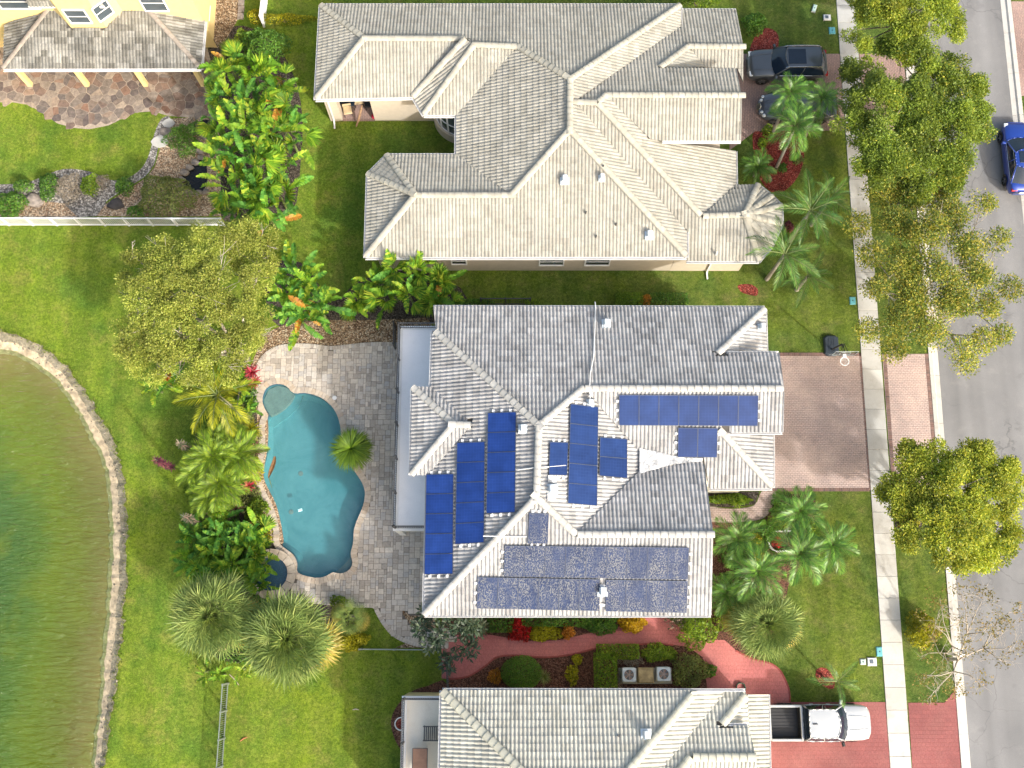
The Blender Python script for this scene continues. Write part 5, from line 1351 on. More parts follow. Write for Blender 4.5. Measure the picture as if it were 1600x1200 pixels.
def suv():
    c = P(1229, 101, .75); root = thing('parked_suv', (c.x, c.y, .016), 'dark grey sport utility vehicle parked nose to the cream garage', 'car', rz=R(180))
    pt = paint('dark_grey_paint', (.075, .085, .095)); m = MB()
    loft(m, [(-2.45,.70,.92,.42,.0), (-2.40,.86,1.02,.36,.01), (-2.1,.95,1.08,.30,.02), (-1.0,.975,1.07,.28,.02), (0.3,.975,1.06,.28,.02), (1.0,.97,1.04,.28,.03), (1.6,.96,1.00,.28,.05), (2.0,.93,.95,.30,.05), (2.25,.86,.88,.34,.04), (2.40,.74,.78,.40,.02), (2.46,.55,.70,.46,.0)], 0)
    m.local('body', pt, root, True); cabin(root, pt, (-2.32, 1.05, .92, 1.05), (-1.95, .28, .70, 1.68), .20, .12, .04)
    mm = MB(); mm.bbox((-.95, -.50, 1.706), (.12, .50, 1.728), .008); mm.local('sunroof', M_GLASSD, root)
    for y in (-.72, .72):
        mm = MB(); mm.tube([(-1.95, y, 1.60), (-1.8, y, 1.72), (-.7, y, 1.75), (.15, y, 1.71), (.3, y, 1.62)], .025, 6); mm.local('roof_rail', M_CHROME, root)
    for x in (-1.45, 1.5):
        for y in (-.86, .86): wheel(root, x, y, .38, .25)
    for s_ in (1, -1):
        mirror(root, .78, s_*.95, 1.08, pt)
        mm = MB(); mm.bbox((2.02, min(s_*.84, s_*.50), .80), (2.36, max(s_*.84, s_*.50), .875), .02); mm.local('headlight', M_HL, root)
        mm = MB(); mm.bbox((-2.44, min(s_*.86, s_*.6), .86), (-2.28, max(s_*.86, s_*.6), 1.03), .02); mm.local('tail_light', M_TL, root)
        mm = MB(); mm.tube([(-2.0, s_*.96, 1.09), (.55, s_*.96, 1.08)], .014, 5); mm.local('window_trim', M_CHROME, root)
        for x in (-.9, .1): mm = MB(); mm.box((x, min(s_*.97, s_*.995), .93), (x+.2, max(s_*.97, s_*.995), .96)); mm.local('door_handle', M_CHROME, root)
        mm = MB(); mm.tube([(1.0, s_*.55, 1.085), (1.7, s_*.52, 1.055), (2.15, s_*.42, .985)], .012, 5); mm.local('hood_crease', pt, root)
    mm = MB(); mm.bbox((2.36, -.34, .55), (2.47, .34, .80), .03); mm.local('grille', M_BLACK, root)
suv()
def coupe():
    c = P(1246, 167, .6); root = thing('parked_coupe', (c.x, c.y, .016), 'dark grey car with round headlights under the driveway palms', 'car', rz=R(180))
    pt = paint('charcoal_paint', (.085, .092, .105)); m = MB()
    loft(m, [(-2.40,.55,.78,.42,.0), (-2.30,.78,.90,.36,.02), (-1.9,.88,.97,.30,.03), (-1.0,.91,.95,.26,.02), (0.3,.91,.93,.26,.02), (1.0,.90,.90,.26,.05), (1.6,.87,.84,.28,.07), (2.0,.80,.75,.30,.06), (2.25,.66,.66,.34,.04), (2.38,.42,.58,.40,.0)], 0)
    m.local('body', pt, root, True); cabin(root, pt, (-1.95, .85, .84, .92), (-1.15, .0, .60, 1.36), .22, .12, .04)
    for x in (-1.4, 1.42):
        for y in (-.80, .80): wheel(root, x, y, .34, .22)
    for s_ in (1, -1):
        mirror(root, .6, s_*.88, .95, pt)
        for (x, y, r) in ((2.10, .62, .115), (2.22, .40, .095)):
            mm = MB(); z = .70; mm.lathe((x, s_*y, z-.06), [(r, 0), (r, .07), (r*.6, .11), (.01, .12)], 14); mm.local('headlight', M_HL, root, True)
        for k in (.16, .34): mm = MB(); mm.tube([(.95, s_*k, .955), (1.6, s_*k*.95, .905), (2.1, s_*k*.8, .80)], .018, 5); mm.local('hood_ridge', pt, root)
        mm = MB(); mm.bbox((-2.36, min(s_*.72, s_*.4), .74), (-2.22, max(s_*.72, s_*.4), .90), .02); mm.local('tail_light', M_TL, root)
    mm = MB(); mm.lathe((0, 0, 0), [(.17, 0), (.17, .06), (.13, .08)], 18); gr = mm.local('grille', M_RAIL, root); gr.matrix_basis = Matrix.Translation((2.32, 0, .58)) @ Matrix.Rotation(R(60), 4, 'Y')
    mm = MB()
    for k in range(18):
        a, b = 2*math.pi*k/18, 2*math.pi*(k+1)/18; mm.bar((.185*math.cos(a), .185*math.sin(a), .07), (.185*math.cos(b), .185*math.sin(b), .07), .03, .03)
    g2 = mm.local('grille_ring', M_CHROME, root); g2.matrix_basis = gr.matrix_basis.copy()
coupe()
def sedan():
    c = P(1594, 245, .6); ang = math.atan2(1.0, (kr_front(30) - kr_front(20))/10.0)
    root = thing('blue_sedan', (c.x - .02, c.y, ROAD_Z), 'glossy blue sedan parked on the road at the right edge', 'car', rz=ang)
    pt = paint('metallic_blue_paint', (.010, .045, .30)); m = MB()
    loft(m, [(-2.36,.60,.84,.40,.0), (-2.28,.80,.96,.34,.02), (-1.9,.90,1.01,.28,.02), (-1.0,.93,1.0,.25,.02), (0.3,.93,.98,.25,.02), (1.0,.92,.94,.25,.05), (1.6,.89,.88,.27,.07), (2.0,.82,.79,.30,.06), (2.22,.70,.70,.34,.04), (2.34,.46,.60,.40,.0)], 0)
    m.local('body', pt, root, True); cabin(root, pt, (-2.05, 1.15, .86, .97), (-1.05, .15, .62, 1.44), .25, .14, .045)
    mm = MB(); mm.bbox((-.75, -.42, 1.475), (.0, .42, 1.492), .006); mm.local('sunroof', M_GLASSD, root)
    for x in (-1.42, 1.42):
        for y in (-.82, .82): wheel(root, x, y, .34, .23)
    for s_ in (1, -1):
        mirror(root, .75, s_*.90, 1.0, pt)
        mm = MB(); mm.bbox((1.92, min(s_*.80, s_*.55), .70), (2.18, max(s_*.80, s_*.55), .79), .02); mm.local('headlight', M_HL, root)
        mm = MB(); mm.bbox((-2.33, min(s_*.80, s_*.45), .82), (-2.18, max(s_*.80, s_*.45), .93), .02); mm.local('tail_light', M_TL, root)
        mm = MB(); mm.tube([(-1.75, s_*.885, 1.01), (-.4, s_*.905, 1.02), (.85, s_*.89, 1.0), (.1, s_*.70, 1.38), (-1.0, s_*.69, 1.38), (-1.75, s_*.885, 1.01)], .016, 5); mm.local('window_trim', M_CHROME, root)
    mm = MB(); mm.bbox((-2.40, -.28, .62), (-2.35, .28, .76), .01); mm.local('licence_plate', M_WHITE, root)
sedan()
def pickup():
    c = P(1281, 1129, .9); root = thing('pickup_truck', (c.x, c.y, .016), 'white crew cab pickup truck with open bed on the red driveway', 'truck')
    pt = paint('white_truck_paint', (.47, .49, .50), .03); m = MB()
    loft(m, [(-.98,.92,1.16,.42,.01), (0.0,.94,1.16,.40,.01), (1.0,.94,1.15,.40,.02), (1.35,.94,1.14,.40,.04), (1.9,.93,1.12,.42,.05), (2.25,.905,1.07,.44,.05), (2.45,.86,1.02,.46,.05), (2.58,.77,.97,.48,.04), (2.66,.62,.93,.50,.03), (2.70,.38,.90,.52,.01)], 0)
    m.local('body', pt, root, True); cabin(root, pt, (-.96, 1.42, .90, 1.15), (-.78, .85, .70, 1.76), .22, .02, .03)
    m = MB()                                    # open bed: sides, tailgate, headboard
    for s_ in (1, -1): m.bbox((-2.68, min(s_*.93, s_*.79), .45), (-1.0, max(s_*.93, s_*.79), 1.22), .03)
    m.bbox((-2.74, -.90, .50), (-2.66, .90, 1.20), .02); m.bbox((-1.10, -.90, .50), (-1.0, .90, 1.25), .02); m.local('bed', pt, root)
    mm = MB(); mm.box((-2.66, -.79, .62), (-1.1, .79, .70)); fl = mm.local('bed_liner', M_BLACK, root)
    mm = MB()
    for k in range(9): mm.bbox((-2.66, -.74+k*.17, .70), (-1.1, -.67+k*.17, .722), .008)
    for s_ in (1, -1): mm.box((-2.66, min(s_*.79, s_*.77), .7), (-1.1, max(s_*.79, s_*.77), 1.16))
    mm.box((-1.13, -.77, .7), (-1.10, .77, 1.2))
    link('liner_ribs', mm.mesh('liner_ribs', M_BLACK), fl)
    for x in (-1.75, 1.62):
        for y in (-.83, .83): wheel(root, x, y, .39, .25)
    for s_ in (1, -1):
        mirror(root, 1.08, s_*.94, 1.22, M_BLACK if s_ < 0 else pt)
        mm = MB(); mm.bbox((2.30, min(s_*.80, s_*.62), .85), (2.53, max(s_*.80, s_*.62), 1.0), .03); mm.local('headlight', M_HL, root)
        mm = MB(); mm.bbox((-2.75, min(s_*.92, s_*.8), .85), (-2.69, max(s_*.92, s_*.8), 1.12), .01); mm.local('tail_light', M_TL, root)
        for x in (-.55, .35): mm = MB(); mm.bbox((x, min(s_*.93, s_*.98), 1.0), (x+.2, max(s_*.93, s_*.98), 1.05), .01); mm.local('door_handle', pt, root)
        mm = MB(); mm.tube([(1.5, s_*.35, 1.205), (2.1, s_*.33, 1.17), (2.5, s_*.3, 1.07)], .014, 5); mm.local('hood_crease', pt, root)
    mm = MB(); mm.bbox((-.62, -.03, 1.795), (-.38, .03, 1.83), .01); mm.local('antenna_fin', M_BLACK, root)
    mm = MB(); mm.bbox((2.52, -.42, .62), (2.69, .42, .86), .03); mm.local('grille', M_BLACK, root)
pickup()
# ================================================================== VEGETATION
def ramp2(a, b, c): return [(0, a), (.5, b), (1, c)]
L_OAK = leafy('oak_leaves', [(0, (0.102, 0.162, 0.031)), (.45, (0.210, 0.288, 0.034)), (.8, (0.348, 0.390, 0.038)), (1, (0.504, 0.468, 0.060))], .35, nscale=.45, nvar=.4)
L_OAK2 = leafy('sparse_oak_leaves', [(0, (0.095, 0.151, 0.031)), (.45, (0.196, 0.252, 0.038)), (.8, (0.314, 0.336, 0.045)), (1, (0.470, 0.370, 0.067))], .35, nscale=.4, nvar=.3)
L_LAKE = leafy('pale_lakeside_leaves', [(0, (0.096, 0.132, 0.024)), (.4, (0.210, 0.264, 0.041)), (.8, (0.336, 0.384, 0.070)), (1, (0.456, 0.444, 0.108))], .35, nscale=.5, nvar=.35)
L_BARE = leafy('rusty_leaves', [(0, (.13, .13, .03)), (.5, (.23, .19, .05)), (1, (.30, .20, .07))], .3)
L_PALM = leafy('palm_green', [(0, (0.050, 0.141, 0.023)), (.5, (0.099, 0.239, 0.033)), (1, (0.182, 0.330, 0.043))], .28, .38, .5)
L_QUEEN = leafy('queen_palm_green', [(0, (0.045, 0.128, 0.033)), (.5, (0.083, 0.203, 0.039)), (1, (0.180, 0.300, 0.045))], .28, .45, .4)
L_COCO = leafy('coconut_yellow_green', [(0, (0.162, 0.203, 0.011)), (.5, (0.284, 0.324, 0.016)), (1, (0.419, 0.405, 0.027))], .35, .4, .45)
L_FAN = leafy('fan_palm_green', [(0, (.105, .165, .045)), (.5, (.185, .265, .068)), (1, (.29, .35, .10))], .28, .55, .25)
L_FANY = leafy('yellowed_fan', [(0, (0.270, 0.257, 0.047)), (.5, (0.419, 0.365, 0.054)), (1, (0.513, 0.392, 0.121))], .3, .5)
L_DEADF = leafy('dead_fan', [(0, (.22, .14, .085)), (1, (.36, .26, .17))], .15, .7)
L_BOP = leafy('banana_leaf_green', [(0, (0.061, 0.156, 0.013)), (.4, (0.115, 0.243, 0.017)), (.75, (0.203, 0.338, 0.024)), (1, (0.338, 0.392, 0.034))], .3, .6, .25, nscale=1.1, nvar=.45)
L_BOPD = leafy('deep_banana_green', [(0, (0.043, 0.146, 0.023)), (.5, (0.088, 0.244, 0.031)), (1, (0.195, 0.370, 0.043))], .28, .6, .25, nscale=1.1, nvar=.45)
L_ORNG = leafy('dying_orange_leaf', [(0, (.36, .13, .02)), (.5, (.42, .22, .03)), (1, (.40, .31, .05))], .3, .5)
L_DKGR = leafy('hedge_green', [(0, (0.045, 0.126, 0.020)), (.5, (0.092, 0.213, 0.028)), (1, (0.173, 0.304, 0.041))], .25)
L_MDGR = leafy('bright_shrub_green', [(0, (0.095, 0.182, 0.017)), (.5, (0.172, 0.284, 0.024)), (1, (0.310, 0.397, 0.034))], .3)
L_GREY = leafy('olive_shrub', [(0, (0.103, 0.147, 0.038)), (.5, (0.190, 0.233, 0.061)), (1, (0.293, 0.310, 0.103))], .25)
L_YELL = leafy('golden_shrub', [(0, (.17, .19, .008)), (.5, (.34, .33, .012)), (1, (.50, .45, .03))], .3)
L_GOLD = leafy('golden_orange_croton', [(0, (.30, .16, .006)), (.5, (.55, .33, .010)), (1, (.66, .46, .02))], .25)
L_ORC = leafy('orange_croton', [(0, (.20, .13, .012)), (.5, (.55, .20, .02)), (1, (.60, .32, .06))], .25)
L_RED = leafy('scarlet_croton', [(0, (.16, .004, .006)), (.5, (.42, .010, .010)), (1, (.60, .03, .025))], .2)
L_PURP = leafy('burgundy_cordyline', [(0, (.05, .018, .028)), (.5, (.13, .035, .055)), (1, (.30, .09, .11))], .2)
L_MAG = leafy('crimson_cordyline', [(0, (.22, .012, .035)), (.5, (.42, .03, .06)), (1, (.50, .10, .11))], .25)
L_BRONZE = leafy('dark_bronze_croton', [(0, (0.020, 0.039, 0.022)), (.45, (0.049, 0.081, 0.049)), (.85, (0.105, 0.133, 0.077)), (1, (0.364, 0.168, 0.126))], .15, .4)
L_VARI = leafy('silver_croton', [(0, (.05, .075, .03)), (.5, (.16, .16, .10)), (1, (.38, .25, .19))], .2)
L_DRYG = leafy('dry_grey_brush', [(0, (.20, .165, .12)), (.5, (.31, .26, .20)), (1, (.42, .37, .30))], .15)
L_SAGO = leafy('grass_palm_green', [(0, (0.060, 0.128, 0.012)), (.5, (0.128, 0.225, 0.018)), (1, (0.225, 0.330, 0.030))], .3)

def unit(a): return a / np.maximum(np.linalg.norm(a, axis=1, keepdims=True), 1e-9)
def quads_of(C, D, S, l, w, bend=None):
    """diamond leaves: base C, axis D, side S"""
    l = np.asarray(l).reshape(-1, 1); w = np.asarray(w).reshape(-1, 1)
    mid = C + D*l*.5
    tip = C + D*l
    if bend is not None: tip = tip + bend*l
    V = np.stack([C, mid - S*w*.5, tip, mid + S*w*.5], axis=1).reshape(-1, 3)
    n = len(C); return V, np.arange(4*n).reshape(n, 4)
def leaf_cloud(centers, radii, per, size, flat=.75, up=.6, aspect=.5, seed=0, squash=.7, shell=.55):
    """leaves spread through the volume of many clumps"""
    g = np.random.default_rng(seed); C = []; D = []; N_ = []; tint = []
    for (c, r, k, tn) in zip(centers, radii, per, g.random(len(centers))):
        d = unit(g.normal(size=(k, 3))); rr = r*(shell + (1-shell)*g.random((k, 1)))*g.random((k, 1))**.22
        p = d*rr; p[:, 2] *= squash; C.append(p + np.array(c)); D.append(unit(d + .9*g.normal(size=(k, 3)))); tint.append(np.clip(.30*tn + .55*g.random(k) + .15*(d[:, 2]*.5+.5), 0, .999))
    C = np.concatenate(C); D = np.concatenate(D); D[:, 2] *= flat; D = unit(D); n = len(C)
    upv = unit(np.array([[0, 0, 1.0]])*up + g.normal(size=(n, 3))*(1-up)); S = unit(np.cross(D, upv))
    l = size*(.65 + .7*g.random(n)); V, Fq = quads_of(C, D, S, l, l*aspect)
    return V, Fq, np.concatenate(tint)
def add_np(name, parent, V, Fq, mats, tint=None, midx=None):
    o = org(parent); return link(name, np_mesh(name, V - np.array(o), Fq, mats, tint, midx), parent)

def tree(name, label, lobes, base, h0, h1, leaf, mt, bark, density, cat='tree', clump=.55, group=None, twigs=0, trunk_r=.16, aspect=.5, hfun=None):
    """lobes: surveyed crown outline as (px, py, radius px); base: trunk foot px; crown from h0 to h1"""
    seed = abs(hash_(label)) % 99991; g = np.random.default_rng(seed); b = P(*base)
    root = thing(name, b, label, cat, group); cx = sum(l[0] for l in lobes)/len(lobes); cy = sum(l[1] for l in lobes)/len(lobes)
    far = max(math.hypot(l[0]-cx, l[1]-cy) for l in lobes) + 1
    cen = []; rad = []; per = []; tips = []
    for (x, y, r) in lobes:
        r *= 1.13
        e = math.hypot(x-cx, y-cy)/far; h = h0 + (h1-h0)*math.sqrt(max(0, 1-.85*e*e)) + g.uniform(-.35, .35)
        k = mpp(x, y, h); c = P(x, y, h); rm = r*k; tips.append((c, rm))
        nc = max(3, int(9*(rm/1.1)**2))
        for i in range(nc):
            a, q = g.uniform(0, 2*math.pi), math.sqrt(g.random()); dz = (1-q*q)*.45*rm - .25*rm + g.uniform(-.35, .15)
            cr = clump*g.uniform(.6, 1.25)
            cen.append((c.x + math.cos(a)*q*max(rm-cr*.6, .1), c.y + math.sin(a)*q*max(rm-cr*.6, .1), c.z + dz)); rad.append(cr); per.append(int(density*cr*cr*g.uniform(.5, 1.3)) + 4)
    V, Fq, tint = leaf_cloud(cen, rad, per, leaf, seed=seed, aspect=aspect)
    add_np('crown', root, V, Fq, mt, tint)
    m = MB(); fork = b + Vector((0, 0, h0*.42)); top = Vector((sum(t[0].x for t in tips)/len(tips), sum(t[0].y for t in tips)/len(tips), h0*.75))
    m.tube([b + Vector((0, 0, -.05)), b + Vector((.03, .02, h0*.2)), fork], [trunk_r*1.25, trunk_r, trunk_r*.85], 9)
    m.build('trunk', bark, root, smooth=True)
    m = MB(); order = sorted(tips, key=lambda t: math.atan2(t[0].y-b.y, t[0].x-b.x)); nl = max(4, len(order)//4)
    for i in range(0, len(order), max(1, len(order)//nl)):
        grp = order[i:i+max(1, len(order)//nl)]; mid = sum((t[0] for t in grp), Vector())/len(grp); j = fork*.5 + mid*.5; j.z = fork.z*.45 + (mid.z-.3)*.55
        m.tube([fork - Vector((0, 0, .15)), fork*.7 + j*.3 + Vector((g.uniform(-.1,.1), g.uniform(-.1,.1), .05)), j], [trunk_r*.62, trunk_r*.5, trunk_r*.36], 6)
        for (c, r) in grp:
            e = c - Vector((0, 0, .1)); q = j*.5 + e*.5 + Vector((g.uniform(-.2,.2), g.uniform(-.2,.2), g.uniform(-.1,.1)))
            m.tube([j, q, e], [trunk_r*.34, trunk_r*.24, trunk_r*.10], 5)
            for t in range(3 + twigs):
                a = g.uniform(0, 2*math.pi); d = Vector((math.cos(a), math.sin(a), g.uniform(-.1, .45))); s0 = q.lerp(e, g.uniform(.2, 1)); e1 = s0 + d*r*g.uniform(.5, 1.05)
                k1 = s0.lerp(e1, .5) + Vector((g.uniform(-.08,.08), g.uniform(-.08,.08), g.uniform(-.05,.1)))
                m.tube([s0, k1, e1], [trunk_r*.14, trunk_r*.10, trunk_r*.04], 4, cap=False)
                if twigs:
                    for u in range(3):
                        a2 = a + g.uniform(-1, 1); s1 = k1.lerp(e1, g.uniform(0, 1)); m.tube([s1, s1 + Vector((math.cos(a2), math.sin(a2), g.uniform(0, .4)))*r*g.uniform(.25, .55)], [trunk_r*.07, trunk_r*.03], 3, cap=False)
    m.build('limbs', bark, root, smooth=True)
    return root
def hash_(s):
    h = 2166136261
    for ch in s: h = ((h ^ ord(ch)) * 16777619) & 0xffffffff
    return h

def shrub(name, label, px, py, r, h, leaf, mt, n, cat='shrub', group=None, ry=None, flat=.5, up=.75, aspect=.55, base_mt=None, z0=.0, shape='dome', rough=.22):
    """r, ry: half width and half depth in px; leaves over a lumpy dome with stems inside"""
    b = P(px, py, h*.5); b.z = 0; k = mpp(px, py, h*.5); rx = r*k; ryy = (ry or r)*k; seed = hash_(label) % 99991; g = np.random.default_rng(seed)
    root = thing(name, b, label, cat, group)
    a = g.random(n)*2*math.pi; q = np.sqrt(g.random(n))
    lump = 1 + rough*(np.sin(a*3+seed) * .5 + np.sin(a*5+seed*2)*.35 + np.sin(a*9+seed*.7)*.3)
    if shape == 'box':
        u = g.random(n)*2-1; v = g.random(n)*2-1; X = u*rx; Y = v*ryy; edge = np.maximum(np.abs(u), np.abs(v)); Z = h*(1 - .25*np.clip((edge-.75)/.25, 0, 1)**2) * (.86 + .14*g.random(n)); side = g.random(n) < .35; Z = np.where(side, Z*g.random(n), Z)
        su = side & (g.random(n) < .5); X = np.where(su, np.sign(u)*rx, X); Y = np.where(side & ~su, np.sign(v)*ryy, Y); O = unit(np.stack([X/rx, Y/ryy, np.full(n, .9)], 1))
    else:
        X = np.cos(a)*q*rx*lump; Y = np.sin(a)*q*ryy*lump; dome = np.sqrt(np.clip(1-q**2.4, 0, 1)); Z = h*(.12 + .88*dome)*(1 - .35*g.random(n)**2) * (1 + rough*.6*np.sin(X*4.3+seed)*np.sin(Y*4.9)); O = unit(np.stack([np.cos(a)*q*1.2, np.sin(a)*q*1.2, .45+dome], 1))
    C = np.stack([X, Y, np.maximum(Z, .03)], 1) + np.array([b.x, b.y, 0]); D = unit(O*.7 + g.normal(size=(n, 3))*.55); S = unit(np.cross(D, unit(O + g.normal(size=(n, 3))*.45)))
    l = leaf*(.6 + .8*g.random(n)); C = C - D*l[:, None]*.5
    V, Fq = quads_of(C, D, S, l, l*aspect); add_np('foliage', root, V, Fq, mt, np.clip(g.random(n)*.75 + .25*g.random(n), 0, .999))
    m = MB()
    for i in range(7):
        a_ = g.uniform(0, 2*math.pi); q_ = g.uniform(.2, .7); m.tube([b + Vector((math.cos(a_)*.05, math.sin(a_)*.05, -.02)), b + Vector((math.cos(a_)*q_*rx*.6, math.sin(a_)*q_*ryy*.6, h*.45)), b + Vector((math.cos(a_)*q_*rx, math.sin(a_)*q_*ryy, h*.7))], [.03, .02, .008], 4)
    m.build('stems', M_BARK, root)
    return root

# --- fronds and large leaves: a few meshes each, shared by all copies
def frond_mesh(name, Lg, n, leaf, wd, a0, a1, mt, vee=.35, droop=.25, seed=1, tip=.5, ratio=.12):
    g = np.random.default_rng(seed); K = 14; pts = [np.zeros(3)]; ang = []
    for i in range(K):
        a = a0 + (a1-a0)*(i/(K-1))**1.15; ang.append(a); pts.append(pts[-1] + np.array([math.cos(a), 0, math.sin(a)])*Lg/K)
    pts = np.array(pts); C = []; D = []; S = []; l = []; tint = []; bend = []
    for i in range(n):
        s = ratio + (1-ratio)*(i+.5)/n; f = s*K; k = min(int(f), K-1); p = pts[k] + (pts[k+1]-pts[k])*(f-k); t = (pts[k+1]-pts[k]); t /= np.linalg.norm(t)
        up = np.cross(t, [0, 1, 0]); up = -up if up[2] < 0 else up
        ll = leaf*(math.sin(math.pi*min(1, .12+.80*s))**.7)*(1-.45*max(0, s-.7)/.3)
        for sd in (-1, 1):
            sw = .55 + .75*s + g.uniform(-.08, .08); d = np.array([0, sd, 0])*math.cos(sw) + t*math.sin(sw) + up*(vee + g.uniform(-.12, .12)); d /= np.linalg.norm(d)
            C.append(p); D.append(d); S.append(np.cross(d, up*.8 + np.array([0, -sd*.5, 0]) + g.normal(size=3)*.12)); l.append(ll*g.uniform(.88, 1.1)); tint.append(g.uniform(.1, .9)); bend.append([0, 0, -droop*(.6+.8*g.random())])
    C = np.array(C); D = np.array(D); S = unit(np.array(S)); l = np.array(l)
    V, Fq = quads_of(C, D, S, l, np.full(len(l), wd), np.array(bend)); tint = np.array(tint)
    rv = []; rf = []; rw = np.linspace(.035, .006, K+1)*Lg/2.2
    for i in range(K+1): rv += [pts[i]+[0, -rw[i], .004], pts[i]+[0, 0, rw[i]*1.1+.004], pts[i]+[0, rw[i], .004]]
    for i in range(K):
        for e in (0, 1): rf.append((3*i+e, 3*i+e+1, 3*i+e+4, 3*i+e+3))
    V2 = np.concatenate([V, np.array(rv)]); F2 = np.concatenate([Fq, np.array(rf)+len(V)])
    return np_mesh(name, V2, F2, [mt, M_STEM], np.concatenate([tint, np.full(len(rf), .5)]), [0]*len(Fq) + [1]*len(rf))
def fan_mesh(name, r, n, mt, span=135, pet=.6, seed=1, fold=.25, droop=.22, wd=.075):
    g = np.random.default_rng(seed); C = []; D = []; S = []; l = []; bend = []
    for i in range(n):
        a = R(-span + 2*span*i/(n-1)) + g.uniform(-.03, .03); z = fold*abs(math.sin(a))*.5 + g.uniform(-.05, .05); d = np.array([math.cos(a), math.sin(a), z]); d /= np.linalg.norm(d)
        C.append([pet, 0, 0]); D.append(d); S.append(np.cross(d, [0, 0, 1]) + np.array([0, 0, (.45 if i % 2 else -.45)])); l.append(r*(.80+.2*math.cos(a*.6))*g.uniform(.9, 1.06)); bend.append([0, 0, -droop*g.uniform(.5, 1.5)])
    V, Fq = quads_of(np.array(C), np.array(D), unit(np.array(S)), np.array(l), np.full(n, wd*r/.8), np.array(bend))
    w_ = .02; pv = np.array([[0,-w_,0],[pet,-w_*.6,0],[pet,w_*.6,0],[0,w_,0]]); V2 = np.concatenate([V, pv]); F2 = np.concatenate([Fq, np.array([[0,1,2,3]])+len(V)])
    return np_mesh(name, V2, F2, [mt, M_STEM], np.concatenate([g.uniform(.1, .9, n), [.5]]), [0]*n + [1])
def blade_mesh(name, Lg, W, mt, a0, a1, pet=.25, seed=1, split=.0, fold=.25, K=15):
    """broad leaf with a raised midrib, arching, edges wavy or split"""
    g = np.random.default_rng(seed); p = np.zeros(3); pts = [p]
    for i in range(K): a = a0 + (a1-a0)*(i/(K-1)); p = p + np.array([math.cos(a), 0, math.sin(a)])*Lg/K; pts.append(p)
    V = []; Fq = []; tint = []
    def wid(s): s = (s-pet)/(1-pet); return 0.012 if s <= 0 else W*.5*(max(0.02, math.sin(math.pi*min(1, s*.93+.05)))**.65)
    for sd in (-1, 1):
        for i in range(K):
            s0, s1 = i/K, (i+1)/K; w0, w1 = wid(s0), wid(s1); torn = s0 > pet and g.random() < split*1.6
            cut = g.uniform(.25, .6)*Lg/K if torn else 0.0; z = g.uniform(-.06, .02)*W*(2.2 if torn else .8); sweep = .06*Lg*(w0/W)*2; f0 = fold*(1+g.uniform(-.6, .5)); b = len(V)
            V += [pts[i], pts[i+1], pts[i+1]+np.array([sweep - cut, sd*w1*g.uniform(.86, 1.04), w1*f0+z]), pts[i]+np.array([sweep, sd*w0*g.uniform(.86, 1.04), w0*f0+z])]; Fq.append((b, b+1, b+2, b+3)); tint.append(g.uniform(.2, .8))
    return np_mesh(name, np.array(V), np.array(Fq), mt, np.array(tint))
def place(name, me, parent, az, tilt, scale, loc=(0, 0, 0), roll=0.0):
    return link(name, me, parent, Matrix.Translation(loc) @ Matrix.Rotation(az, 4, 'Z') @ Matrix.Rotation(-tilt, 4, 'Y') @ Matrix.Rotation(roll, 4, 'X') @ Matrix.Scale(scale, 4))
def palm(name, label, px, py, h, nf, meshes, scale, lean=(0, 0), cat='palm', group=None, trunk=.13, tilt=(70, 5), crown=True, skirt=None, droop0=0, shaft=None):
    top = P(px, py, h); base = Vector((top.x + lean[0], top.y + lean[1], 0)); g = random.Random(hash_(label)); root = thing(name, base, label, cat, group)
    m = MB(); q = [base + Vector((0, 0, -.05)), base.lerp(top, .35) + Vector((lean[0]*-.08, lean[1]*-.08, 0)), base.lerp(top, .75), top]; m.tube(q, [trunk*1.25, trunk, trunk*.85, trunk*.7], 10)
    n = int(h/.22)
    for i in range(1, n): c = base.lerp(top, i/n); m.tube([c, c+Vector((0,0,.03))], trunk*1.06, 10, cap=False)
    m.build('trunk', M_PALMB, root)
    if shaft: m = MB(); m.tube([top - Vector((0, 0, .1)), top + Vector((0, 0, shaft))], [trunk*.8, trunk*.45], 8); m.build('crownshaft', M_STEM, root)
    tl = top - base + Vector((0, 0, (shaft or .05)*.7))
    for i in range(nf):
        u = i/max(1, nf-1); az = i*2.399963 + g.uniform(-.2, .2); t = R(tilt[0] + (tilt[1]-tilt[0])*u**.8 + g.uniform(-7, 7))
        place('frond', meshes[i % len(meshes)], root, az, t, scale*g.uniform(.88, 1.1)*(.72 + .28*min(1, u*2.2)), tl, g.uniform(-.25, .25))
    if skirt:
        for i in range(skirt[1]):
            az = i*2.399963*1.3 + g.uniform(-.2, .2); place('dry_frond', skirt[0], root, az, R(skirt[2] + g.uniform(-8, 8)), scale*g.uniform(1.0, 1.16), tl - Vector((0, 0, .15)))
    return root
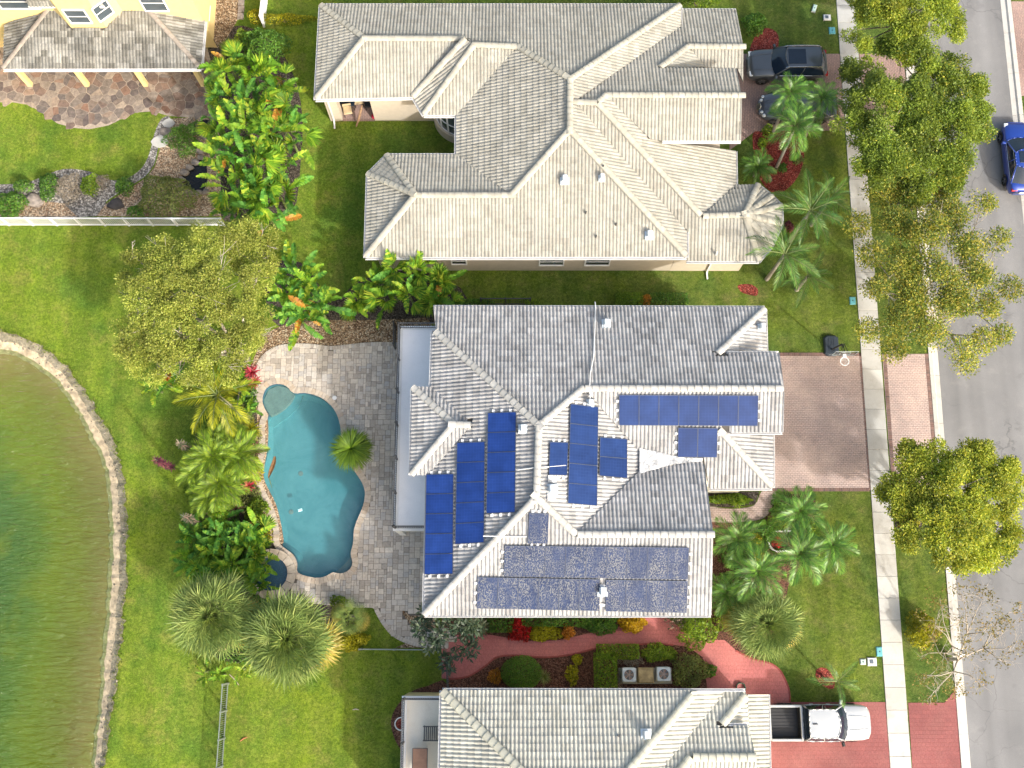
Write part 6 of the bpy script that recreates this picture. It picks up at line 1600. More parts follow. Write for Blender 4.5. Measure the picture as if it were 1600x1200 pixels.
def leaf_clump(name, label, spots, meshes, n_each, scale, h, cat='plant', group=None, leafname='leaf', tilt=(78, 15), spread=.25, weights=None, base_h=.0, stem=True):
    """several stems of large leaves growing as one clump; spots: (px, py[, height])"""
    g = random.Random(hash_(label)); hs = [s[2] if len(s) > 2 else h for s in spots]; ps = [P(s[0], s[1], hh) for s, hh in zip(spots, hs)]
    c = sum(ps, Vector())/len(ps); root = thing(name, (c.x, c.y, 0), label, cat, group); m = MB()
    for p, hh in zip(ps, hs):
        if stem: m.tube([Vector((p.x, p.y, -.03)), Vector((p.x+g.uniform(-.1,.1), p.y+g.uniform(-.1,.1), hh*.55)), Vector((p.x, p.y, hh*.95))], [.09, .07, .04], 6)
        for i in range(n_each):
            u = (i+.5)/n_each; az = i*2.399963 + g.uniform(-.5, .5) + p.x*3; t = R(tilt[0] + (tilt[1]-tilt[0])*u + g.uniform(-10, 10)); me = meshes[g.randrange(len(meshes))] if weights is None else g.choices(meshes, weights)[0]
            place(leafname, me, root, az, t, scale*g.uniform(.75, 1.15), p - Vector((c.x, c.y, 0)) + Vector((g.uniform(-spread, spread), g.uniform(-spread, spread), g.uniform(-.5, .1)*min(1, hh))), g.uniform(-.5, .5))
    if stem: m.build('stem', M_STEM, root)
    return root
def rosette(name, label, px, py, h, n, Lg, wd, mt, cat='plant', group=None, stem=.03, tilt=(75, 5), whorl=None, arch=.5):
    """strap leaves in a rosette on a stem (or along it when whorl is given)"""
    top = P(px, py, h); b = Vector((top.x, top.y, 0)); g = np.random.default_rng(hash_(label) % 99991); root = thing(name, b, label, cat, group); V = []; Fq = []; tn = []
    for i in range(n):
        u = (i+.5)/n; az = i*2.399963 + g.uniform(-.2, .2); t = R(tilt[0]+(tilt[1]-tilt[0])*u + g.uniform(-8, 8)); z0 = h*(1 - (whorl or 0)*u*.95) if whorl else h; l = Lg*g.uniform(.8, 1.15); K = 4; base = np.array([b.x, b.y, z0]); p = base.copy(); ax = np.array([math.cos(az), math.sin(az), 0]); sd = np.array([-math.sin(az), math.cos(az), 0]); i0 = len(V); tt = g.random()
        for k in range(K+1):
            w_ = wd*.5*(math.sin(math.pi*(.18 + .80*k/K))**.8); V += [p - sd*w_ + [0, 0, w_*.4], p, p + sd*w_ + [0, 0, w_*.4]]; a = t - arch*(k/K)*1.6; p = p + (ax*math.cos(a) + np.array([0, 0, math.sin(a)]))*l/K
        for k in range(K):
            for e in (0, 1): Fq.append((i0+3*k+e, i0+3*k+e+1, i0+3*k+e+4, i0+3*k+e+3)); tn.append(tt)
    add_np('leaves', root, np.array(V), np.array(Fq), mt, np.array(tn))
    m = MB(); m.tube([b + Vector((0, 0, -.02)), b + Vector((0, 0, h))], [stem*1.2, stem], 6); m.build('stem', M_BARK, root)
    return root

# ------------------------------------------------------------------ street trees
tree('street_tree', 'broad dense street tree shading the cream house driveway and road', [(1395,78,28),(1440,92,34),(1352,112,34),(1482,112,38),(1518,128,28),(1380,150,40),(1432,158,44),(1490,165,44),(1535,170,27),(1338,188,32),(1385,200,40),(1440,210,44),(1500,210,40),(1536,205,22),(1355,236,30),(1400,250,38),(1450,256,40),(1497,250,30),(1368,276,20),(1430,288,28),(1484,282,24),(1334,150,16)], (1445,230), 4.6, 6.8, .125, L_OAK, M_BARK, 1900, group='street trees', clump=.62, trunk_r=.2)
tree('street_tree', 'leafy street tree cut off by the top edge of the picture', [(1345,8,28),(1388,12,38),(1432,4,44),(1474,14,33),(1492,46,18),(1400,48,28),(1442,44,28),(1330,46,17),(1349,66,16),(1418,74,24),(1470,-10,30),(1390,-25,35)], (1425,70), 4.6, 6.4, .125, L_OAK, M_BARK, 1500, group='street trees', clump=.58, trunk_r=.18)
tree('street_tree', 'thin straggly street tree with bare twigs reaching over the road', [(1378,300,24),(1420,310,30),(1470,300,32),(1538,318,20),(1400,350,30),(1455,360,34),(1512,385,32),(1562,372,18),(1362,396,20),(1412,410,34),(1470,420,34),(1530,432,28),(1578,450,14),(1372,452,20),(1430,462,32),(1492,470,34),(1548,478,20),(1566,522,13),(1410,500,28),(1458,520,24),(1502,545,18),(1513,566,11),(1538,532,13),(1358,514,10),(1402,542,20),(1345,350,14),(1490,330,26)], (1448,520), 4.2, 6.2, .125, L_OAK2, M_TWIG, 560, group='street trees', clump=.85, twigs=2, trunk_r=.15)
tree('street_tree', 'round bushy street tree beside the end of the paver driveway', [(1428,722,32),(1462,710,26),(1500,712,32),(1542,716,28),(1574,745,28),(1402,762,24),(1445,757,44),(1500,757,44),(1550,772,40),(1588,772,18),(1412,800,28),(1456,810,40),(1510,812,44),(1560,822,38),(1588,832,20),(1428,842,24),(1482,850,34),(1530,860,33),(1506,880,22),(1564,856,24),(1385,768,10)], (1468,835), 4.2, 6.2, .125, L_OAK, M_BARK, 1800, group='street trees', clump=.6, trunk_r=.18)
tree('bare_street_tree', 'nearly leafless street tree over the kerb near the red driveway', [(1470,935,22),(1500,920,24),(1540,930,26),(1580,955,22),(1460,975,26),(1505,970,28),(1550,975,28),(1590,1005,20),(1465,1020,26),(1510,1020,28),(1560,1030,24),(1450,1055,20),(1490,1065,24),(1530,1065,22),(1455,1088,14),(1575,985,18)], (1482,1030), 3.4, 5.0, .12, L_BARE, M_TWIG, 150, clump=.42, twigs=5, trunk_r=.10)
tree('lakeside_tree', 'wide pale yellow green tree on the lawn near the lake', [(250,402,40),(310,388,44),(368,375,42),(408,364,26),(222,452,40),(280,450,52),(340,442,52),(395,430,36),(207,512,34),(265,510,52),(330,505,52),(388,490,40),(222,558,30),(280,560,42),(340,556,42),(300,588,20),(240,586,16),(420,398,18),(402,530,20),(196,432,15),(190,545,14),(205,395,16)], (385,560), 4.4, 6.6, .095, L_LAKE, M_TWIG, 1400, clump=.55, twigs=1, trunk_r=.2, aspect=.6)

# ------------------------------------------------------------------ palms
FR_Q = [frond_mesh('queen_frond', 2.6, 34, .62, .034, R(20), R(-45), L_QUEEN, .25, .30, s) for s in (1, 2, 3)]
FR_C = [frond_mesh('christmas_palm_frond', 1.75, 27, .66, .042, R(25), R(-55), L_PALM, .45, .5, s) for s in (4, 5, 6)]
FR_P = [frond_mesh('date_palm_frond', 1.45, 27, .50, .032, R(30), R(-50), L_MDGR, .35, .22, s) for s in (7, 8)]
FR_K = [frond_mesh('coconut_frond', 2.7, 36, .78, .046, R(18), R(-40), L_COCO, .15, .35, s) for s in (9, 10)]
FAN = [fan_mesh('fan_leaf', .60, 28, L_FAN, 165, .95, s, .3, .3, .05) for s in (1, 2, 3)]; FANY = fan_mesh('yellow_fan_leaf', .62, 26, L_FANY, 150, .95, 5, .3, .3, .05); FAND = fan_mesh('dead_fan_leaf', .58, 22, L_DEADF, 120, .95, 6)
G_F = 'fan palms'
def fan_palm(label, px, py, h, n, sc, group='blue green fan palms by the pool', dead=4):
    r_ = palm('fan_palm', label, px, py, h, n, FAN, sc, trunk=.16, tilt=(88, -8), group=group, skirt=(FANY, 26, -14), cat='palm')
    o = r_; g = random.Random(hash_(label)+1); top = P(px, py, h) - Vector(r_.location)
    for i in range(dead): place('dead_fan', FAND, r_, g.uniform(0, 6.28), R(-30), sc*.95, top - Vector((0, 0, .3)))
fan_palm('large round fan palm west of its twin near the lake lawn', 335, 962, 3.6, 84, 1.60)
fan_palm('large round fan palm beside the golden shrub south of the pool', 450, 997, 3.8, 92, 1.72)
fan_palm('small fan palm tucked behind the golden shrub', 545, 965, 1.2, 24, .72, dead=0)
fan_palm('shaggy fan palm at the corner of the red path', 1195, 975, 3.4, 86, 1.34, group='front yard fan palm', dead=1)
palm('coconut_palm', 'yellow green coconut palm reaching over the pool edge', 340, 618, 3.6, 11, FR_K, 1.0, cat='palm', tilt=(55, -5), trunk=.11)
for lb, x, y, h, s in (('driveway palm standing nearest the dark sport utility vehicle', 1232, 152, 4.2, .92), ('driveway palm nearest the sidewalk by the parked cars', 1282, 160, 4.0, .88), ('driveway palm rising from the red mulch bed', 1240, 204, 4.4, 1.0)):
    palm('christmas_palm', lb, x, y, h, 17, FR_C, s, group='palms beside the cream house driveway', tilt=(66, -18), trunk=.09, shaft=.5, lean=(random.uniform(-.2,.2), -.3))
for lb, x, y, h, s in (('front garden palm closest to the paver driveway', 1246, 800, 3.6, .98), ('front garden palm farthest out on the lawn', 1296, 852, 3.6, .92), ('front garden palm beside the white planter ring', 1246, 866, 3.8, 1.0), ('front garden palm against the solar house wall', 1150, 842, 3.4, .95), ('front garden palm just above the shaggy fan palm', 1180, 895, 3.8, 1.05), ('small front garden palm at the wall corner below', 1133, 928, 2.6, .75)):
    palm('christmas_palm', lb, x, y, h, 18, FR_C, s, group='palms in the solar house front garden', tilt=(66, -18), trunk=.09, shaft=.45)
for lb, x, y, h, s, n in (('feathery palm over the round roof corner of cream house', 1266, 330, 4.6, .98, 11), ('feathery palm leaning out toward the sidewalk', 1296, 312, 3.8, .78, 9), ('feathery palm at the corner of the cream south wall', 1226, 398, 4.2, .92, 11), ('low feathery palm on the lawn below the others', 1262, 432, 2.4, .72, 9)):
    palm('queen_palm', lb, x, y, h, n, FR_Q, s, group='feathery palms by the cream house corner', tilt=(55, -10), trunk=.11)
palm('young_palm', 'young palm leaning over the white pickup truck', 1308, 1064, 2.2, 6, FR_Q, .60, tilt=(50, 0), trunk=.07)
for lb, x, y, h, s in (('bright bushy date palm in the middle of the pool bed', 338, 716, 1.9, 1.0), ('bushy date palm nearest the pool coping in the bed', 374, 712, 1.8, .9), ('bushy date palm lowest of the three in the pool bed', 346, 756, 1.7, .95)):
    palm('date_palm', lb, x, y, h, 34, FR_P, s*1.3, group='date palms in the pool bed', tilt=(70, -10), trunk=.09)
palm('cycad', 'dark green cycad beside the red mulch bed', 1184, 264, .9, 22, FR_C, .72, tilt=(65, 0), trunk=.12)
FR_S = [frond_mesh('grass_palm_frond', .95, 30, .30, .022, R(25), R(-65), L_SAGO, .35, .35, s) for s in (11, 12)]
rosette('pygmy_palm', 'round grassy mop headed plant hanging over the pool edge', 550, 703, 1.5, 900, 1.38, .042, L_SAGO, cat='palm', stem=.09, tilt=(88, 0), arch=1.15)

# ------------------------------------------------------------------ banana-like plants
BL = [blade_mesh('broad_leaf', 1.7, .40, L_BOP, R(30), R(-35), .22, s, .35) for s in (1, 2, 3)]; BD = [blade_mesh('dark_broad_leaf', 1.6, .36, L_BOPD, R(25), R(-40), .22, s, .3) for s in (4, 5)]; BO = [blade_mesh('orange_broad_leaf', 1.3, .34, L_ORNG, R(5), R(-60), .22, 6, .5)]
BP = [fan_mesh('pleated_leaf', .85, 20, L_BOP, 62, .45, 8, .5, .3, .14)]
leaf_clump('banana_leaf_hedge', 'tall dense hedge of banana like leaves between two lawns', [(360,105,3.2),(400,120,3.2),(435,130,2.8),(352,150,3.4),(395,165,3.8),(440,170,3.2),(345,195,3.4),(385,205,3.8),(430,210,3.8),(455,215,2.8),(350,240,3.4),(390,250,3.8),(435,255,3.4),(358,285,3.2),(400,295,3.4),(435,300,2.8),(375,325,2.8),(415,330,2.6)], BL + BD + BO + BP, 16, 1.12, 3.4, 'hedge', weights=(3, 3, 3, 4, 4, .8, 7), tilt=(80, -15), spread=.55)
leaf_clump('banana_leaf_clump', 'clump of long dark banana like leaves beside the pale tree', [(462,425,3.2),(480,440,3.2),(455,460,3.0),(478,478,2.8),(500,480,2.4),(468,498,2.2)], BD + BL + BO, 13, 1.12, 3.0, 'plant', weights=(4, 4, 2, 2, 2, .4), tilt=(78, -10), group='clumps of banana like leaves')
leaf_clump('banana_leaf_clump', 'wide clump of pleated leaves against the cream house wall', [(585,440,2.8),(620,420,3.2),(655,425,3.2),(690,440,2.8),(600,465,2.8),(640,460,3.2),(675,465,2.8),(700,475,2.4),(560,470,2.0)], BL + BD + BO + BP, 13, .95, 3.0, 'plant', weights=(3, 3, 3, 1, 1, .6, 6), tilt=(78, -5), group='clumps of banana like leaves')
leaf_clump('heliconia', 'heliconia with pale leaf tips on the lawn beside coconut palm', [(262,600,1.9),(284,588,2.0),(240,604,1.5)], BL + BD, 7, .72, 1.9, 'plant', tilt=(70, -15))
leaf_clump('palm_lily_clump', 'big dark pleated leaves beside the round spa', [(340,835,1.8),(375,850,1.8),(400,860,1.6),(325,862,1.6),(360,880,1.6),(400,830,1.8),(345,805,1.5),(305,885,1.1)], BD + BL + BP, 13, .82, 1.7, 'plant', weights=(4, 4, 1, 1, 1, 4), tilt=(75, -10))
leaf_clump('yellow_green_underplant', 'bright yellow green leaves at the foot of fan palms', [(375,1046,1.0),(345,1056,.9),(320,1050,.8),(400,1040,.9)], BL, 8, .48, .9, 'plant', tilt=(70, -10))

# ------------------------------------------------------------------ strap-leaved plants in the pool bed
for lb, x, y, h, mt, n, Lg in (('crimson cordyline at the top corner of the pool', 394, 582, 1.1, L_MAG, 26, .55), ('crimson cordyline just above the pool step', 398, 597, .9, L_MAG, 24, .5), ('burgundy cordyline touching the coping beside the yellow shrub', 400, 703, .7, L_PURP, 22, .5), ('red tipped cordyline below the yellow shrub', 388, 760, .9, L_MAG, 20, .45), ('burgundy rosette under the coconut palm', 372, 690, 1.0, L_PURP, 24, .5), ('burgundy rosette in the middle of the date palms', 353, 742, 1.3, L_PURP, 22, .45),
        ('dark purple rosette at the outer edge of date palms', 311, 780, .8, L_PURP, 18, .42), ('silvery pink rosette above the pleated leaves', 347, 826, 1.0, L_VARI, 22, .5), ('black purple rosette near the lower coping', 371, 792, .8, L_PURP, 20, .45), ('silvery rosette with red tip left of the black rosette', 330, 806, .9, L_VARI, 20, .45)):
    rosette('cordyline', lb, x, y, h, n, Lg, .09, mt, group='cordylines in the pool bed')
for lb, x, y in (('tall spiky column plant with red tip under the coconut palm', 280, 692), ('tall spiky column plant standing farthest out on the lawn', 243, 718), ('tall spiky column plant lowest beside the date palms', 287, 807)):
    rosette('column_croton', lb, x, y, 3.4, 120, .30, .055, L_VARI if x > 250 else L_PURP, whorl=.9, tilt=(35, 10), group='spiky column plants by the lake lawn', arch=.3)
rosette('spider_plant', 'pale striped grassy plant along the upper coping', 392, 672, .6, 90, .75, .05, L_YELL, tilt=(85, 10), arch=.9); rosette('spider_plant', 'dark grassy plant between coconut palm and coping', 380, 655, .7, 80, .8, .05, L_GREY, tilt=(85, 10), arch=.9)
shrub('golden_shrub', 'bright yellow shrub on the gravel beside the coping', 396, 736, 15, .8, .12, L_YELL, 900, ry=20)
shrub('green_shrub', 'small glossy green shrub near the lower coping', 402, 795, 18, .8, .16, L_MDGR, 800); shrub('orange_croton', 'small orange croton among the pleated leaves', 391, 824, 9, .9, .13, L_ORC, 350); shrub('orange_croton', 'orange croton at the upper end of the pool bed', 262, 590, 9, .8, .13, L_ORC, 250)
shrub('blue_green_shrub', 'greyish green croton bush beside silvery rosettes', 348, 795, 20, 1.2, .13, L_VARI, 900); shrub('blue_green_shrub', 'dark bushy croton under the coconut palm fronds', 370, 668, 20, 1.0, .14, L_BRONZE, 800)
shrub('golden_shrub', 'rounded golden shrub next to the large fan palm', 547, 1000, 27, 1.1, .13, L_YELL, 2600, ry=17)

# ------------------------------------------------------------------ garden between the two lower houses
tree('dark_croton_tree', 'tall dark bronze croton tree at the start of red path', [(695,972,20),(668,962,17),(715,980,22),(660,985,14),(690,1000,20),(732,985,14),(705,1018,17),(750,982,12),(732,1012,12),(672,1005,12),(697,1038,14),(700,955,14)], (697,1000), 2.6, 4.6, .30, L_BRONZE, M_BARK, 210, cat='tree', clump=.42, trunk_r=.07, aspect=.34)
shrub('silver_croton', 'silvery pink croton between bronze tree and red path', 748, 978, 22, 1.0, .2, L_VARI, 700, ry=14, aspect=.3)
for lb, x, y, rx, ry, h, mt, n, lf, sh in (('low clipped green hedge left of the scarlet croton', 782, 973, 20, 14, .9, L_DKGR, 1500, .11, 'box'), ('long clipped hedge under the solar panel eave', 868, 968, 52, 10, .9, L_DKGR, 2600, .11, 'box'), ('dark hedge between long hedge and golden bush', 938, 976, 30, 15, .8, L_DKGR, 2000, .12, 'dome'),
        ('L shaped hedge arm running beside the air conditioners', 946, 1050, 17, 28, 1.0, L_MDGR, 2200, .11, 'box'), ('hedge section above the left air conditioner', 965, 1018, 32, 11, 1.0, L_MDGR, 1800, .11, 'box'), ('bushy hedge above the right air conditioner', 1030, 1020, 28, 14, 1.0, L_MDGR, 1900, .11, 'dome'), ('loose olive hedge right of the air conditioners', 1078, 1048, 30, 28, 1.1, L_GREY, 2600, .11, 'dome')):
    shrub('hedge', lb, x, y, rx, h, lf, mt, n, cat='hedge', ry=ry, shape=sh, group='hedges in the side garden')
shrub('scarlet_croton', 'scarlet red croton bush above the red path', 811, 984, 19, .9, .17, L_RED, 900, aspect=.4); shrub('yellow_green_shrub', 'speckled yellow green shrub beside the scarlet croton', 852, 989, 27, .6, .10, L_YELL, 1700, ry=13, aspect=.7); shrub('orange_croton', 'orange croton ending the speckled shrub row', 888, 987, 10, .7, .13, L_ORC, 500, ry=12)
shrub('golden_croton', 'rounded golden orange bush under the roof edge', 988, 975, 22, .9, .13, L_GOLD, 2000, ry=13)
shrub('ball_topiary', 'clipped round green ball shrub beside the red path', 815, 1051, 33, 1.3, .07, L_DKGR, 8000, ry=26, cat='shrub', rough=.03); rosette('liriope', 'spiky tuft beside the clipped ball shrub', 849, 1058, .3, 70, .5, .03, L_GREY, tilt=(80, 10), arch=.8)
shrub('fire_croton', 'orange and yellow croton left of the ball shrub', 773, 1057, 11, .6, .17, L_ORC, 420, aspect=.35); shrub('variegated_shrub', 'narrow pale variegated shrub in brown mulch', 902, 1030, 8, .6, .13, L_YELL, 350, ry=8); shrub('variegated_shrub', 'lower pale variegated shrub nearer the ivory roof', 894, 1054, 10, .7, .13, L_YELL, 600, ry=16)
shrub('dry_bush', 'dry grey brush beside the left air conditioner', 985, 1032, 22, .5, .14, L_DRYG, 700, ry=9, aspect=.15); shrub('dry_bush', 'dry grey twiggy patch in front of left hedge arm', 968, 1060, 8, .4, .14, L_DRYG, 350, ry=16, aspect=.15)
shrub('climbing_shrub', 'loose speckled green shrub overhanging the red path', 1090, 985, 30, 1.8, .14, L_MDGR, 1900, ry=30); shrub('climbing_shrub', 'white flecked straggling shrub at the roof corner', 1058, 972, 18, 1.2, .11, L_VARI, 260, ry=14); shrub('small_green_tuft', 'small leafy tuft at the red path edge', 1110, 1048, 10, .5, .14, L_DKGR, 300)

# ------------------------------------------------------------------ front gardens
shrub('entry_hedge', 'strip of green plants under the garage eave', 1140, 780, 36, .6, .16, L_MDGR, 1200, ry=8, cat='hedge'); rosette('bird_nest_plant', 'bright spiky plant in the entry strip', 1152, 784, .4, 30, .45, .06, L_MDGR)
for lb, x, y, r in (('yellow green ground shrub between the wall palms', 1180, 840, 13), ('yellow green ground shrub below the first one', 1186, 868, 12), ('olive ground shrub under the driveway end palm', 1218, 812, 16)): shrub('ground_shrub', lb, x, y, r, .6, .12, L_MDGR if r == 16 else L_YELL, 700, group='ground shrubs in the front garden')
shrub('dark_ground_shrub', 'dark shrub filling the bed beside the wall palms', 1190, 832, 26, .5, .12, L_DKGR, 1300, ry=18); shrub('dark_ground_shrub', 'dark shrub under the palms near the shaggy fan palm', 1150, 925, 34, .9, .14, L_DKGR, 1700, ry=30); shrub('red_flowers', 'dark red flowers inside the white planter ring', 1214, 845, 8, .35, .08, L_RED, 420, ry=11, cat='flowers')
shrub('green_bush', 'green bush beside the red mulch ring by the driveway', 1180, 36, 18, 1.1, .15, L_DKGR, 1400); shrub('ti_plant', 'dark red plant under the round roof corner', 1232, 354, 8, .8, .16, L_PURP, 240); shrub('small_mulch_plant', 'small green plant in the red mulch near the coupe', 1192, 223, 8, .4, .14, L_MDGR, 220); shrub('small_mulch_plant', 'small plant on the right edge of red mulch', 1247, 248, 9, .4, .16, L_GREY, 220); shrub('small_mulch_plant', 'dark plant in the middle of red mulch bed', 1222, 262, 8, .5, .14, L_DKGR, 260); shrub('small_mulch_plant', 'green orange plant at the top of the red mulch', 1202, 204, 11, .5, .14, L_MDGR, 300)
for lb, x, rx, mt in (('rounded bright green hedge end behind the cream house', 983, 20, L_MDGR), ('reddish green hedge middle behind the cream house', 1010, 10, L_ORC), ('darker green hedge end nearest the street side', 1045, 29, L_DKGR)): shrub('back_hedge', lb, x, 468, rx, .9, .11, mt, 1300 if rx > 12 else 420, ry=9, shape='box' if rx > 12 else 'dome', cat='hedge', group='hedge between the two roofs')
shrub('wall_hedge', 'small green hedge tip above the grey roof', 832, 473, 12, .9, .11, L_MDGR, 420, ry=6, cat='hedge'); shrub('wall_hedge', 'green hedge running beside pleated leaf clump', 742, 473, 30, .8, .11, L_DKGR, 900, ry=6, cat='hedge')
shrub('round_street_shrub', 'rounded yellow green shrub under the leafless tree', 1442, 984, 26, 1.3, .12, L_YELL, 2600, ry=28); shrub('street_flowers', 'yellow and red flowers under the bushy street tree', 1424, 818, 13, .5, .09, L_YELL, 420, ry=9, cat='flowers'); shrub('street_flowers', 'small red leaved plant under the bushy street tree', 1411, 822, 7, .4, .1, L_MAG, 160, cat='flowers')
shrub('corner_groundcover', 'bright green groundcover beside the patio edge', 528, 940, 14, .5, .12, L_MDGR, 420, ry=10)
for lb, x, y, r in (('low plants along the bottom of the long roof wall', 440, 28, 40),): shrub('yellow_hedge', 'row of yellow green shrubs left of cream roof', 445, 29, 46, .7, .12, L_YELL, 1500, ry=8, cat='hedge')
shrub('top_hedge', 'yellow green hedge above the cream roof top edge', 1090, 1, 38, 1.0, .14, L_MDGR, 1100, ry=8, cat='hedge')
# ------------------------------------------------------------------ north-west garden
shrub('yellow_bush', 'small yellow bush by the stepping stone strip', 398, 24, 12, .8, .12, L_YELL, 500); shrub('round_bush', 'rounded green bush at the top of banana leaf hedge', 412, 72, 38, 1.7, .14, L_DKGR, 3600, ry=34); shrub('round_bush', 'small round bush left of the large round bush', 380, 60, 14, 1.2, .13, L_MDGR, 600)
palm('small_fan_palm', 'small fan palm at the corner of the flagstone patio', 360, 78, 1.0, 14, [fan_mesh('small_fan', .5, 22, L_MDGR, 130, .4, 9)], .85, tilt=(70, 0), trunk=.06)
shrub('juniper', 'dark feathery juniper on the peach gravel', 288, 216, 27, .9, .22, L_DKGR, 2200, aspect=.18, rough=.4); shrub('large_bush', 'large olive green bush above the white fence', 258, 305, 46, 1.5, .13, L_GREY, 4200, ry=36)
for lb, x, y, rx, ry, mt in (('dark green shrub at the left edge beside the fence', 16, 318, 24, 22, L_DKGR), ('low green shrub on the lawn edge at the left', 36, 290, 16, 10, L_DKGR), ('upright green shrub beside the dry brush', 75, 290, 15, 24, L_DKGR), ('thin green shrub growing out of dry brush', 140, 288, 14, 18, L_MDGR), ('round green shrub where the shell path narrows', 194, 290, 14, 16, L_DKGR), ('green shrub tip beside the black rock', 212, 330, 14, 9, L_DKGR)): shrub('garden_shrub', lb, x, y, rx, .8, .12, mt, int(rx*ry*4.5), ry=ry, group='shrubs above the white fence')
shrub('dry_bush', 'large dry grey brush in the shell garden', 106, 292, 20, .7, .17, L_DRYG, 1500, ry=24, aspect=.14); shrub('dry_bush', 'pale twiggy brush right of the thin green shrub', 158, 284, 14, .5, .15, L_DRYG, 500, ry=12, aspect=.14)

for lb, x, y, rx, ry, h, mt in (('leafy ground cover at the foot of the date palms', 340, 735, 34, 34, .55, L_DKGR), ('leafy ground cover along the upper pool bed', 375, 650, 22, 34, .5, L_GREY), ('leafy ground cover below the silvery rosettes', 345, 815, 30, 22, .6, L_DKGR), ('leafy ground cover around the base of fan palms', 390, 1000, 62, 36, .5, L_DKGR), ('leafy ground cover beside the round spa', 372, 880, 40, 30, .6, L_DKGR), ('mixed greenery between coping and date palms', 385, 775, 20, 26, .6, L_GREY)):
    shrub('ground_cover', lb, x, y, rx, h, .15, mt, int(rx*ry*1.5), ry=ry, cat='ground cover', group='ground cover in the pool bed')
for lb, x, y, rx, ry, mt in (('greenery under the two street side front palms', 1262, 842, 20, 40, L_MDGR), ('greenery between the wall palms and fan palm', 1165, 868, 40, 26, L_DKGR), ('greenery at the top of the front garden bed', 1235, 792, 34, 16, L_DKGR), ('greenery along the solar house wall corner', 1128, 950, 16, 34, L_MDGR)):
    shrub('ground_cover', lb, x, y, rx, .5, .15, mt, int(rx*ry*1.5), ry=ry, cat='ground cover', group='ground cover in the front garden')

leaf_clump('palm_lily_clump', 'pleated leaves leaning over the rim of the spa', [(408,880,1.2),(398,905,1.1),(412,912,.9),(390,890,1.3)], BD + BP + BL, 12, .66, 1.2, 'plant', tilt=(75, -5))
leaf_clump('palm_lily_clump', 'dark pleated leaves between date palms and the lake lawn', [(316,800,1.2),(322,770,1.2),(330,830,1.4),(312,850,1.1)], BD + BP, 11, .7, 1.2, 'plant', tilt=(75, -10))
leaf_clump('heliconia', 'leafy plants between the pale tree and coconut palm', [(318,596,1.6),(352,584,1.5),(372,600,1.4)], BD + BL, 9, .7, 1.5, 'plant', tilt=(75, -10))
for lb, x, y, h, s in (('bushy date palm above the other three in the bed', 352, 690, 1.7, .8), ('bushy date palm beside the column plant', 312, 736, 1.6, .8), ('bushy date palm below near the purple rosette', 330, 778, 1.6, .78)):
    palm('date_palm', lb, x, y, h, 32, FR_P, s*1.28, group='date palms in the pool bed', tilt=(70, -10), trunk=.08)
shrub('ground_cover', 'grey leaved ground cover along the coping', 392, 690, 14, .5, .12, L_GREY, 900, ry=30, cat='ground cover', group='ground cover in the pool bed')

leaf_clump('palm_lily_clump', 'pleated leaves spreading onto the lawn above the fan palms', [(302,838,1.1),(296,872,1.0),(318,884,1.2),(345,868,1.6),(384,842,1.6)], BD + BP + BL, 12, .78, 1.2, 'plant', tilt=(75, -10))
for lb, x, y, r, mt in (('dark croton bush between column plants and date palms', 318, 690, 16, L_BRONZE), ('green croton bush beside the lower column plant', 312, 806, 16, L_DKGR), ('leafy bush under the coconut palm beside the fence', 348, 652, 20, L_DKGR), ('yellow tipped bush near the coping above the spa', 412, 838, 12, L_YELL), ('silvery bush right of the date palms', 388, 722, 14, L_VARI)):
    shrub('bed_bush', lb, x, y, r, .9, .15, mt, int(r*r*3), group='bushes in the pool bed')

for lb, x, y, rx, ry, h, mt in (('dense low foliage at the lawn side of the date palms', 305, 745, 20, 40, .6, L_MDGR), ('dense low foliage between coconut palm and column plants', 330, 668, 26, 24, .6, L_DKGR), ('dense low foliage above the fan palms', 318, 880, 30, 26, .6, L_DKGR), ('dense low foliage between the two large fan palms', 395, 960, 24, 34, .8, L_DKGR), ('dense low foliage at the upper corner of pool bed', 385, 622, 16, 30, .5, L_DKGR), ('mixed low foliage beside the lower coping', 400, 812, 16, 24, .5, L_MDGR)):
    shrub('ground_cover', lb, x, y, rx, h, .16, mt, int(rx*ry*1.8), ry=ry, cat='ground cover', group='ground cover in the pool bed')
leaf_clump('palm_lily_clump', 'striped broad leaves under the coconut palm by the coping', [(372,640,1.0),(388,640,.9),(358,668,1.1),(384,682,.9)], BD + BP + BL, 10, .6, 1.0, 'plant', tilt=(75, -10))
# ================================================================== FENCES AND SMALL THINGS
def picket_fence(name, label, a, b, ht, mt, gap, post_gap, pw=.03, rail=.05, group=None):
    a, b = Vector((a[0], a[1], 0)), Vector((b[0], b[1], 0)); d = b-a; Ls = d.length; d.normalize(); root = thing(name, a, label, 'fence', group); ang = math.atan2(d.y, d.x)
    for z in (.12, ht-.02): m = MB(); m.bar(Vector((0, 0, z)), d*Ls + Vector((0, 0, z)), rail, .05); m.local('rail', mt, root)
    q = MB(); q.box((-pw/2, -pw/2, .06), (pw/2, pw/2, ht-.04)); me = q.mesh('picket', mt); n = int(Ls/gap)
    for i in range(1, min(n, 299)): link('picket', me, root, Matrix.Translation(d*(i*Ls/n)) @ Matrix.Rotation(ang, 4, 'Z'))
    q = MB(); q.bbox((-.05, -.05, 0), (.05, .05, ht+.04), .015); pme = q.mesh('fence_post', mt); k = max(1, round(Ls/post_gap))
    for i in range(k+1): link('fence_post', pme, root, Matrix.Translation(d*(i*Ls/k)) @ Matrix.Rotation(ang, 4, 'Z'))
    return root
picket_fence('picket_fence', 'long white picket fence between the two back lawns', P(-60, 352).xy, P(352, 352.5).xy, 1.15, M_WHITE, .115, 1.5, .028, .07)
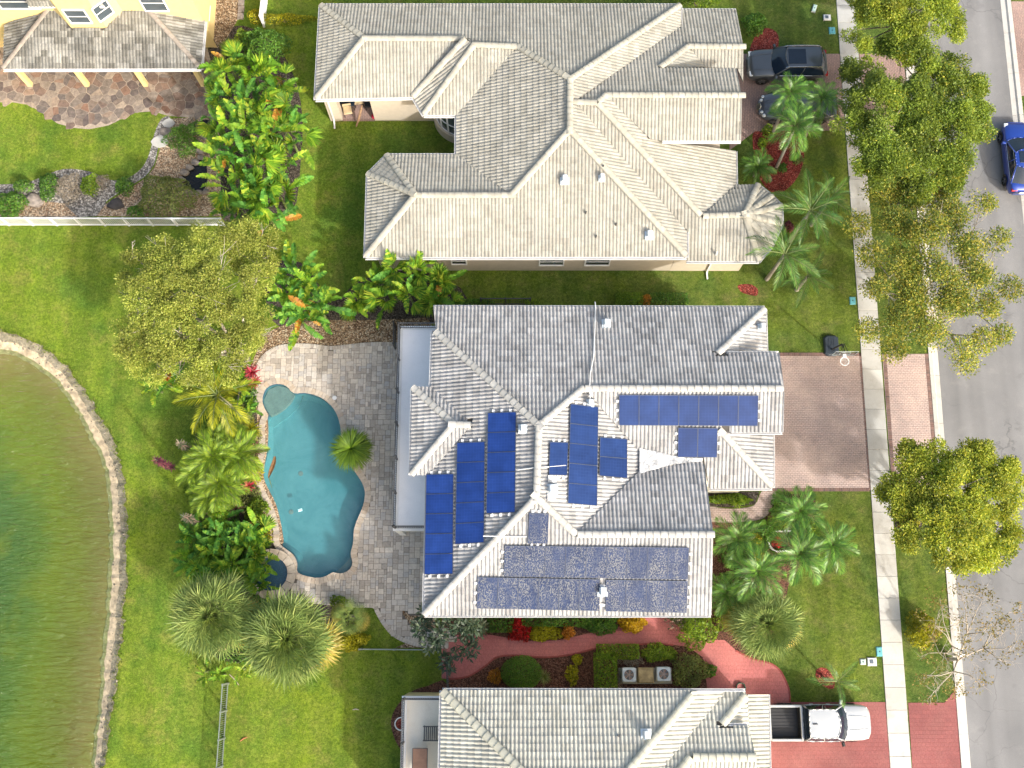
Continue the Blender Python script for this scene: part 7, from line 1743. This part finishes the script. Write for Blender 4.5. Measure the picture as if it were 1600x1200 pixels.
picket_fence('picket_fence', 'white fence beside the gravel strip at the top', P(413, 42).xy, P(421, -30).xy, 1.3, M_WHITE, .10, 1.5, .09, .07)
picket_fence('metal_fence', 'grey green metal fence running down the bottom lawn', P(357, 1068).xy, P(345, 1240).xy, 1.25, M_GREYRAIL, .11, 1.6, .02, .05)
picket_fence('metal_fence', 'dark metal fence from the golden shrub to the bronze tree', P(566, 1014).xy, P(672, 1015).xy, 1.2, M_GREYRAIL, .11, 1.6, .02)
picket_fence('metal_fence', 'short dark fence beside the end of the red path', P(701, 1078).xy, P(699, 1028).xy, 1.2, M_RAIL, .11, 1.4, .02)
picket_fence('metal_fence', 'dark pool fence half hidden under the coconut palm', P(382, 618).xy, P(374, 672).xy, 1.2, M_RAIL, .11, 1.6, .02)
picket_fence('metal_fence', 'dark fence along the wall above the grey roof', P(752, 476).xy, P(828, 476).xy, 1.2, M_RAIL, .11, 1.6, .02)
picket_fence('metal_fence', 'bronze fence beside the terrace in the gravel', P(618, 512).xy, P(618, 545).xy, 1.2, M_RAIL, .11, 1.6, .02)

# air conditioners on their slab
b = P(1008, 1056); m = MB(); m.bbox((-1.45, -.42, 0), (1.45, .42, .09), .02); o = m.local('equipment_slab', M_WALK, None); o.location = (b.x, b.y, .01); tag(o, 'low concrete slab carrying the two air conditioners', 'slab')
m = MB(); m.bbox((-.42, -.40, 0), (.42, .40, .52), .05); o = m.local('pool_heater', plain('sandy_stone', (.40, .31, .17), .9, var=.4, scale=4), None); o.location = (b.x-.02, b.y+.05, .1); tag(o, 'sandy tan box between the two air conditioners', 'box')
M_RUST = plain('rusty_fan', (.33, .17, .10), .8, var=.3, scale=20)
def ac(label, px, py):
    c = P(px, py, .45); root = thing('air_conditioner', (c.x, c.y, .1), label, 'air conditioner', 'air conditioners in the side garden'); s_ = .38; n = 6
    def rr(r, z, k=.10):
        out = []
        for sx, sy, a0 in ((1, 1, 0), (-1, 1, 90), (-1, -1, 180), (1, -1, 270)):
            for i in range(n+1): a = R(a0 + 90*i/n); out.append((sx*(r-k) + k*math.cos(a), sy*(r-k) + k*math.sin(a), z))
        return out
    m = MB(); rings = [rr(s_, 0), rr(s_, .66), rr(s_-.03, .70)]; N = len(rings[0])
    for A, B in zip(rings, rings[1:]):
        for i in range(N): m.face([A[i], A[(i+1) % N], B[(i+1) % N], B[i]])
    hole = [(.27*math.cos(2*math.pi*(i+3.5)/N), .27*math.sin(2*math.pi*(i+3.5)/N), .70) for i in range(N)]
    for i in range(N): m.face([rings[2][i], rings[2][(i+1) % N], hole[(i+1) % N], hole[i]])
    for i in range(N): a, q = hole[i], hole[(i+1) % N]; m.face([a, q, (q[0], q[1], .5), (a[0], a[1], .5)])
    m.local('cabinet', M_GALV, root); m = MB(); m.face([(x, y, .52) for x, y, z in hole]); m.local('fan_well', M_DECK, root)
    m = MB()
    for i in range(5):
        a = 2*math.pi*i/5; d = Vector((math.cos(a), math.sin(a), 0)); e = Vector((-math.sin(a), math.cos(a), 0)); m.face([d*.04 - e*.03 + Vector((0,0,.58)), d*.25 - e*.09 + Vector((0,0,.56)), d*.25 + e*.09 + Vector((0,0,.61)), d*.04 + e*.03 + Vector((0,0,.6))])
    m.lathe((0, 0, .56), [(.07, 0), (.07, .05)], 10); m.local('fan', M_RUST, root)
    m = MB()
    for r_ in (.09, .15, .21, .27):
        for i in range(20): a, q = 2*math.pi*i/20, 2*math.pi*(i+1)/20; m.bar((r_*math.cos(a), r_*math.sin(a), .70), (r_*math.cos(q), r_*math.sin(q), .70), .008)
    for i in range(8): a = 2*math.pi*i/8; m.bar((0, 0, .705), (.28*math.cos(a), .28*math.sin(a), .705), .008)
    m.local('fan_guard', M_GALV, root)
ac('left air conditioner unit with rusty fan beside the hedge', 982, 1054); ac('right air conditioner unit with rusty fan', 1036, 1053)
def hose_coil():
    c = P(1157, 1074); m = MB(); pts = []
    for i in range(90): a = 2*math.pi*i/18; r_ = .24 + .012*math.sin(i*1.7); pts.append((c.x + r_*math.cos(a)+.01*math.sin(i), c.y + r_*math.sin(a), .04 + .028*(i/18) ))
    m.tube(pts, .022, 6); o = m.build('garden_hose', plain('green_hose', (.03, .11, .07), .5), None, (c.x, c.y, .018)); tag(o, 'coiled dark green garden hose on the red paving', 'hose')
hose_coil()
# portable basketball hoop by the driveway
M_ALUF = plain('dull_white_frame', (.42, .44, .44), .5)
def hoop():
    bx = P(1298, 541); root = thing('basketball_hoop', (bx.x, bx.y, 0), 'portable basketball hoop with black base beside the paver driveway', 'basketball hoop'); O = Vector((bx.x, bx.y, 0))
    m = MB(); n = 8
    def sec(z, k): return [(.42*k*sx if abs(y) < .9 else .30*k*sx, y*.62*k, z) for sx, y in ((-1,-.8),(-.75,-1),(.75,-1),(1,-.8),(1,.8),(.8,1),(-.8,1),(-1,.8))]
    A, B, C = sec(0, 1), sec(.16, 1), sec(.24, .86)
    for S0, S1 in ((A, B), (B, C)):
        for i in range(8): m.face([S0[i], S0[(i+1)%8], S1[(i+1)%8], S1[i]])
    m.face(C)
    for x in (-.14, 0, .14): m.bbox((x-.03, -.1, .235), (x+.03, .45, .262), .01)
    m.lathe((0, -.2, .235), [(.21, 0), (.21, .03), (.17, .03), (.17, .0)], 22, cap=False); base = m.local('base_tank', plain('blue_black_plastic', (.028, .038, .052), .45), root)
    top = P(1316, 538, 2.7) - O; m = MB(); m.tube([(0, -.25, .2), Vector((0, -.25, .2)).lerp(top, .5), top], .055, 8); m.local('pole', M_BLACK, root)
    bl, br, tr, tl = [P(*q) - O for q in ((1300,556,2.75), (1331,555,2.75), (1341,549.5,3.8), (1307,550,3.8))]
    ctr = (bl+br)/2; w_ = 1.25/2; yb = ctr.y; x0 = ctr.x+.05
    for a, z in ((Vector((x0-.12, yb+.03, 2.95)), 0), (Vector((x0+.12, yb+.03, 2.95)), 0), (Vector((x0-.12, yb+.03, 3.35)), 0), (Vector((x0+.12, yb+.03, 3.35)), 0)): m = MB(); m.bar(top + Vector((0, 0, (a.z-2.95)*.7)), a, .035); m.local('arm', M_BLACK, root)
    t = NT('clear_acrylic'); tr_ = t.n('ShaderNodeBsdfTransparent'); tr_.inputs[0].default_value = (.86, .9, .9, 1); gl = t.n('ShaderNodeBsdfGlossy'); gl.inputs['Roughness'].default_value = .1; mx = t.n('ShaderNodeMixShader'); mx.inputs[0].default_value = .12; t.l(tr_.outputs[0], mx.inputs[1]); t.l(gl.outputs[0], mx.inputs[2]); acr = t.done(mx.outputs[0])
    m = MB(); m.box((x0-w_, yb-.012, 2.8), (x0+w_, yb+.012, 3.6)); bb = m.local('backboard', acr, root)
    m = MB()
    for q in (((x0-w_, yb, 2.8), (x0+w_, yb, 2.8)), ((x0-w_, yb, 3.6), (x0+w_, yb, 3.6)), ((x0-w_, yb, 2.8), (x0-w_, yb, 3.6)), ((x0+w_, yb, 2.8), (x0+w_, yb, 3.6)), ((x0-.28, yb, 2.95), (x0+.28, yb, 2.95)), ((x0-.28, yb, 3.35), (x0+.28, yb, 3.35)), ((x0-.28, yb, 2.95), (x0-.28, yb, 3.35)), ((x0+.28, yb, 2.95), (x0+.28, yb, 3.35))): m.bar(q[0], q[1], .022)
    link('backboard_frame', m.mesh('backboard_frame', M_ALUF), bb)
    m = MB(); rc = Vector((x0, yb-.40, 3.0)); m.bbox((x0-.09, yb-.17, 2.93), (x0+.09, yb-.01, 3.07), .01)
    for i in range(26): a, q = 2*math.pi*i/26, 2*math.pi*(i+1)/26; m.bar(rc + Vector((.235*math.cos(a), .235*math.sin(a), 0)), rc + Vector((.235*math.cos(q), .235*math.sin(q), 0)), .03)
    rim = m.local('rim', M_WHITE, root); m = MB()
    for i in range(12):
        a = 2*math.pi*i/12; p0 = rc + Vector((.23*math.cos(a), .23*math.sin(a), 0))
        for s_ in (1, -1): q = a + s_*.35; m.bar(p0, rc + Vector((.13*math.cos(q), .13*math.sin(q), -.38)), .008)
    link('net', m.mesh('net', M_WHITE), rim)
hoop()
# utility boxes set in the lawns
def lid(name, label, px, py, sx, sy, ht, mt, extra=None, rz=0.0, cat='utility box'):
    c = P(px, py); root = thing(name, (c.x, c.y, 0), label, cat, 'utility boxes in the lawns', rz); m = MB(); m.bbox((-sx/2-.03, -sy/2-.03, -.02), (sx/2+.03, sy/2+.03, ht*.6), .015); m.local('box_rim', M_WALK if mt is not M_TEAL else mt, root)
    m = MB(); m.bbox((-sx/2, -sy/2, ht*.5), (sx/2, sy/2, ht), .012); l_ = m.local('lid', mt, root)
    m = MB(); m.box((-.03, -.03, ht), (.03, .03, ht+.015)); link('finger_hole', m.mesh('finger_hole', M_BLACK), l_)
    if extra: m = MB(); m.bbox((-sx*.3, -sy*.25, ht), (sx*.15, sy*.3, ht+.03), .008); m.local('meter_lid', extra, root)
M_TEAL = plain('teal_plastic', (.12, .38, .42), .5, var=.15); M_PALEG = plain('pale_green_plastic', (.42, .55, .48), .5); M_SLATE = plain('slate_lid', (.10, .13, .16), .6)
lid('utility_box', 'teal utility lid by the sidewalk near the cream house palms', 1332, 470, .30, .42, .06, M_TEAL); lid('utility_box', 'teal utility lid near the top street tree', 1300, 48, .34, .42, .06, M_TEAL); lid('utility_box', 'white meter box with dark window near the top edge', 1292, 28, .42, .36, .10, M_WHITE, M_SLATE); lid('utility_box', 'narrow pale green utility box in the top lawn', 1272, 14, .20, .50, .12, M_PALEG, rz=R(-18))
lid('utility_box', 'teal utility lid touching the sidewalk near the pickup', 1374, 1018, .30, .46, .06, M_TEAL); lid('utility_box', 'white meter box with dark window above the pickup', 1362, 1034, .46, .40, .10, M_WHITE, M_SLATE); lid('utility_box', 'small pale green lid left of the white meter box', 1348, 1034, .26, .26, .08, M_PALEG)
# mailbox at the kerb
def mailbox():
    c = P(1482, 1022); root = thing('mailbox', (c.x, c.y, 0), 'white mailbox on a post at the kerb', 'mailbox'); m = MB(); m.bbox((-.05, -.05, 0), (.05, .05, 1.15), .01); m.bbox((-.1, -.06, .95), (.45, .06, 1.05), .01); m.local('post', M_WHITE, root)
    m = MB(); prof = [(-.11, 1.05), (-.11, 1.18)] + [(-.11*math.cos(R(a)), 1.18 + .10*math.sin(R(a))) for a in range(20, 180, 20)] + [(.11, 1.18), (.11, 1.05)]
    for (y0, z0), (y1, z1) in zip(prof, prof[1:]): m.face([(.0, y0, z0), (.52, y0, z0), (.52, y1, z1), (.0, y1, z1)])
    m.face([(.0, y, z) for y, z in prof]); m.face([(.52, y, z) for y, z in prof][::-1]); bx = m.local('box', M_WHITE, root)
    m = MB(); m.box((.525, -.09, 1.07), (.535, .09, 1.24)); link('door', m.mesh('door', M_GUTTER), bx)
mailbox()
# things on the pool patio
c = P(523, 622); m = MB(); m.lathe((0, 0, 0), [(.13, 0), (.13, .012), (.10, .018), (.03, .018)], 20); o = m.local('skimmer_lid', M_WHITE, None); o.location = (c.x, c.y, .052); tag(o, 'round white skimmer lid on the pavers beside the pool', 'lid')
c = P(469, 797, -.1); m = MB(); m.bbox((-.12, -.08, -.03), (.12, .08, .05), .02, Matrix.Rotation(R(15), 4, 'Z')); o = m.local('pool_float', plain('pale_blue_plastic', (.45, .75, .80), .4), None); o.location = (c.x, c.y, -.1); tag(o, 'small pale blue float drifting in the pool', 'float')
def dead_frond():
    c = P(425, 730, -.1); root = thing('floating_palm_frond', (c.x, c.y, -.1), 'brown dead palm sheath floating in the pool', 'palm frond'); m = MB(); K = 10; rows = []
    for i in range(K+1):
        t = i/K; x = .16*math.cos(t*2.6)-.02; y = .62 - 1.25*t; w_ = .13*math.sin(math.pi*(.1+.85*t))**.8; rows.append([(x-w_, y, .05), (x, y, .005), (x+w_, y, .05)])
    for A, B in zip(rows, rows[1:]):
        for e in (0, 1): m.face([A[e], A[e+1], B[e+1], B[e]])
    m.local('sheath', plain('brown_sheath', (.17, .085, .03), .7, var=.4, scale=9), root, True); m = MB(); m.tube([(-.15, -.60, .02), (-.02, -.95, .02), (.06, -1.2, .0)], [.03, .02, .008], 6); m.local('stalk', M_STEM, root)
dead_frond()
# white planter ring in the front garden
c = P(1215, 846); m = MB(); N = 26; r0, r1 = .52, .60
for i in range(N):
    a, q = R(95) + R(180)*i/N, R(95) + R(180)*(i+1)/N
    f = lambda r, t, z: (r*math.cos(t), r*math.sin(t), z)
    m.face([f(r0,a,.22), f(r1,a,.22), f(r1,q,.22), f(r0,q,.22)]); m.face([f(r1,a,0), f(r1,q,0), f(r1,q,.22), f(r1,a,.22)]); m.face([f(r0,q,0), f(r0,a,0), f(r0,a,.22), f(r0,q,.22)])
m.bbox((-.05, -.60, 0), (.75, -.52, .22), .01); m.bbox((-.05, .52, 0), (.75, .60, .22), .01)
o = m.local('planter_ring', M_WHITE, None); o.location = (c.x, c.y, .01); tag(o, 'curved white planter edging around dark red flowers', 'planter')
# rocks in the north-west garden
def rock(label, px, py, sx, sy, ht, mt, name='boulder', group='rocks in the north west garden', seed=0):
    c = P(px, py); g = np.random.default_rng(hash_(label) % 9999 + seed); bm = bmesh.new(); bmesh.ops.create_icosphere(bm, subdivisions=2, radius=1.0)
    for v in bm.verts: k = 1 + .22*math.sin(v.co.x*3+c.x) * math.sin(v.co.y*3.3+c.y) + g.uniform(-.10, .10); v.co = Vector((v.co.x*sx*k, v.co.y*sy*k, v.co.z*ht*k))
    me = bpy.data.meshes.new(name); bm.to_mesh(me); bm.free(); me.materials.append(mt); o = link(name, me); o.location = (c.x, c.y, ht*.35); tag(o, label, 'rock', group)
rock('flat brown boulder on the peach gravel by the fence', 54, 314, .55, .48, .22, M_ROCK); rock('black boulder in the shell path beside the fence', 182, 320, .52, .36, .25, M_BROCK)
for i, (x, y, s_) in enumerate(((284,282,.24),(289,270,.26),(297,262,.24),(306,254,.26),(314,247,.22),(312,236,.30),(284,292,.22),(290,300,.26),(300,303,.25),(311,302,.26),(322,300,.24),(307,196,.24),(310,208,.26),(318,215,.24))): rock('tan stone on the rim of the small dark pond', x, y, s_, s_*.8, .16, M_ROCK, 'rim_stone', 'stones round the pond rim', i)
for i, (x, y, s_, lb) in enumerate(((250,222,.55,'large pale stepping slab beside the juniper'), (258,206,.40,'small dark stepping slab above the pale one'), (264,193,.42,'topmost stepping slab at the flagstone patio'))):
    c = P(x, y); q = ccw([(c.x + s_*math.cos(a)*random.uniform(.8, 1.1), c.y + s_*.8*math.sin(a)*random.uniform(.8, 1.1)) for a in [2*math.pi*k/8 for k in range(8)]]); m = MB(); m.face([(*p, .07) for p in q])
    for k in range(8): m.face([(*q[k], .0), (*q[(k+1)%8], .0), (*q[(k+1)%8], .07), (*q[k], .07)])
    o = m.build('stepping_slab', M_WALK if i != 1 else M_ROCK, None, (c.x, c.y, .0)); tag(o, lb, 'stepping stone', 'stepping slabs')
# stones beside the top gravel strip
for i, (x, y) in enumerate(((377, 4), (377, 15), (376, 26))):
    c = P(x, y); m = MB(); m.bbox((-.2, -.22, 0), (.2, .22, .07), .02); o = m.local('dark_paver', M_ROCK, None); o.location = (c.x, c.y, .008); tag(o, ('top', 'middle', 'bottom')[i] + ' dark square paver beside the top gravel strip', 'paver', 'dark pavers by the gravel strip')
# porch furniture of the cream house
def chair(label, px, py, rz, mt, cloth):
    c = P(px, py); root = thing('patio_chair', (c.x, c.y, .05), label, 'chair', 'porch chairs', rz)
    for x in (-.25, .25):
        for y in (-.24, .24): m = MB(); m.bar((x, y, 0), (x*.95, y*.95, .42 if y < 0 else .85), .035); m.local('leg', mt, root)
    m = MB(); m.bbox((-.27, -.27, .40), (.27, .25, .48), .03); m.local('seat', cloth, root); m = MB(); m.bbox((-.26, -.05, 0), (.26, .04, .48), .03, Matrix.Translation((0, .25, .46)) @ Matrix.Rotation(R(12), 4, 'X')); m.local('backrest', cloth, root)
    for x in (-.28, .28): m = MB(); m.bar((x, -.25, .62), (x, .26, .64), .04); m.local('armrest', mt, root)
M_TAN = plain('tan_cushion', (.46, .36, .22), .8); M_DKF = plain('dark_cloth', (.03, .035, .05), .8)
chair('porch chair with tan cushion near the porch edge', 545, 178, R(10), M_BLACK, M_TAN); chair('dark porch chair at the back beside the wall', 578, 167, R(-80), M_BLACK, M_DKF); chair('porch chair with pale cushion behind the dark table', 562, 163, R(190), M_BLACK, M_TAN)
c = P(543, 165); root = thing('patio_table', (c.x, c.y, .05), 'dark table in the shade of the cream house porch', 'table'); m = MB(); m.bbox((-.55, -.4, .66), (.55, .4, .70), .015); m.local('table_top', M_GLASSD, root)
for x in (-.48, .48):
    for y in (-.33, .33): m = MB(); m.bar((x, y, 0), (x, y, .66), .04); m.local('leg', M_BLACK, root)
c = P(585, 184); m = MB(); m.lathe((0, 0, 0), [(.10, 0), (.15, .02), (.16, .18), (.12, .26), (.05, .28)], 16); o = m.local('red_bucket', plain('red_plastic', (.55, .02, .06), .4), None); o.location = (c.x, c.y, .05); tag(o, 'bright red bucket at the corner of the porch floor', 'bucket')
a = P(557, 198); b2 = P(569, 176); m = MB(); pts = [(a.x, a.y, .06), ((a.x*.6+b2.x*.4)+.05, a.y*.6+b2.y*.4, .5), ((a.x*.25+b2.x*.75)+.04, a.y*.25+b2.y*.75, .85), (b2.x, b2.y, .95)]; m.tube(pts, [.05, .08, .08, .03], 8); o = m.build('wooden_swing_arm', M_WOOD, None, (a.x, a.y, .0)); tag(o, 'curved brown branch leaning on the porch edge', 'branch')
# terrace furniture of the pale house
tx0, tx1, ty1, TZ = TERR
c = P(676, 1145, TZ); root = thing('slatted_bench', (c.x, c.y, TZ), 'dark slatted bench on the ivory house terrace', 'bench')
for i in range(9): m = MB(); m.bbox((-.42+i*.10, -.34, .40), (-.36+i*.10, .34, .43), .008); m.local('slat', M_RAIL, root)
for y in (-.34, .34): m = MB(); m.bar((-.46, y, .40), (.50, y, .40), .05); m.local('bench_rail', M_RAIL, root)
for x in (-.42, .44):
    for y in (-.33, .33): m = MB(); m.bar((x, y, 0), (x, y, .40), .05); m.local('leg', M_RAIL, root)
c = P(656, 1192, TZ+.7); root = thing('terrace_table', (c.x, c.y, TZ), 'brown rectangular table on the ivory house terrace', 'table'); m = MB(); m.bbox((-.36, -.75, .70), (.36, .68, .74), .012); m.local('table_top', plain('brown_table', (.28, .155, .10), .6), root); m = MB()
for q in (((-.37, -.75), (-.37, .69)), ((.37, -.75), (.37, .69)), ((-.37, .69), (.37, .69))): m.bar((*q[0], .72), (*q[1], .72), .03, .06)
m.local('table_edge', M_RAIL, root)
for x in (-.3, .3):
    for y in (-.65, .6): m = MB(); m.bar((x, y, 0), (x, y, .70), .05); m.local('leg', M_RAIL, root)
c = P(628, 1130); root = thing('flower_pot', (c.x, c.y, .008), 'white round pot with red soil beside the terrace wall', 'pot'); m = MB(); m.lathe((0, 0, 0), [(.22, 0), (.34, .42), (.36, .44), (.31, .44), (.29, .38)], 26, cap=False); m.local('pot', M_WHITE, root); m = MB(); m.lathe((0, 0, 0), [(.30, .385), (.01, .40)], 26, cap=False); m.local('soil', M_REDM, root)
# small litter on the lawns
for lb, px, py, ln, mt, rz in (('thin pale stick on the shaded lawn', 556, 1109, .35, M_TWIG, 0), ('reddish stick on the bottom lawn', 381, 1155, .45, plain('red_stick', (.40, .15, .07), .8), .5), ('fallen pale palm boot below the fan palms', 366, 1062, .8, plain('dead_boot', (.40, .34, .28), .8), -.8)):
    c = P(px, py); m = MB(); m.tube([(-ln/2, 0, .03), (0, .04, .05), (ln/2, 0, .03)], [.02, .035, .015], 6); o = m.local('stick', mt, None); o.location = (c.x, c.y, .0); o.rotation_euler = (0, 0, rz); tag(o, lb, 'stick')
